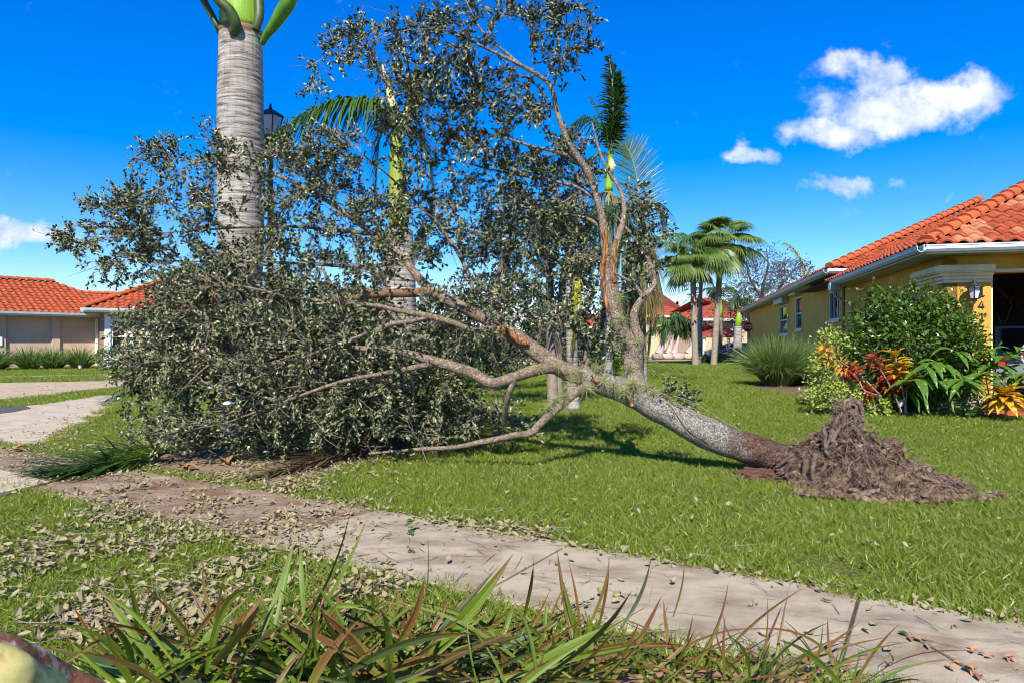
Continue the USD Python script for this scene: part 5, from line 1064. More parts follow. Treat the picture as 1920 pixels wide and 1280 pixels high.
add_frond(rp4, PT([(1196, 450, 16), (1170, 400, 16.1), (1145, 400, 16.2), (1125, 450, 16.2)]), 40, .7, .04, 'frond_dark', ang=60, droop=1.0, seed=53)
add_frond(rp4, PT([(1198, 452, 15.9), (1206, 440, 15.7), (1212, 500, 15.6), (1212, 580, 15.6), (1208, 672, 15.6)]), 70, .62, .035, 'frond_dead', 'rachis_yellow', ang=25, droop=.7, seed=54, start=.2, rr_=.035)
add_frond(rp4, PT([(1198, 452, 16.1), (1214, 445, 16.1), (1224, 510, 16.1), (1222, 600, 16.1), (1216, 665, 16.1)]), 70, .55, .035, 'frond_dark', 'rachis_green', ang=25, droop=.7, seed=55, start=.2)
add_frond(rp4, PT([(1195, 452, 16), (1180, 440, 15.9), (1160, 470, 15.8), (1150, 540, 15.8)]), 55, .6, .035, 'frond_dark', ang=40, droop=.9, seed=56)
add_frond(rp3, PT([(1140, 360, 19.4), (1125, 370, 19.2), (1115, 440, 19.1), (1112, 560, 19.1)]), 70, .7, .04, 'frond_dark', ang=30, droop=.8, seed=46)
add_frond(rp3, PT([(1144, 360, 19.3), (1158, 380, 19.0), (1166, 460, 18.9), (1168, 600, 18.9)]), 70, .7, .04, 'frond_dead', ang=30, droop=.8, seed=47)
add_frond(rp3, PT([(1142, 365, 19.2), (1140, 400, 18.9), (1138, 500, 18.8), (1132, 640, 18.8)]), 80, .6, .04, 'frond_dark', ang=25, droop=.8, seed=48)
add_frond(rp4, PT([(1196, 455, 15.8), (1188, 470, 15.5), (1186, 540, 15.4), (1180, 640, 15.4)]), 70, .6, .035, 'frond_dark', 'rachis_green', ang=28, droop=.7, seed=58, start=.15)
add_frond(rp4, PT([(1198, 452, 15.9), (1222, 470, 15.7), (1232, 540, 15.6), (1230, 620, 15.6)]), 60, .5, .035, 'frond_dead', 'rachis_green', ang=25, droop=.7, seed=59, start=.2)
# dead frond hanging in the middle
b5 = np.array([P(1075, 0, 15.0)[0], 15.0, 0.05])
hp = thing('coconut_palm', 'slim palm with one limp yellow frond behind the fallen fork', 'palm tree', b5)
part('trunk', palm_trunk(b5, P(1068, 470, 15), .14, .10, 26, 12, 0, 9), 'palm_trunk', hp, True)
add_frond(hp, PT([(1068, 472, 15), (1078, 455, 14.8), (1082, 520, 14.7), (1079, 600, 14.7), (1074, 650, 14.7)]), 60, .45, .04, 'frond_yellow', 'rachis_yellow', ang=20, droop=.6, seed=57, start=.45, rr_=.03)
for k_, a in enumerate((.4, 1.9, 3.1, 4.4, 5.5)):
    o = P(1068, 472, 15); d = np.array([math.cos(a), math.sin(a), 0])
    add_frond(hp, [o, o + d * .6 + [0, 0, .7], o + d * 1.4 + [0, 0, .8], o + d * 2.1 + [0, 0, .2]], 36, .6, .04, 'frond_dark', seed=60 + k_, droop=.8)

# sabal palms
def fan_leaf(c, d, up, R, r, n=22, spread=2.5, droop=.35, W=.05):
    """round fan leaf at the end of its stalk"""
    d = unit(d); s = unit(np.cross(d, up)); out = []
    for i in range(n):
        a = (i / (n - 1) - .5) * spread * 1.15; dd = unit(d * math.cos(a) + s * math.sin(a) + np.cross(s, d) * (.10 * math.cos(2 * a) + r.normal(0, .03)))
        L = R * (1 - .22 * abs(a) / 1.6) * r.uniform(.9, 1.05); k = np.linspace(0, 1, 5)[:, None]
        out.append(ribbon(c + dd * L * k - np.array([0, 0, droop]) * L * k ** 3, W * R * np.array([.5, 1.5, 1.7, .9, .06]), np.cross(dd, np.cross(s, d)), .22))
    return out
def sabal(label, px, py_base, D, crown_px, Rl, n, seed, boots, lean=0):
    r = np.random.default_rng(seed); z0 = float(gz(P(px, 0, D)[0], D)); base = np.array([P(px, 0, D)[0], D, z0]); ctr = P(crown_px[0], crown_px[1], D)
    t = thing('sabal_palm', label, 'palm tree', base)
    part('trunk', palm_trunk(base, ctr - [0, 0, .6], .20, .18, 46, 16, .0, seed), 'sabal_bark', t, True)
    if boots:
        bm = []
        for _ in range(70):
            a = r.uniform(0, 6.28); h = r.uniform(0, 1); p = ctr + np.array([math.cos(a) * .19, math.sin(a) * .19, -3.9 + h * 2.6]); d = unit(np.array([math.cos(a), math.sin(a), r.uniform(-.6, 1.2)]))
            bm.append(leaf_big(p, d, [0, 0, 1.], r.uniform(.25, .6) * (1.3 if h > .35 else .6), .16, .3, 5))
        for k_ in range(len(bm)): part('boot', bm[k_], 'boot_bark', t)
    for k_ in range(n):
        a = k_ * 2.399 + r.normal(0, .2); el = (k_ / (n - 1)) * 1.75 - .55 + r.normal(0, .1)
        d = np.array([math.cos(a) * math.cos(el), math.sin(a) * math.cos(el), math.sin(el)]); d[0] *= 1.05
        L = Rl * r.uniform(.35, .75); k3 = np.linspace(0, 1, 5)[:, None]; st = ctr + d * L * k3 - np.array([0, 0, .12]) * L * k3 ** 2
        up = np.array([0, 0, 1.]) if abs(d[2]) < .85 else np.array([1., 0, 0])
        rad_ = np.array([math.cos(a), math.sin(a), 0]); lf = part('fan_leaf', fan_leaf(st[-1], unit(d + [0, 0, -.65]), unit(rad_ + [0, 0, .35 + r.normal(0, .2)]), Rl * r.uniform(.42, .62), r, 28, 3.6, .4, .05), 'fan_green', t)
        part('leaf_stalk', tubes(st[None], np.linspace(.045, .025, 5)[None], 5), 'rachis_green', lf)
    return t
sabal('fan palm with orange brown boots below its crown, on the far lawn', 1304, 684, 43, (1299, 490), 2.3, 38, 71, True)
sabal('taller fan palm with bare grey trunk beside the one with orange boots', 1338, 684, 43.5, (1352, 455), 2.5, 44, 72, False)
sp = np.array([P(1312, 0, 47)[0], 47, 0.]); spt = thing('slender_palm', 'slender pale palm behind the fan palms with one frond arching left', 'palm tree', sp)
part('trunk', palm_trunk(sp, P(1314, 500, 47), .17, .13, 40, 12, 0, 12), 'palm_trunk', spt, True)
add_frond(spt, PT([(1314, 500, 46), (1306, 462, 42.5), (1285, 442, 42), (1255, 438, 41.5), (1222, 448, 41)]), 70, 1.5, .08, 'frond_green', 'rachis_yellow', droop=1.1, ang=60, seed=81, rr_=.09, start=.2)
add_frond(spt, PT([(1314, 500, 47), (1330, 470, 47.5), (1350, 475, 48), (1365, 510, 48)]), 50, 1.3, .08, 'frond_dark', droop=1.0, seed=82, rr_=.07)
# far royal palm trunks by the two storey house
for (x, D, top, sh_, lab) in ((1382, 56, 612, 582, 'small royal palm with lime green crownshaft before the far two storey house'), (1345, 52, 596, 570, 'grey palm trunk just left of the blue car')):
    b = np.array([P(x, 0, D)[0], D, 0.]); t = thing('royal_palm', lab, 'palm tree', b); q = P(x + 2, top, D)
    part('trunk', palm_trunk(b, q, .36, .28, 30, 14, .03, x), 'palm_trunk', t, True)
    part('crownshaft', tubes(np.array([q, q + [0.05, 0, .6], q + [.1, 0, 1.3]])[None], np.array([[.26, .27, .14]]), 12, True), 'crownshaft_green', t, True)
    o = q + [.1, 0, 1.3]
    for k_, a in enumerate((.3, 1.5, 2.8, 4.0, 5.2)):
        d = np.array([math.cos(a), math.sin(a), 0]); add_frond(t, [o, o + d * .5 + [0, 0, .9], o + d * 1.2 + [0, 0, .9], o + d * 1.7 + [0, 0, .2]], 26, .7, .07, 'frond_dark', seed=int(x + k_), droop=.9)
# bent yellow frond above the roof
ob = np.array([P(1512, 0, 60)[0], 60, 0.]); bp = thing('bent_palm', 'palm behind the yellow house with a bent yellow frond above the roof', 'palm tree', ob)
part('trunk', palm_trunk(ob, P(1510, 520, 60), .25, .2, 30, 12, 0, 20), 'palm_trunk', bp, True)
add_frond(bp, PT([(1510, 520, 60), (1506, 500, 60), (1496, 478, 60), (1482, 462, 60), (1470, 456, 60)]), 60, .8, .10, 'frond_yellow', 'rachis_yellow', ang=35, droop=.8, seed=91, rr_=.12)
add_frond(bp, PT([(1510, 520, 60), (1518, 505, 60), (1522, 500, 60)]), 30, .6, .10, 'frond_dead', 'rachis_yellow', ang=40, droop=.8, seed=92)

# ------------------------------------------------------------------ broadleaf trees behind
def tree(name, label, base, stems, blobs, seed, mat, bark, n=30, L=.08, W=.04, slen=.35, group=None, shoots=4, rmax=.02):
    """stems: rows of (px, py, D, r)"""
    r = np.random.default_rng(seed); t = thing(name, label, 'tree', base, group); pp, tt, rr2 = [], [], []
    for k_, rows in enumerate(stems):
        c, rad = limb(rows, 6); pp.append(c); tt.append(unit(np.gradient(c, axis=0))); rr2.append(rad)
        part('trunk' if k_ == 0 else 'limb', limb_mesh(c, rad, 10, .05, k_), bark, t, True)
    a = attractors(blobs, r); p, rd = grow(np.vstack(pp), np.vstack(tt), np.concatenate(rr2), a, r, rmax=rmax, wand=.1)
    s, lv_ = foliage(p, r, n, L, W, shoots, slen)
    part('twigs', [tubes(p, rd, 4), tubes(s, np.tile([.005, .004, .002], (len(s), 1)), 3)], bark, t, kind='stuff')
    part('crown', lv_, mat, t, kind='stuff')
    return t
tree('shade_tree', 'standing twin trunked tree seen through the fallen crown', np.array([P(1036, 0, 15.5)[0], 15.5, 0.05]),
     [[(1036, 760, 15.5, .13), (1034, 650, 15.5, .12), (1032, 560, 15.5, .10), (1028, 500, 15.5, .08), (1015, 430, 15.5, .06), (1000, 370, 15.5, .03)], [(1046, 755, 15.6, .11), (1046, 640, 15.6, .10), (1052, 560, 15.6, .08), (1060, 500, 15.6, .07), (1080, 430, 15.6, .05), (1090, 370, 15.6, .02)], [(1030, 520, 15.5, .07), (990, 480, 15.3, .05), (940, 440, 15.2, .03)]],
     [(1000, 430, 110, 70, 0, 90, 15.4, 1.2), (1040, 350, 70, 50, 0, 26, 15.4, 1), (920, 470, 60, 50, 0, 60, 15.3, 1), (1080, 460, 50, 60, 0, 50, 15.4, 1), (1000, 520, 90, 40, 0, 50, 15.4, 1)], 101, 'back_leaf', 'far_bark', 40, .085, .042)
tree('shade_tree', 'dark tree behind the middle of the fallen crown', np.array([P(640, 0, 20)[0], 20, 0.]),
     [[(640, 740, 20, .16), (640, 660, 20, .14), (632, 590, 20, .11), (620, 540, 20, .07), (600, 490, 20, .03)], [(640, 640, 20, .1), (670, 580, 20, .08), (700, 540, 20, .05), (720, 500, 20, .02)]],
     [(620, 590, 80, 50, 0, 100, 20, 1.2), (700, 590, 60, 40, 0, 60, 20, 1.2)], 102, 'back_leaf', 'far_bark', 40, .11, .055, .4)
tree('bare_tree', 'wind stripped tree with sparse brownish leaves behind the yellow house', np.array([P(1412, 0, 58)[0], 58, 0.]),
     [[(1412, 682, 58, .30), (1415, 630, 58, .26), (1425, 590, 58, .2), (1430, 540, 58, .13), (1440, 500, 58, .07), (1437, 468, 58, .03)], [(1418, 620, 58, .2), (1400, 580, 58, .14), (1380, 560, 58, .09), (1362, 545, 58, .04)], [(1425, 590, 58, .18), (1455, 550, 58, .12), (1485, 510, 58, .08), (1510, 495, 58, .03)], [(1428, 560, 58, .12), (1405, 520, 58, .08), (1400, 490, 58, .03)]],
     [(1430, 520, 50, 50, 0, 130, 58, 2.5), (1385, 565, 40, 35, 0, 70, 58, 2.5), (1480, 520, 45, 30, 0, 90, 58, 2.5), (1440, 570, 60, 40, 0, 90, 58, 2.5), (1380, 600, 45, 25, 0, 50, 58, 2.5)], 103, 'brown_leaf', 'dark_bark', 26, .17, .09, 1.0, rmax=.05, shoots=6)
tree('rear_tree', 'dark leafy tree standing behind the left of the crown', np.array([P(520, 0, 26)[0], 26, 0.]),
     [[(520, 716, 26, .2), (520, 660, 26, .17), (530, 610, 26, .12), (545, 570, 26, .05)], [(520, 640, 26, .13), (490, 600, 26, .08), (470, 570, 26, .03)]],
     [(520, 600, 90, 45, 0, 110, 26, 2)], 104, 'back_leaf', 'far_bark', 40, .13, .065, .5)
tree('shade_tree', 'low dense tree between the twin trunks and the lower limb', np.array([P(930, 0, 21)[0], 21, 0.]),
     [[(930, 735, 21, .15), (932, 670, 21, .13), (925, 610, 21, .1), (910, 560, 21, .05)], [(931, 660, 21, .1), (960, 610, 21, .07), (980, 570, 21, .03)]], [(930, 590, 105, 55, 0, 130, 21, 1.5), (900, 660, 90, 30, 0, 50, 21, 1.2)], 105, 'back_leaf', 'far_bark', 40, .12, .06, .45)
tree('shade_tree', 'small dark tree behind the limp yellow frond', np.array([P(1100, 0, 24)[0], 24, 0.1]),
     [[(1100, 722, 24, .13), (1098, 660, 24, .11), (1090, 610, 24, .08), (1080, 580, 24, .03)], [(1098, 650, 24, .08), (1115, 610, 24, .05), (1125, 585, 24, .02)]], [(1095, 605, 60, 48, 0, 80, 24, 1.5), (1060, 655, 60, 22, 0, 34, 24, 1.2)], 106, 'back_leaf', 'far_bark', 40, .12, .06, .45)
tree('rear_tree', 'dark tree just right of the second pale palm trunk', np.array([P(800, 0, 24)[0], 24, 0.]),
     [[(800, 722, 24, .15), (800, 660, 24, .13), (795, 600, 24, .09), (790, 560, 24, .04)], [(800, 650, 24, .1), (830, 600, 24, .06), (845, 575, 24, .03)]], [(810, 600, 80, 50, 0, 100, 24, 1.5), (810, 660, 90, 26, 0, 40, 24, 1.2)], 107, 'back_leaf', 'far_bark', 40, .12, .06, .45)
# conifer far away
cb = np.array([P(1270, 0, 95)[0], 95, 0.]); ct = thing('pine_tree', 'slim dark conifer above the roof of the far house', 'tree', cb)
topz = P(1270, 566, 95)[2]
part('trunk', tubes(np.array([[cb, [cb[0], 95, topz]]]), np.array([[.3, .03]]), 8), 'far_bark', ct)
rc = np.random.default_rng(9); nd = []
for k_ in range(520):
    h = rc.uniform(.25, 1) ; a = rc.uniform(0, 6.28); R_ = 1.5 * (1.05 - h) + .25; R_ *= rc.uniform(.3, 1); p = np.array([cb[0], 95, topz * h])
    d = np.array([math.cos(a), math.sin(a), .25]); nd.append(ribbon(p + d * R_ * np.linspace(0, 1, 4)[:, None], np.array([.22, .26, .2, .04]), np.cross(d, [0, 0, 1.]), .3))
part('crown', nd, 'pine_needle', ct, kind='stuff')
# the mass of trees on the skyline
fw = []; rf_ = np.random.default_rng(12); mm = 26000
ang = rf_.uniform(-.95, .95, mm); dist = rf_.uniform(105, 125, mm); x = np.tan(ang) * dist * .9; hh = (2.2 + 2.2 * meshkit.fbm(np.stack([x * .11, 0 * x, 0 * x], 1), 3, 2)) * rf_.uniform(0, 1, mm) ** .8
pz = np.stack([x, dist, hh], 1)
solo('distant_trees', leaves(pz, unit(rf_.normal(0, 1, (mm, 3))), unit(rf_.normal(0, 1, (mm, 3)) + [0, -.8, .6]), .9, .55), 'back_leaf', 'far line of dark trees along the horizon between the houses', 'trees', kind='stuff')

# ------------------------------------------------------------------ garden plants
def shrub(name, label, c, rad, n, L, W, mat, seed, stems=5, cat='shrub', group=None, shell=.55, lump=.35, bark='far_bark', up=.5, flat_top=False):
    """leafy shrub: an uneven mass of leaf clumps over branching stems; c is the foot"""
    r = np.random.default_rng(seed); c = np.asarray(c, float); rad = np.asarray(rad, float)
    t = thing(name, label, cat, c, group); ctr = c + [0, 0, rad[2] * 1.02]
    m = max(30, n // 26); d = unit(r.normal(0, 1, (m, 3))); q = shell + (1 - shell) * r.uniform(0, 1, (m, 1)) ** .6
    q = q * (1 + lump * (meshkit.noise(d * 2.3 + seed, seed)[:, None] - .5) * 2)
    if flat_top: d = np.sign(d) * np.abs(d) ** .6; d /= np.maximum(np.abs(d).max(1, keepdims=True), 1e-6) * .5 + .5 * np.linalg.norm(d, axis=1, keepdims=True)
    cl = ctr + d * q * rad
    p = np.repeat(cl, n // m + 1, 0)[:n]; o = np.repeat(d, n // m + 1, 0)[:n]; j = r.normal(0, 1, p.shape) * rad.mean() * .12; p = p + j
    g = gz(p[:, 0], p[:, 1]) + .03; p[:, 2] = np.maximum(p[:, 2], g + .04 * r.uniform(size=len(p)))
    ld = unit(o * .6 + r.normal(0, .7, p.shape) + [0, 0, .15]); nn = unit(o * .5 + r.normal(0, .55, p.shape) + [0, 0, up]); sz = r.uniform(.65, 1.25, len(p))
    part('foliage', leaves(p, ld, nn, L * sz, W * sz, .18), mat, t, kind='stuff')
    sm = []
    pick_ = cl[r.permutation(m)[:min(m, 34)]]
    for k_ in range(stems):
        a = k_ * 6.28 / stems + r.uniform(0, .8); b = c + np.array([math.cos(a), math.sin(a), 0]) * rad * .12; e = ctr + np.array([math.cos(a), math.sin(a), .2]) * rad * .45
        cc = spline([b, b * .6 + e * .4 + r.normal(0, .05, 3), e], 5); part('stem', tubes(cc[None], np.linspace(.03, .014, len(cc))[None] * max(.5, rad[2] / .9), 6), bark, t, True); sm.append(e)
    tw_ = [spline([sm[i % stems], (sm[i % stems] + q_) / 2 + r.normal(0, .04, 3), q_], 4) for i, q_ in enumerate(pick_)]
    part('twigs', tubes(np.array(tw_), np.tile(np.linspace(.009, .004, len(tw_[0])), (len(tw_), 1)), 4), bark, t, kind='stuff')
    return t
def grass_clump(name, label, c, h, spread, n, W, mat, seed, group=None, lean=(0, 0)):
    r = np.random.default_rng(seed); c = np.asarray(c, float); t = thing(name, label, 'ornamental grass', c, group); out = []
    for _ in range(n):
        a = r.uniform(0, 6.283); out_ = r.uniform(0, 1) ** .7 * spread; L = h * r.uniform(.6, 1.15)
        b = c + np.array([math.cos(a), math.sin(a), 0]) * r.uniform(0, .28) * spread; d = unit(np.array([math.cos(a) * out_ + lean[0], math.sin(a) * out_ + lean[1], 1.0 * h]))
        k_ = np.linspace(0, 1, 7)[:, None]; dr = r.uniform(.15, .6) * out_ / spread + .08
        p = b + d * L * k_ + np.array([d[0], d[1], 0]) * L * .35 * k_ ** 2 - np.array([0, 0, dr]) * L * k_ ** 2.4
        p[:, 2] = np.maximum(p[:, 2], c[2] + .02)
        out.append(ribbon(p, W * np.array([.7, 1, 1, .9, .7, .4, .06]), np.cross(d, r.normal(0, 1, 3)), .15))
    part('blades', out, mat, t, kind='stuff')
    cr = trimesh.creation.icosphere(2, 1.0); part('root_mat', (c + np.array(cr.vertices) * [spread * .3, spread * .3, .12], np.array(cr.faces)), 'mulch', t)
    return t
def foot(px, py): return G(px, py)
# big clump beside the house
grass_clump('grass_clump', 'large arching grass clump at the end of the mulch bed beside the yellow house', foot(1458, 724), 1.75, 1.25, 2400, .022, 'liriope', 201)
grass_clump('grass_clump', 'leaning back half of the grass clump next to the yellow green shrub', foot(1505, 722), 1.6, .85, 1000, .022, 'liriope', 202)
def PD(px, py, D): q = P(px, py, D); q[2] = gz(q[0], q[1]); return q
shrub('variegated_shrub', 'upper yellow green variegated shrub against the yellow wall', PD(1563, 0, 13.6), (.40, .45, .78), 2600, .075, .042, 'yellow_green', 211)
shrub('variegated_shrub', 'low yellow green variegated shrub in front of the crotons', PD(1566, 0, 12.6), (.50, .45, .36), 2600, .07, .042, 'yellow_green', 212)
shrub('variegated_shrub', 'small yellow green tuft at the foot of the red croton', PD(1640, 0, 12.4), (.30, .25, .16), 700, .085, .05, 'yellow_green', 213)
g1 = shrub('round_shrub', 'big rounded glossy dark green shrub before the garage pier', PD(1708, 0, 13.3), (1.14, .8, 1.16), 10500, .105, .064, 'shrub_green', 214, stems=7, shell=.55, lump=.34)
shrub('round_shrub', 'loose thin leaved side of the glossy shrub under the house number', PD(1800, 0, 13.2), (.42, .4, 1.02), 2300, .085, .05, 'shrub_green', 215, stems=4, shell=.35)
shrub('low_shrub', 'low dark green ground cover between the two solar lights and the orange croton', PD(1800, 0, 12.4), (.75, .35, .20), 2200, .05, .03, 'hedge_leaf', 216, stems=4)
shrub('low_shrub', 'dark green foliage under the red croton', PD(1665, 0, 13.0), (.7, .4, .45), 2600, .07, .04, 'shrub_green', 217)
# crotons: every leaf its own
def croton(label, base, stems, mat_of, L, W, seed, n=26):
    r = np.random.default_rng(seed); t = thing('croton', label, 'shrub', base)
    for k_, rows in enumerate(stems):
        c = spline(PT(rows), 8); part('stem', tubes(c[None], np.linspace(.016, .008, len(c))[None], 6), 'far_bark', t, True); tt = unit(np.gradient(c, axis=0))
        for i in range(n):
            q = 1 - (i / n) ** 1.3 * .5; j = min(int(q * (len(c) - 1)), len(c) - 2); a = i * 2.4 + r.normal(0, .2)
            s_ = unit(np.cross(tt[j], [.3, .2, 1.])); u_ = np.cross(s_, tt[j]); o = s_ * math.cos(a) + u_ * math.sin(a)
            d = unit(o * .95 + tt[j] * (.25 + .6 * (q > .93))); part('leaf', leaf_big(c[j], d, tt[j], L * r.uniform(.6, 1.1), W * r.uniform(.8, 1.15), .25, 5, .2), mat_of[k_ % len(mat_of)], t)
    return t
croton('long croton leaning left with orange yellow leaves over the grass clump', PD(1660, 0, 12.2), [[(1652, 742, 12.2), (1625, 715, 12.2), (1595, 690, 12.2), (1560, 668, 12.2), (1545, 654, 12.2)], [(1650, 742, 12.2), (1620, 730, 12.2), (1605, 700, 12.3), (1590, 690, 12.2)]], ['croton_orange', 'croton_red'], .31, .075, 221, 36)
croton('red tipped croton between the orange and the yellow croton', PD(1672, 0, 12.3), [[(1690, 770, 12.3), (1672, 730, 12.3), (1650, 690, 12.3), (1638, 668, 12.3)], [(1668, 770, 12.3), (1640, 740, 12.3), (1622, 725, 12.3)]], ['croton_red', 'croton_red'], .26, .085, 222, 32)
croton('tall yellow croton with wide drooping leaves before the round shrub', PD(1698, 0, 12.4), [[(1700, 774, 12.4), (1692, 730, 12.4), (1684, 695, 12.4), (1678, 662, 12.4)], [(1696, 774, 12.4), (1700, 720, 12.4), (1690, 690, 12.5)], [(1690, 772, 12.4), (1676, 735, 12.4), (1668, 715, 12.4)]], ['croton_yellow', 'croton_orange', 'croton_red'], .37, .10, 223, 34)
def rosette(label, base, ctr, n, L, W, mats, seed, name='croton'):
    r = np.random.default_rng(seed); t = thing(name, label, 'shrub', base)
    part('stem', tubes(spline([base, (base + ctr) / 2 + [.02, 0, 0], ctr], 5)[None], np.full((1, 11), .016), 6), 'far_bark', t)
    for i in range(n):
        a = i * 2.4; el = .9 - 1.5 * i / n + r.normal(0, .12); d = np.array([math.cos(a) * math.cos(el), math.sin(a) * math.cos(el), math.sin(el)])
        part('leaf', leaf_big(ctr - [0, 0, .12 * i / n], d, [0, 0, 1.], L * r.uniform(.75, 1.1), W * r.uniform(.85, 1.1), .25, 6, .16), mats[r.integers(len(mats))], t)
    return t
rosette('low yellow and orange croton with broad leaves beside the brick drive', PD(1884, 0, 11.9), P(1884, 738, 11.9), 40, .46, .15, ['croton_yellow', 'croton_orange', 'croton_yellow'], 231)
# shell ginger: arching canes with paired leaves
def ginger(label, base, seed, canes, L=.54, W=.12):
    r = np.random.default_rng(seed); t = thing('ginger_plant', label, 'plant', base)
    for rows in canes:
        c = spline(PT(rows), 8); part('cane', tubes(c[None], np.linspace(.014, .006, len(c))[None], 6), 'petiole_green', t, True); tt = unit(np.gradient(c, axis=0)); n = 14
        for i in range(n):
            q = .3 + .7 * i / (n - 1); j = min(int(q * (len(c) - 1)), len(c) - 1); s_ = unit(np.cross(tt[j], [0, 0, 1.])); sg = 1 if i % 2 else -1
            d = unit(s_ * sg * .8 + tt[j] * .7 + [0, -.15, r.normal(.0, .2)]); part('leaf', leaf_big(c[j], d, np.array([0, -.25, 1.]), L * r.uniform(.75, 1.1), W * r.uniform(.85, 1.15), r.uniform(.25, .65), 6, .12), 'ginger_leaf', t)
ginger('large variegated ginger with striped arching leaves before the garage', PD(1800, 0, 12.8), 241, [[(1790, 775, 12.8), (1790, 720, 12.8), (1775, 690, 12.5), (1750, 678, 12.2), (1732, 690, 12.0)], [(1800, 775, 12.8), (1805, 700, 12.8), (1800, 668, 12.6), (1785, 655, 12.4)], [(1810, 775, 12.9), (1825, 710, 12.9), (1840, 672, 12.7), (1860, 655, 12.5)],
        [(1785, 775, 12.7), (1765, 735, 12.5), (1735, 712, 12.2), (1708, 712, 12.0)], [(1815, 775, 12.8), (1830, 730, 12.5), (1838, 705, 12.2), (1842, 700, 12.0)], [(1795, 775, 12.7), (1795, 730, 12.4), (1800, 712, 12.1), (1806, 712, 11.9)], [(1775, 770, 12.9), (1755, 735, 12.8), (1725, 725, 12.6), (1700, 740, 12.4)], [(1780, 775, 12.6), (1770, 730, 12.4), (1762, 715, 12.2), (1752, 712, 12.1)]])
ginger('second variegated ginger reaching to the edge of the frame', PD(1880, 0, 13.0), 242, [[(1870, 770, 13), (1880, 705, 13), (1892, 672, 12.8), (1910, 655, 12.6)], [(1865, 770, 13), (1865, 710, 13), (1870, 680, 12.7), (1885, 668, 12.4)], [(1880, 770, 13), (1905, 715, 12.9), (1930, 690, 12.7)], [(1860, 770, 13), (1850, 715, 12.8), (1852, 690, 12.6), (1858, 685, 12.4)], [(1885, 770, 12.8), (1900, 720, 12.6), (1915, 705, 12.4)]])
# solar garden lights
def garden_light(label, base, h, cap_mat, grp=None, s=1.0):
    t = thing('garden_light', label, 'garden light', base, grp)
    part('spike', tubes(np.array([[base, base + [0, 0, h]]]), np.full((1, 2), .012 * s), 8), 'bronze_metal' if cap_mat != 'grey_paint' else 'grey_paint', t)
    part('glass', lathe([(.0, h), (.045 * s, h + .005), (.058 * s, h + .10 * s), (.0, h + .10 * s)], base, 12), 'frosted', t)
    part('cap', lathe([(.062 * s, h + .10 * s), (.072 * s, h + .112 * s), (.06 * s, h + .135 * s), (0, h + .145 * s)], base, 14), cap_mat, t)
garden_light('pale solar garden light at the lawn edge under the yellow croton', foot(1688, 779), .17, 'grey_paint')
garden_light('bronze capped solar garden light at the lawn edge under the ginger', foot(1770, 781), .17, 'bronze_metal')
# plants of the low house
for (x, lab) in ((-10, 'grass clump at the left edge before the beige wall'), (55, 'grass clump under the first pilaster of the beige wall'), (100, 'tall grass clump between the pilaster and the white downspout'), (150, 'grass clump beside the white downspout of the low house')):
    b = PD(x, 0, 36.5 + x * .012); grass_clump('grass_clump', lab, b, 1.5, 1.2, 420, .045, 'liriope', 300 + x)
shrub('clipped_hedge', 'clipped light green hedge under the window of the low house', PD(222, 0, 35.0), (.95, .6, .62), 1800, .11, .07, 'hedge_leaf', 321, shell=.75, lump=.1, flat_top=True)
shrub('clipped_hedge', 'reddish trimmed bush right of the light green hedge', PD(268, 0, 35.0), (.7, .5, .40), 900, .11, .07, 'brown_leaf', 322)
garden_light('dark path light on the grass before the low house grass clumps', np.array([P(150, 0, 32)[0], 32, 0.]), .30, 'bronze_metal', s=1.2)
# shrubs in the middle distance, seen through the crown
for k_, (x, D, w, h, m) in enumerate(((600, 30, 1.6, 1.3, 'shrub_green'), (660, 27, 1.5, 1.2, 'back_leaf'), (790, 26, 1.7, 1.3, 'shrub_green'), (850, 29, 1.5, 1.1, 'hedge_leaf'), (960, 32, 1.8, 1.35, 'back_leaf'), (1080, 34, 1.7, 1.2, 'back_leaf'), (1135, 30, 1.0, .9, 'shrub_green'))):
    shrub('garden_shrub', ('leafy shrub behind the left part of the crown', 'dull green shrub under the window of the house behind the crown', 'bright shrub between the pale palm trunk and the upper limb', 'light green shrub under the broken brown stub', 'dull shrub behind the fork where the lower limb drops', 'dull shrub behind the limp yellow frond', 'small bright shrub just left of the upright limb')[k_], PD(x, 0, D), (w * 1.15, 1.0, h * .95), 2400, .13, .075, m, 330 + k_)
# toppled palms beyond the far road
tp = PD(1262, 0, 62); tpt = thing('toppled_palms', 'dark green toppled palm fronds heaped before the far red roofed house', 'palm tree', tp)
for k_, (x, y) in enumerate(((1240, 642), (1256, 645), (1266, 650), (1296, 645))):
    part('trunk_boot', tubes(spline(PT([(x - 5, 664, 62), (x, y + 8, 62), (x + 6, y - 18, 62)]), 5)[None], np.interp(np.linspace(0, 1, 11), [0, .4, 1], [.42, .34, .10])[None], 10, True), 'palm_boot', tpt, True)
rf2 = np.random.default_rng(88)
for k_ in range(20):
    a = rf2.uniform(0, 6.28); o = P(1268 + rf2.normal(0, 16), 612 + rf2.normal(0, 10), 62); d = np.array([math.cos(a), .3 * math.sin(a), 0]); L = rf2.uniform(1.4, 2.6); l = rf2.uniform(.1, .9)
    add_frond(tpt, [o, o + d * L * .4 + [0, 0, l], o + d * L * .8 + [0, 0, l * .7], o + d * L * 1.1 + [0, 0, -.7]], 34, .95, .10, 'frond_dark' if k_ % 3 else 'frond_green', seed=500 + k_, droop=1.0, rr_=.05)
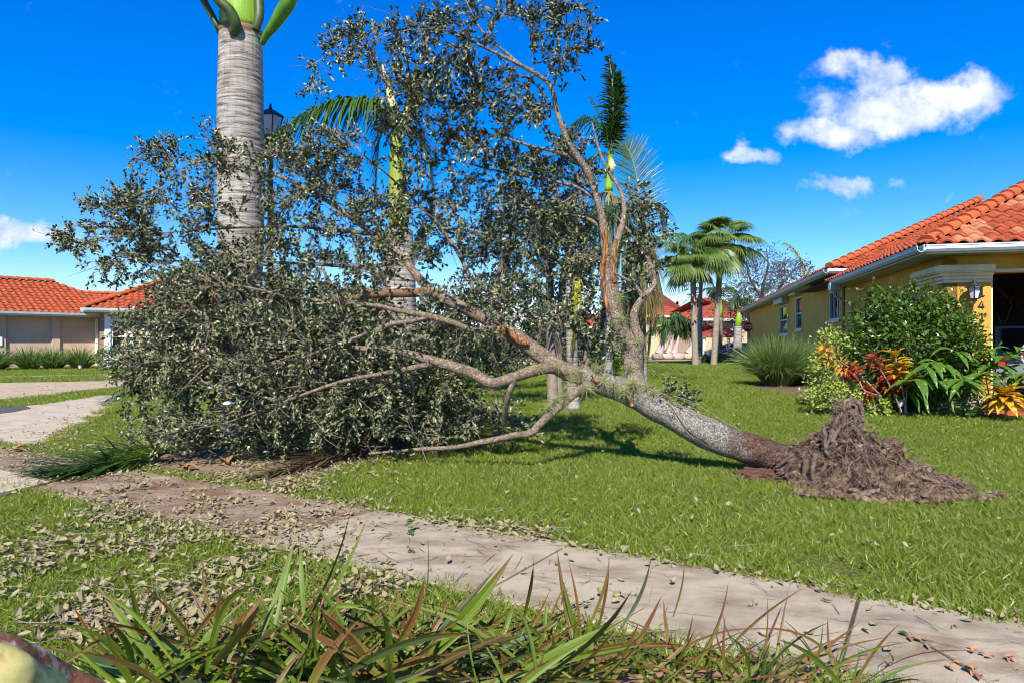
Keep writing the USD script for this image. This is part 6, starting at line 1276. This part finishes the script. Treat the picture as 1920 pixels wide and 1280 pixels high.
for k_, (x0, x1, y, m) in enumerate(((1225, 1246, 668, 'far_bark'), (1244, 1262, 669, 'log_wood'), (1262, 1282, 666, 'palm_boot'), (1284, 1304, 669, 'log_wood'))):
    a, b = P(x0, y, 58), P(x1, y, 58.4); a[2] = b[2] = .25
    solo('log', tubes(np.array([[a, b]]), np.array([[.3 + .12 * (k_ == 2), .26]]), 10, True), m, ('grey log at the left end of the row', 'pale cut log with a yellow face', 'thick grey palm log', 'short pale log next to the palm trunk')[k_] + ' along the far kerb', 'log', smooth=True)
def brush_pile(label, c, rad, n, seed, mat='litter', L=.18, W=.08):
    r = np.random.default_rng(seed); t = thing('brush_pile', label, 'brush pile', c); d = unit(r.normal(0, 1, (n, 3))); d[:, 2] = abs(d[:, 2]); p = np.asarray(c) + d * rad * r.uniform(.5, 1, (n, 1))
    part('leaves', leaves(p, unit(r.normal(0, 1, (n, 3))), unit(r.normal(0, 1, (n, 3)) + [0, 0, .5]), L, W), mat, t, kind='stuff')
    m = n // 12; b = np.asarray(c) + unit(r.normal(0, 1, (m, 3))) * rad * .6; b[:, 2] = np.abs(b[:, 2]) + .05; e = b + r.normal(0, .5, (m, 3)) * np.asarray(rad).mean(); e[:, 2] = np.abs(e[:, 2])
    part('sticks', tubes(np.stack([b, (b + e) / 2, e], 1), np.tile([.02, .016, .006], (m, 1)), 4), 'far_bark', t, kind='stuff')
brush_pile('brown heap of storm brush before the blue car', PD(1368, 0, 50), np.array([1.7, 1.0, .95]), 1500, 401)
brush_pile('small heap of brush between the two fan palm trunks', PD(1322, 0, 47), np.array([.5, .4, .7]), 500, 402, 'back_leaf')
# stop sign and round sign
sb = np.array([P(1402, 0, 50)[0], 50, 0.]); sc = P(1402, 613, 50); ss_ = thing('stop_sign', 'red octagonal stop sign on a post at the corner of the yellow house', 'road sign', sb)
oc = Polygon([(.40 * math.cos(a), .40 * math.sin(a)) for a in np.pi / 8 + np.arange(8) * np.pi / 4]); oi = oc.buffer(-.028)
X1, Y1 = np.array([1., 0, 0]), np.array([0, 1., 0])
part('plate', extrude(oc, .01, sc, X1, Z3, Y1), 'sign_white', ss_); part('face', extrude(oi, .006, sc - [0, .008, 0], X1, Z3, Y1), 'sign_red', ss_)
tm = meshkit.text_mesh('STOP', .26, .006, True); v = np.array(tm.vertices); v[:, :2] -= (v[:, :2].max(0) + v[:, :2].min(0)) / 2
part('lettering', (sc - [0, .016, 0] + v[:, :1] * X1 + v[:, 1:2] * Z3 + v[:, 2:] * Y1, np.array(tm.faces)), 'sign_white', ss_)
part('post', tubes(np.array([[sb + [0, .03, 0], sc + [0, .03, .45]]]), np.full((1, 2), .035), 8), 'grey_paint', ss_)
rb2 = np.array([P(1346, 0, 51)[0] , 50.5, 0.]); rc2 = P(1347, 629, 50.5); r2_ = thing('round_sign', 'back of a grey round sign in front of the grey palm trunk', 'road sign', rb2)
part('plate', extrude(disc_poly(.19).buffer(0.0), .01, rc2, X1, Z3, Y1), 'sign_grey', r2_); part('post', tubes(np.array([[rb2 + [0, .03, 0], rc2 + [0, .03, .15]]]), np.full((1, 2), .03), 8), 'grey_paint', r2_)

# ------------------------------------------------------------------ fallen fronds on the lawn and pavement
def ground_frond(label, rows, n, L, W, mat, rmat, seed, ang=45, droop=.15, lift=.25, rr_=.018, start=.1, leaflets=True, group=None):
    pts = [G(a, b) + [0, 0, h] for a, b, h in rows]; t = thing('palm_frond', label, 'palm frond', pts[0], group)
    ra, lf = frond(pts, n, L, W, ang=ang, droop=droop, lift=lift, seed=seed, rr_=rr_, start=start, jit=.25)
    for m in lf: m[0][:, 2] = np.maximum(m[0][:, 2], gz(m[0][:, 0], m[0][:, 1]) + .035)
    part('rachis', ra, rmat, t, True)
    for m in lf: part('leaflet', m, mat, t)
    return t
ground_frond('green palm frond lying on the leaf litter at the tip of the fallen crown', [(335, 858, .10), (280, 870, .10), (210, 884, .08), (120, 900, .05)], 70, 1.0, .030, 'frond_green', 'rachis_green', 601, 24)
ground_frond('fresh green palm frond beside the crown over the dirty path', [(300, 855, .16), (230, 866, .14), (160, 884, .08), (80, 895, .05)], 60, 1.0, .028, 'frond_dark', 'rachis_green', 602, 28)
ground_frond('brown dead palm frond along the edge of the lawn below the crown', [(840, 832, .14), (740, 848, .12), (620, 872, .08), (500, 895, .05)], 70, .7, .024, 'frond_brown', 'rachis_brown', 603, 22)
ground_frond('brown green palm frond lying across the brown one', [(800, 822, .22), (700, 850, .15), (580, 882, .08), (470, 905, .05)], 60, .8, .022, 'frond_dead', 'rachis_brown', 604, 24)
ground_frond('shaded palm frond under the lower limbs', [(960, 815, .12), (860, 818, .16), (760, 822, .14), (640, 832, .06)], 60, .7, .024, 'frond_dead', 'rachis_yellow', 605, 35)
ground_frond('dark palm frond sticking out from beneath the crown', [(700, 845, .2), (600, 855, .16), (520, 862, .1), (420, 868, .06)], 50, .7, .024, 'frond_dark', 'rachis_green', 606, 30)
ground_frond('yellow ribbed frond fallen behind the upright limb', [(1180, 690, .5), (1215, 690, .45), (1250, 697, .25), (1285, 704, .05)], 40, .8, .03, 'frond_dark', 'rachis_yellow', 607, 50, rr_=.03)
ground_frond('second yellow ribbed frond behind the upright limb', [(1180, 700, .35), (1210, 704, .3), (1250, 712, .15), (1300, 714, .05)], 40, .8, .03, 'frond_dark', 'rachis_yellow', 608, 50, rr_=.03)
ground_frond('yellow frond behind the fork of the fallen tree', [(1060, 700, .9), (1100, 690, .8), (1140, 692, .5), (1165, 700, .2)], 34, .7, .03, 'frond_yellow', 'rachis_yellow', 609, 55, rr_=.025)
ground_frond('thin green frond beside the grass island', [(245, 745, .1), (215, 752, .1), (190, 762, .05)], 26, .6, .03, 'frond_dark', 'rachis_green', 610, 35)
shell_ = solo('scrap', leaf_big(P(418, 756, 7.9), [1, .1, .12], [0, -1, .3], .15, .05, .05, 6, .5, .008), 'white_plastic', 'white scrap of plastic caught in the fallen crown', 'scrap')

# ------------------------------------------------------------------ foreground fronds along the bottom of the frame
rg = np.random.default_rng(77)
def long_leaf(b, e, W, bow, r, twist=.0, K=9, fold=.16):
    k_ = np.linspace(0, 1, K)[:, None]; L = np.linalg.norm(e - b); d = (e - b) / L; s_ = unit(np.cross(d, [0, -1.0, .25])); 
    p = b + (e - b) * k_ + s_ * bow * L * np.sin(np.pi * k_) * .5 + np.array([0, -1, 0]) * r.normal(0, .04) * L * np.sin(np.pi * k_) + np.array([0, 0, .045]) * L * np.sin(np.pi * k_)
    w = W * np.interp(k_[:, 0], [0, .15, .45, .75, 1], [.55, .9, 1, .62, .03]); sd = unit(s_ * math.cos(twist) + np.cross(d, s_) * math.sin(twist))
    return ribbon(p, w, sd, fold)
UV9 = np.stack([np.tile([0., .5, 1.], 9), np.repeat(np.linspace(0, 1, 9), 3)], 1)
Dn = 2.75
fore = {
 'arching green fronds rising over the left half of the pavement in the foreground': (P(560, 1265, 2.9), [
   (563, 1185, 657, 957, .016, .10, 'fore_green'), (572, 1190, 690, 965, .015, .12, 'fore_green'), (570, 1150, 563, 1008, .018, .03, 'fore_green'), (563, 1180, 692, 1058, .018, .08, 'fore_dark'), (608, 1140, 702, 1148, .02, -.12, 'fore_green'),
   (487, 1198, 547, 1020, .018, .05, 'fore_green'), (510, 1198, 552, 1010, .02, .03, 'fore_green'), (520, 1230, 640, 1045, .022, .1, 'fore_green'), (412, 1188, 380, 1045, .012, -.1, 'fore_brown'), (433, 1195, 440, 1120, .016, 0, 'fore_brown'),
   (600, 1285, 322, 1178, .05, -.18, 'fore_green'), (500, 1290, 308, 1208, .045, -.2, 'fore_green'), (640, 1230, 560, 1192, .04, .1, 'fore_green'), (283, 1190, 303, 1135, .012, .1, 'fore_brown'), (100, 1255, 242, 1160, .012, .1, 'fore_brown'), (535, 1245, 620, 1150, .03, .1, 'fore_green'), (480, 1240, 405, 1170, .024, -.1, 'fore_dark'), (620, 1285, 560, 1215, .035, .1, 'fore_brown'), (450, 1275, 420, 1200, .03, .1, 'fore_dark'), (690, 1250, 590, 1170, .024, -.1, 'fore_green')]),
 'broad green frond blades in the middle of the foreground': (P(800, 1265, 2.8), [
   (790, 1185, 802, 1003, .010, .06, 'fore_dark'), (800, 1275, 752, 1090, .010, -.08, 'fore_brown'), (745, 1275, 962, 1038, .05, .12, 'fore_green'), (760, 1255, 935, 1060, .03, .08, 'fore_dark'), (980, 1165, 1000, 1058, .016, .05, 'fore_brown'), (952, 1268, 836, 1118, .012, -.05, 'fore_brown'), (950, 1272, 886, 1132, .014, -.06, 'fore_brown'), (962, 1225, 1031, 1106, .014, .1, 'fore_brown'),
   (690, 1285, 900, 1180, .05, -.1, 'fore_green'), (640, 1265, 760, 1120, .03, .08, 'fore_green'), (700, 1290, 850, 1230, .04, .1, 'fore_brown'), (860, 1250, 1060, 1150, .03, .12, 'fore_dark'), (900, 1285, 960, 1190, .03, -.05, 'fore_green'), (840, 1285, 780, 1190, .03, 0, 'fore_green'), (720, 1230, 620, 1260, .035, .1, 'fore_green'), (980, 1230, 1065, 1180, .03, .1, 'fore_green'), (940, 1200, 965, 1130, .02, 0, 'fore_green'), (1020, 1210, 1025, 1125, .016, 0, 'fore_green')]),
 'dry brown frond spikes standing over the pavement in the right foreground': (P(1200, 1270, 2.75), [
   (1085, 1245, 1045, 1030, .022, -.06, 'fore_brown'), (1098, 1240, 1052, 1075, .02, -.04, 'fore_green'), (1090, 1230, 1066, 1052, .012, .05, 'fore_brown'), (1107, 1168, 1143, 1043, .012, .1, 'fore_brown'), (1150, 1275, 1198, 1165, .018, .05, 'fore_brown'), (1145, 1280, 1241, 1115, .02, .08, 'fore_brown'), (1262, 1155, 1283, 1052, .010, .04, 'fore_brown'), (1266, 1262, 1244, 1123, .018, -.05, 'fore_brown'),
   (1295, 1262, 1366, 1088, .02, .12, 'fore_brown'), (1315, 1270, 1508, 1100, .016, .06, 'fore_brown'), (1424, 1270, 1437, 1106, .012, .02, 'fore_brown'), (1445, 1280, 1479, 1100, .012, .03, 'fore_brown'), (1412, 1262, 1467, 1132, .012, .04, 'fore_brown'), (1570, 1285, 1552, 1156, .014, -.06, 'fore_brown'), (1572, 1280, 1594, 1238, .01, .04, 'fore_brown'), (1120, 1185, 1142, 1040, .012, .06, 'fore_brown'), (1162, 1180, 1221, 1045, .014, .08, 'fore_dark'),
   (1060, 1285, 1130, 1180, .03, .08, 'fore_green'), (1040, 1270, 1010, 1200, .03, 0, 'fore_green'), (1240, 1285, 1180, 1205, .02, 0, 'fore_green'), (1200, 1280, 1320, 1180, .014, .1, 'fore_brown'), (1350, 1285, 1420, 1195, .014, .05, 'fore_brown'), (1380, 1280, 1340, 1180, .010, -.1, 'fore_brown'), (1110, 1270, 1105, 1150, .02, .02, 'fore_green'), (1255, 1280, 1300, 1150, .012, .05, 'fore_brown'), (1480, 1290, 1455, 1180, .010, -.04, 'fore_brown'), (1290, 1285, 1255, 1200, .016, .0, 'fore_dark')]),
}
for k_, (lab, (o, lst)) in enumerate(fore.items()):
    o = np.array([o[0], o[1], .05]); t = thing('palm_frond', lab, 'palm frond', o)
    xs = sorted(b[0] for b in lst); c = spline([P(xs[0] - 30, 1300, Dn), P((xs[0] + xs[-1]) / 2, 1262, Dn + .1), P(xs[-1] + 20, 1290, Dn)], 10); c[:, 2] = np.maximum(c[:, 2], .04)
    part('rachis', tubes(c[None], np.linspace(.022, .01, len(c))[None], 8, True), 'rachis_green' if k_ < 2 else 'rachis_brown', t, True)
    for (bx, by, ex, ey, W, bow, m) in lst:
        Db, De = Dn + rg.normal(0, .10), Dn + .15 + rg.normal(0, .18)
        part('leaflet', long_leaf(P(bx, by, Db), P(ex, ey, De), W * 1.1, bow, rg, rg.normal(0, .45)), m, t, uv=UV9)
    for _ in range(280 if k_ < 2 else 150):   # the tangle low down
        bx = rg.uniform(max(xs[0] - 60, 215), xs[-1] + 40); by = rg.uniform(1220, 1320) + (45 if k_ == 2 else 0) * rg.uniform(.3, 1); a = rg.normal(.25, .95); l = rg.uniform(70, 260); D = Dn + rg.normal(.05, .22)
        e = P(bx + l * math.sin(a) * 1.3, by - min(l * abs(math.cos(a)) * .7, 105 if k_ == 2 else 150), D + rg.normal(.05, .25)); b = P(bx, by + 20, D); b[2], e[2] = max(b[2], .03), max(e[2], .05)
        m = rg.choice(['fore_green', 'fore_dark', 'fore_brown'], p=[.45, .25, .3] if k_ < 2 else [.3, .2, .5])
        part('leaflet', long_leaf(b, e, rg.uniform(.008, .034) * (.5 if k_ == 2 else 1), rg.normal(0, .08), rg, rg.normal(0, .6)), m, t, uv=UV9)
# the torn leaf base in the corner
bt = P(40, 1230, 2.0); btt = thing('palm_boot', 'torn brown and green palm leaf base lying in the lower left corner', 'palm leaf base', np.array([bt[0], bt[1], 0.]))
def half_shell(rows, r0, r1_, a0, a1, n=22):
    c = spline(PT(rows), 8); t = unit(np.gradient(c, axis=0)); s_ = unit(np.cross(t, [0, 0, 1.])); u_ = np.cross(s_, t); an = np.linspace(a0, a1, n); R = np.linspace(r0, r1_, len(c))[:, None, None]
    v = c[:, None] + R * (np.cos(an)[None, :, None] * s_[:, None] + np.sin(an)[None, :, None] * u_[:, None]); v = v + (meshkit.fbm(v * 9, 3, 2)[..., None] - .5) * .03
    m = len(c); i, j = np.meshgrid(np.arange(m - 1), np.arange(n - 1), indexing='ij'); q = np.stack([i * n + j, i * n + j + 1, (i + 1) * n + j + 1, (i + 1) * n + j], -1).reshape(-1, 4)
    return v.reshape(-1, 3), q
part('outer_sheath', half_shell([(-150, 1232, 1.95), (-20, 1250, 2.05), (85, 1272, 2.2), (190, 1304, 2.35)], .125, .04, -.3, 3.3), 'sheath', btt, True)
part('inner_sheath', half_shell([(-170, 1268, 1.78), (-40, 1284, 1.83), (60, 1308, 1.98), (140, 1342, 2.12)], .13, .05, -.3, 3.3), 'sheath_green', btt, True, label='green yellow inner side of the leaf base')

# ------------------------------------------------------------------ lawn grass
rgz = np.random.default_rng(404)
hard = shapely.union_all([walk_poly.buffer(.05), drive_poly.buffer(-.15), road_poly.buffer(-.1), far_walk_poly, corner_poly, asph, strip_poly.buffer(-.12), bed_poly.buffer(-.1), pav_poly, Polygon([W0, W0 + eA * 14, W1 + eA * 14 + dA * 30, W1 + dA * 30])])
plate_poly = Polygon([(3.05, 7.9), (3.0, 7.3), (3.25, 6.85), (3.7, 6.55), (4.2, 6.6), (4.75, 6.95), (4.6, 7.3), (4.0, 7.5), (3.5, 7.8)])
hard_all = hard.union(plate_poly)
GL = '/World/lawn_grass'
pi = UsdGeom.PointInstancer.Define(stage, GL); setdata(pi.GetPrim(), 'short green lawn grass growing around the fallen tree and along the pavement', 'grass', None, 'stuff')
UsdGeom.Scope.Define(stage, GL + '/protos')
protos = []
for k_ in range(6):
    r = np.random.default_rng(900 + k_); n = 46; out = []
    a = r.uniform(0, 6.283, n); q = np.sqrt(r.uniform(0, 1, n)) * .13
    for i in range(n):
        b = np.array([math.cos(a[i]) * q[i], math.sin(a[i]) * q[i], -.01]); d = unit(np.array([r.normal(0, .45), r.normal(0, .45), 1])); L = r.uniform(.045, .105); kk = np.linspace(0, 1, 4)[:, None]
        p = b + d * L * kk + np.array([d[0], d[1], -.25]) * L * .55 * kk ** 2
        W = r.uniform(.006, .010) * np.array([.8, 1, .75, .05]); s_ = unit(np.cross(d, r.normal(0, 1, 3))) * .5
        v = np.stack([p + s_ * W[:, None], p - s_ * W[:, None]], 1).reshape(-1, 3); f = np.array([[0, 1, 3], [0, 3, 2], [2, 3, 5], [2, 5, 4], [4, 5, 7], [4, 7, 6]]); out.append((v, f))
    m = join(out); pp_ = f'{GL}/protos/grass_blades' + (f'_{k_:03d}' if k_ else '')
    usdkit.mesh(stage, pp_, m, MATS['grass'], False); protos.append(pp_)
pi.CreatePrototypesRel().SetTargets([Sdf.Path(p) for p in protos])
def scatter(D0, D1, density, smin, smax, side=.80):
    n = int((D1 ** 2 - D0 ** 2) * side * density); y = np.sqrt(rgz.uniform(D0 ** 2, D1 ** 2, n)); x = rgz.uniform(-side, side, n) * y
    keep = ~shapely.contains_xy(hard_all, x, y); bare = meshkit.fbm(np.stack([x * .9, y * .9, 0 * x], 1), 3, 4); keep &= rgz.uniform(size=n) < np.clip(.35 + 2.6 * (bare - .22), .3, 1)
    x, y = x[keep], y[keep]; return x, y, rgz.uniform(smin, smax, len(x))
S = [scatter(2.2, 5.2, 120, .65, 1.1), scatter(5.2, 9, 95, .7, 1.15), scatter(9, 14, 60, .9, 1.35), scatter(14, 24, 34, 1.1, 1.7), scatter(24, 50, 12, 1.6, 2.2)]
gx, gy, gs = (np.concatenate([s[i] for s in S]) for i in range(3)); N = len(gx)
# longer, ragged edge along the slabs
ex = rgz.uniform(-14, 7.8, 900); eo = rgz.uniform(.0, .10, 900); sidep = rgz.uniform(size=900) < .6
exy = A0 + U * ex[:, None] + np.where(sidep[:, None], NN * eo[:, None], -NN * (WALK_W + eo[:, None])); gx, gy, gs = np.concatenate([gx, exy[:, 0]]), np.concatenate([gy, exy[:, 1]]), np.concatenate([gs, rgz.uniform(.8, 1.25, 900)]); N = len(gx)
pi.CreatePositionsAttr(Vt.Vec3fArray.FromNumpy(np.stack([gx, gy, gz(gx, gy)], 1).astype(np.float32)))
pi.CreateProtoIndicesAttr(Vt.IntArray.FromNumpy(rgz.integers(0, 6, N).astype(np.int32)))
hs = gs * (.75 + .5 * meshkit.fbm(np.stack([gx * .6, gy * .6, 0 * gx], 1), 3, 9))
pi.CreateScalesAttr(Vt.Vec3fArray.FromNumpy(np.stack([gs, gs, hs], 1).astype(np.float32)))
ya = rgz.uniform(0, 2 * np.pi, N); pi.CreateOrientationsAttr(Vt.QuathArray([Gf.Quath(float(math.cos(t / 2)), 0, 0, float(math.sin(t / 2))) for t in ya]))

# ------------------------------------------------------------------ leaf litter
rl_ = np.random.default_rng(505)
LIT = [(300, 1000, 230, 70, 1500), (480, 1010, 160, 80, 900), (250, 1090, 260, 90, 1700), (120, 1150, 160, 60, 800), (520, 1090, 160, 60, 900), (640, 1085, 110, 40, 500), (700, 1100, 120, 35, 380), (400, 930, 180, 40, 900), (180, 925, 130, 40, 700), (60, 860, 90, 40, 700), (120, 830, 120, 40, 600), (330, 870, 180, 40, 700), (560, 960, 130, 45, 500), (240, 970, 60, 30, 400),
       (560, 900, 160, 40, 500), (700, 860, 140, 30, 400), (400, 872, 130, 22, 700), (560, 865, 150, 22, 800), (700, 848, 130, 16, 600), (480, 905, 80, 22, 500), (150, 790, 100, 25, 220), (60, 740, 120, 15, 160), (130, 705, 150, 6, 60), (330, 1180, 260, 40, 700), (60, 1080, 80, 80, 500), (1000, 1150, 110, 30, 110), (870, 990, 60, 12, 90), (960, 1005, 60, 14, 140), (1010, 1012, 40, 10, 80)]
lx = []
for (x, y, sx, sy, n) in LIT:
    for _ in range(int(n * .8)):
        px, py = x + rl_.normal(0, .55) * sx, y + rl_.normal(0, .55) * sy
        if py < 662 or py > 1290: continue
        D = CAM_H * FPX / (py - 640); lx.append((((px - 960) / FPX * D), D))
lx = np.array(lx)
cl_ = meshkit.fbm(np.stack([lx[:, 0] * 2.2, lx[:, 1] * 2.2, 0 * lx[:, 0]], 1), 3, 7); lx = lx[rl_.uniform(size=len(lx)) < np.clip((cl_ - .36) * 5.5, .07, 1)]
# thin drift along both edges of the pavement, and a few strewn over the lawn
t_ = rl_.uniform(-6, 5.2, 620); o_ = np.abs(rl_.normal(0, .05, 620)) * np.where(rl_.uniform(size=620) < .5, 1, -1); e_ = A0 + U * t_[:, None] + NN * (o_ - .01)[:, None]
w_ = A0 + U * rl_.uniform(-3, 5, 90)[:, None] - NN * rl_.uniform(0, WALK_W, 90)[:, None]
y_ = np.sqrt(rl_.uniform(3.2 ** 2, 14 ** 2, 420)); s_ = np.stack([rl_.uniform(-.1, .78, 420) * y_, y_], 1)
allp = np.vstack([lx, e_, w_, s_]); n = len(allp)
onhard = shapely.contains_xy(hard, allp[:, 0], allp[:, 1]); z = gz(allp[:, 0], allp[:, 1]) + np.where(onhard, .036, rl_.uniform(.022, .07, n)) + rl_.uniform(0, .012, n)
nn = unit(rl_.normal(0, .5, (n, 3)) + [0, 0, 1.]); ld = rl_.normal(0, 1, (n, 3)); ld = unit(ld - nn * np.einsum('ij,ij->i', ld, nn)[:, None]); sz = rl_.uniform(.5, 1.5, n)
lit = curled(np.column_stack([allp, z]), ld, nn, 0.05 * sz, .026 * sz * rl_.uniform(.7, 1.2, n), rl_.normal(.25, .35, n))
solo('leaf_litter', lit, 'litter', 'pale dry leaves scattered over pavement and grass below the fallen crown', 'leaf litter', kind='stuff')
m = 150; q = lx[rl_.integers(len(lx), size=m)] + rl_.normal(0, .15, (m, 2)); nn = unit(rl_.normal(0, .4, (m, 3)) + [0, 0, 1.])
# fine twigs and needles
m = 700; q = np.vstack([lx[rl_.integers(len(lx), size=500)] + rl_.normal(0, .2, (500, 2)), w_[rl_.integers(90, size=200)] + rl_.normal(0, .3, (200, 2))]); a = rl_.uniform(0, 6.28, m); L = rl_.uniform(.05, .32, m); z = np.where(shapely.contains_xy(hard, q[:, 0], q[:, 1]), .040, .075) + gz(q[:, 0], q[:, 1]); b = np.column_stack([q, z])
e = b + np.stack([np.cos(a) * L, np.sin(a) * L, rl_.uniform(0, .02, m)], 1); c = (b + e) / 2 + rl_.normal(0, .012, (m, 3)) * [1, 1, .3]
solo('twig_litter', tubes(np.stack([b, c, e], 1), np.tile([.0028, .0024, .001], (m, 1)), 3), 'far_bark', 'fine broken twigs strewn over the pavement and grass', 'twigs', kind='stuff')
# single finds on the slabs
def leafy_bit(name, label, cat, px, py, n, L, W, mat, seed, h=.05, spread=.06, stem=True, parent_kind=None):
    r = np.random.default_rng(seed); b = G(px, py) + [0, 0, .036]; t = thing(name, label, cat, b)
    for i in range(n):
        a = r.uniform(0, 6.28); p = b + np.array([r.normal(0, spread), r.normal(0, spread), r.uniform(0, h)]); part('leaf', leaf_big(p, [math.cos(a), math.sin(a), r.uniform(.0, .7)], [0, 0, 1.], L * r.uniform(.7, 1.2), W * r.uniform(.8, 1.2), .3, 5, .25), mat, t)
    if stem: part('stem', tubes(spline([b + [-spread, 0, 0], b + [0, .02, h * .6], b + [spread * .8, .01, h]], 4)[None], np.full((1, 9), .0035), 5), 'far_bark', t)
leafy_bit('green_sprig', 'upright dark green sprig standing on the pavement near the lawn edge', 'sprig', 768, 1008, 9, .065, .034, 'shrub_green', 1, .11, .025)
leafy_bit('green_sprig', 'small sprig with green fruit lying in the middle of the slab', 'sprig', 770, 1045, 5, .035, .026, 'shrub_green', 2, .03, .02)
leafy_bit('leaf_cluster', 'cluster of pale leaves at the grass edge above the slab joint', 'leaves', 845, 985, 11, .07, .035, 'litter', 3, .05, .06)
leafy_bit('leaf_cluster', 'pale leaf cluster heaped at the lawn edge left of the joint', 'leaves', 975, 1006, 12, .07, .036, 'litter', 4, .05, .07)
leafy_bit('leaf_cluster', 'three pale leaves lying alone on the right slab', 'leaves', 1634, 1192, 3, .05, .034, 'litter', 5, .01, .03, False)
leafy_bit('curled_leaf', 'orange brown curled dead leaf on the right slab', 'leaf', 1828, 1236, 4, .05, .025, 'litter_bright', 6, .02, .025, False)
leafy_bit('curled_leaf', 'orange curled leaf near the right edge of the frame', 'leaf', 1890, 1246, 3, .05, .025, 'litter_bright', 7, .02, .02, False)
leafy_bit('curled_leaf', 'ragged orange leaf at the bottom edge of the right slab', 'leaf', 1800, 1268, 5, .055, .025, 'litter_bright', 8, .03, .03, False)
leafy_bit('curled_leaf', 'brown leaf in the litter beside the frond on the dirty slabs', 'leaf', 345, 882, 3, .20, .10, 'litter_orange', 9, .04, .05, False)
leafy_bit('curled_leaf', 'broad tan leaf on the litter below the crown', 'leaf', 420, 870, 2, .24, .16, 'litter_orange', 10, .05, .03, False)
leafy_bit('curled_leaf', 'reddish dead leaf at the left edge beside the corner slab', 'leaf', 18, 852, 3, .22, .10, 'litter_orange', 11, .05, .05, False)
st_ = [G(1690, 1200), G(1740, 1222), G(1790, 1252), G(1840, 1285)]; tb = thing('leafy_stem', 'long dark leafy stem lying across the right slab', 'twig', st_[0])
c = spline(st_, 8) + [0, 0, .042]; part('stem', tubes(c[None], np.linspace(.003, .006, len(c))[None], 6), 'far_bark', tb)
for k_, (i, m) in enumerate(((0, 'litter'), (2, 'shrub_green'), (3, 'litter_orange'), (5, 'litter_orange'), (6, 'litter'), (8, 'litter'), (20, 'litter_orange'), (22, 'litter'), (23, 'litter_orange'))):
    part('leaf', leaf_big(c[i], [math.cos(k_ * 2.1), math.sin(k_ * 2.1), .2], [0, 0, 1.], .065, .032, .2, 5, .25), m, tb)
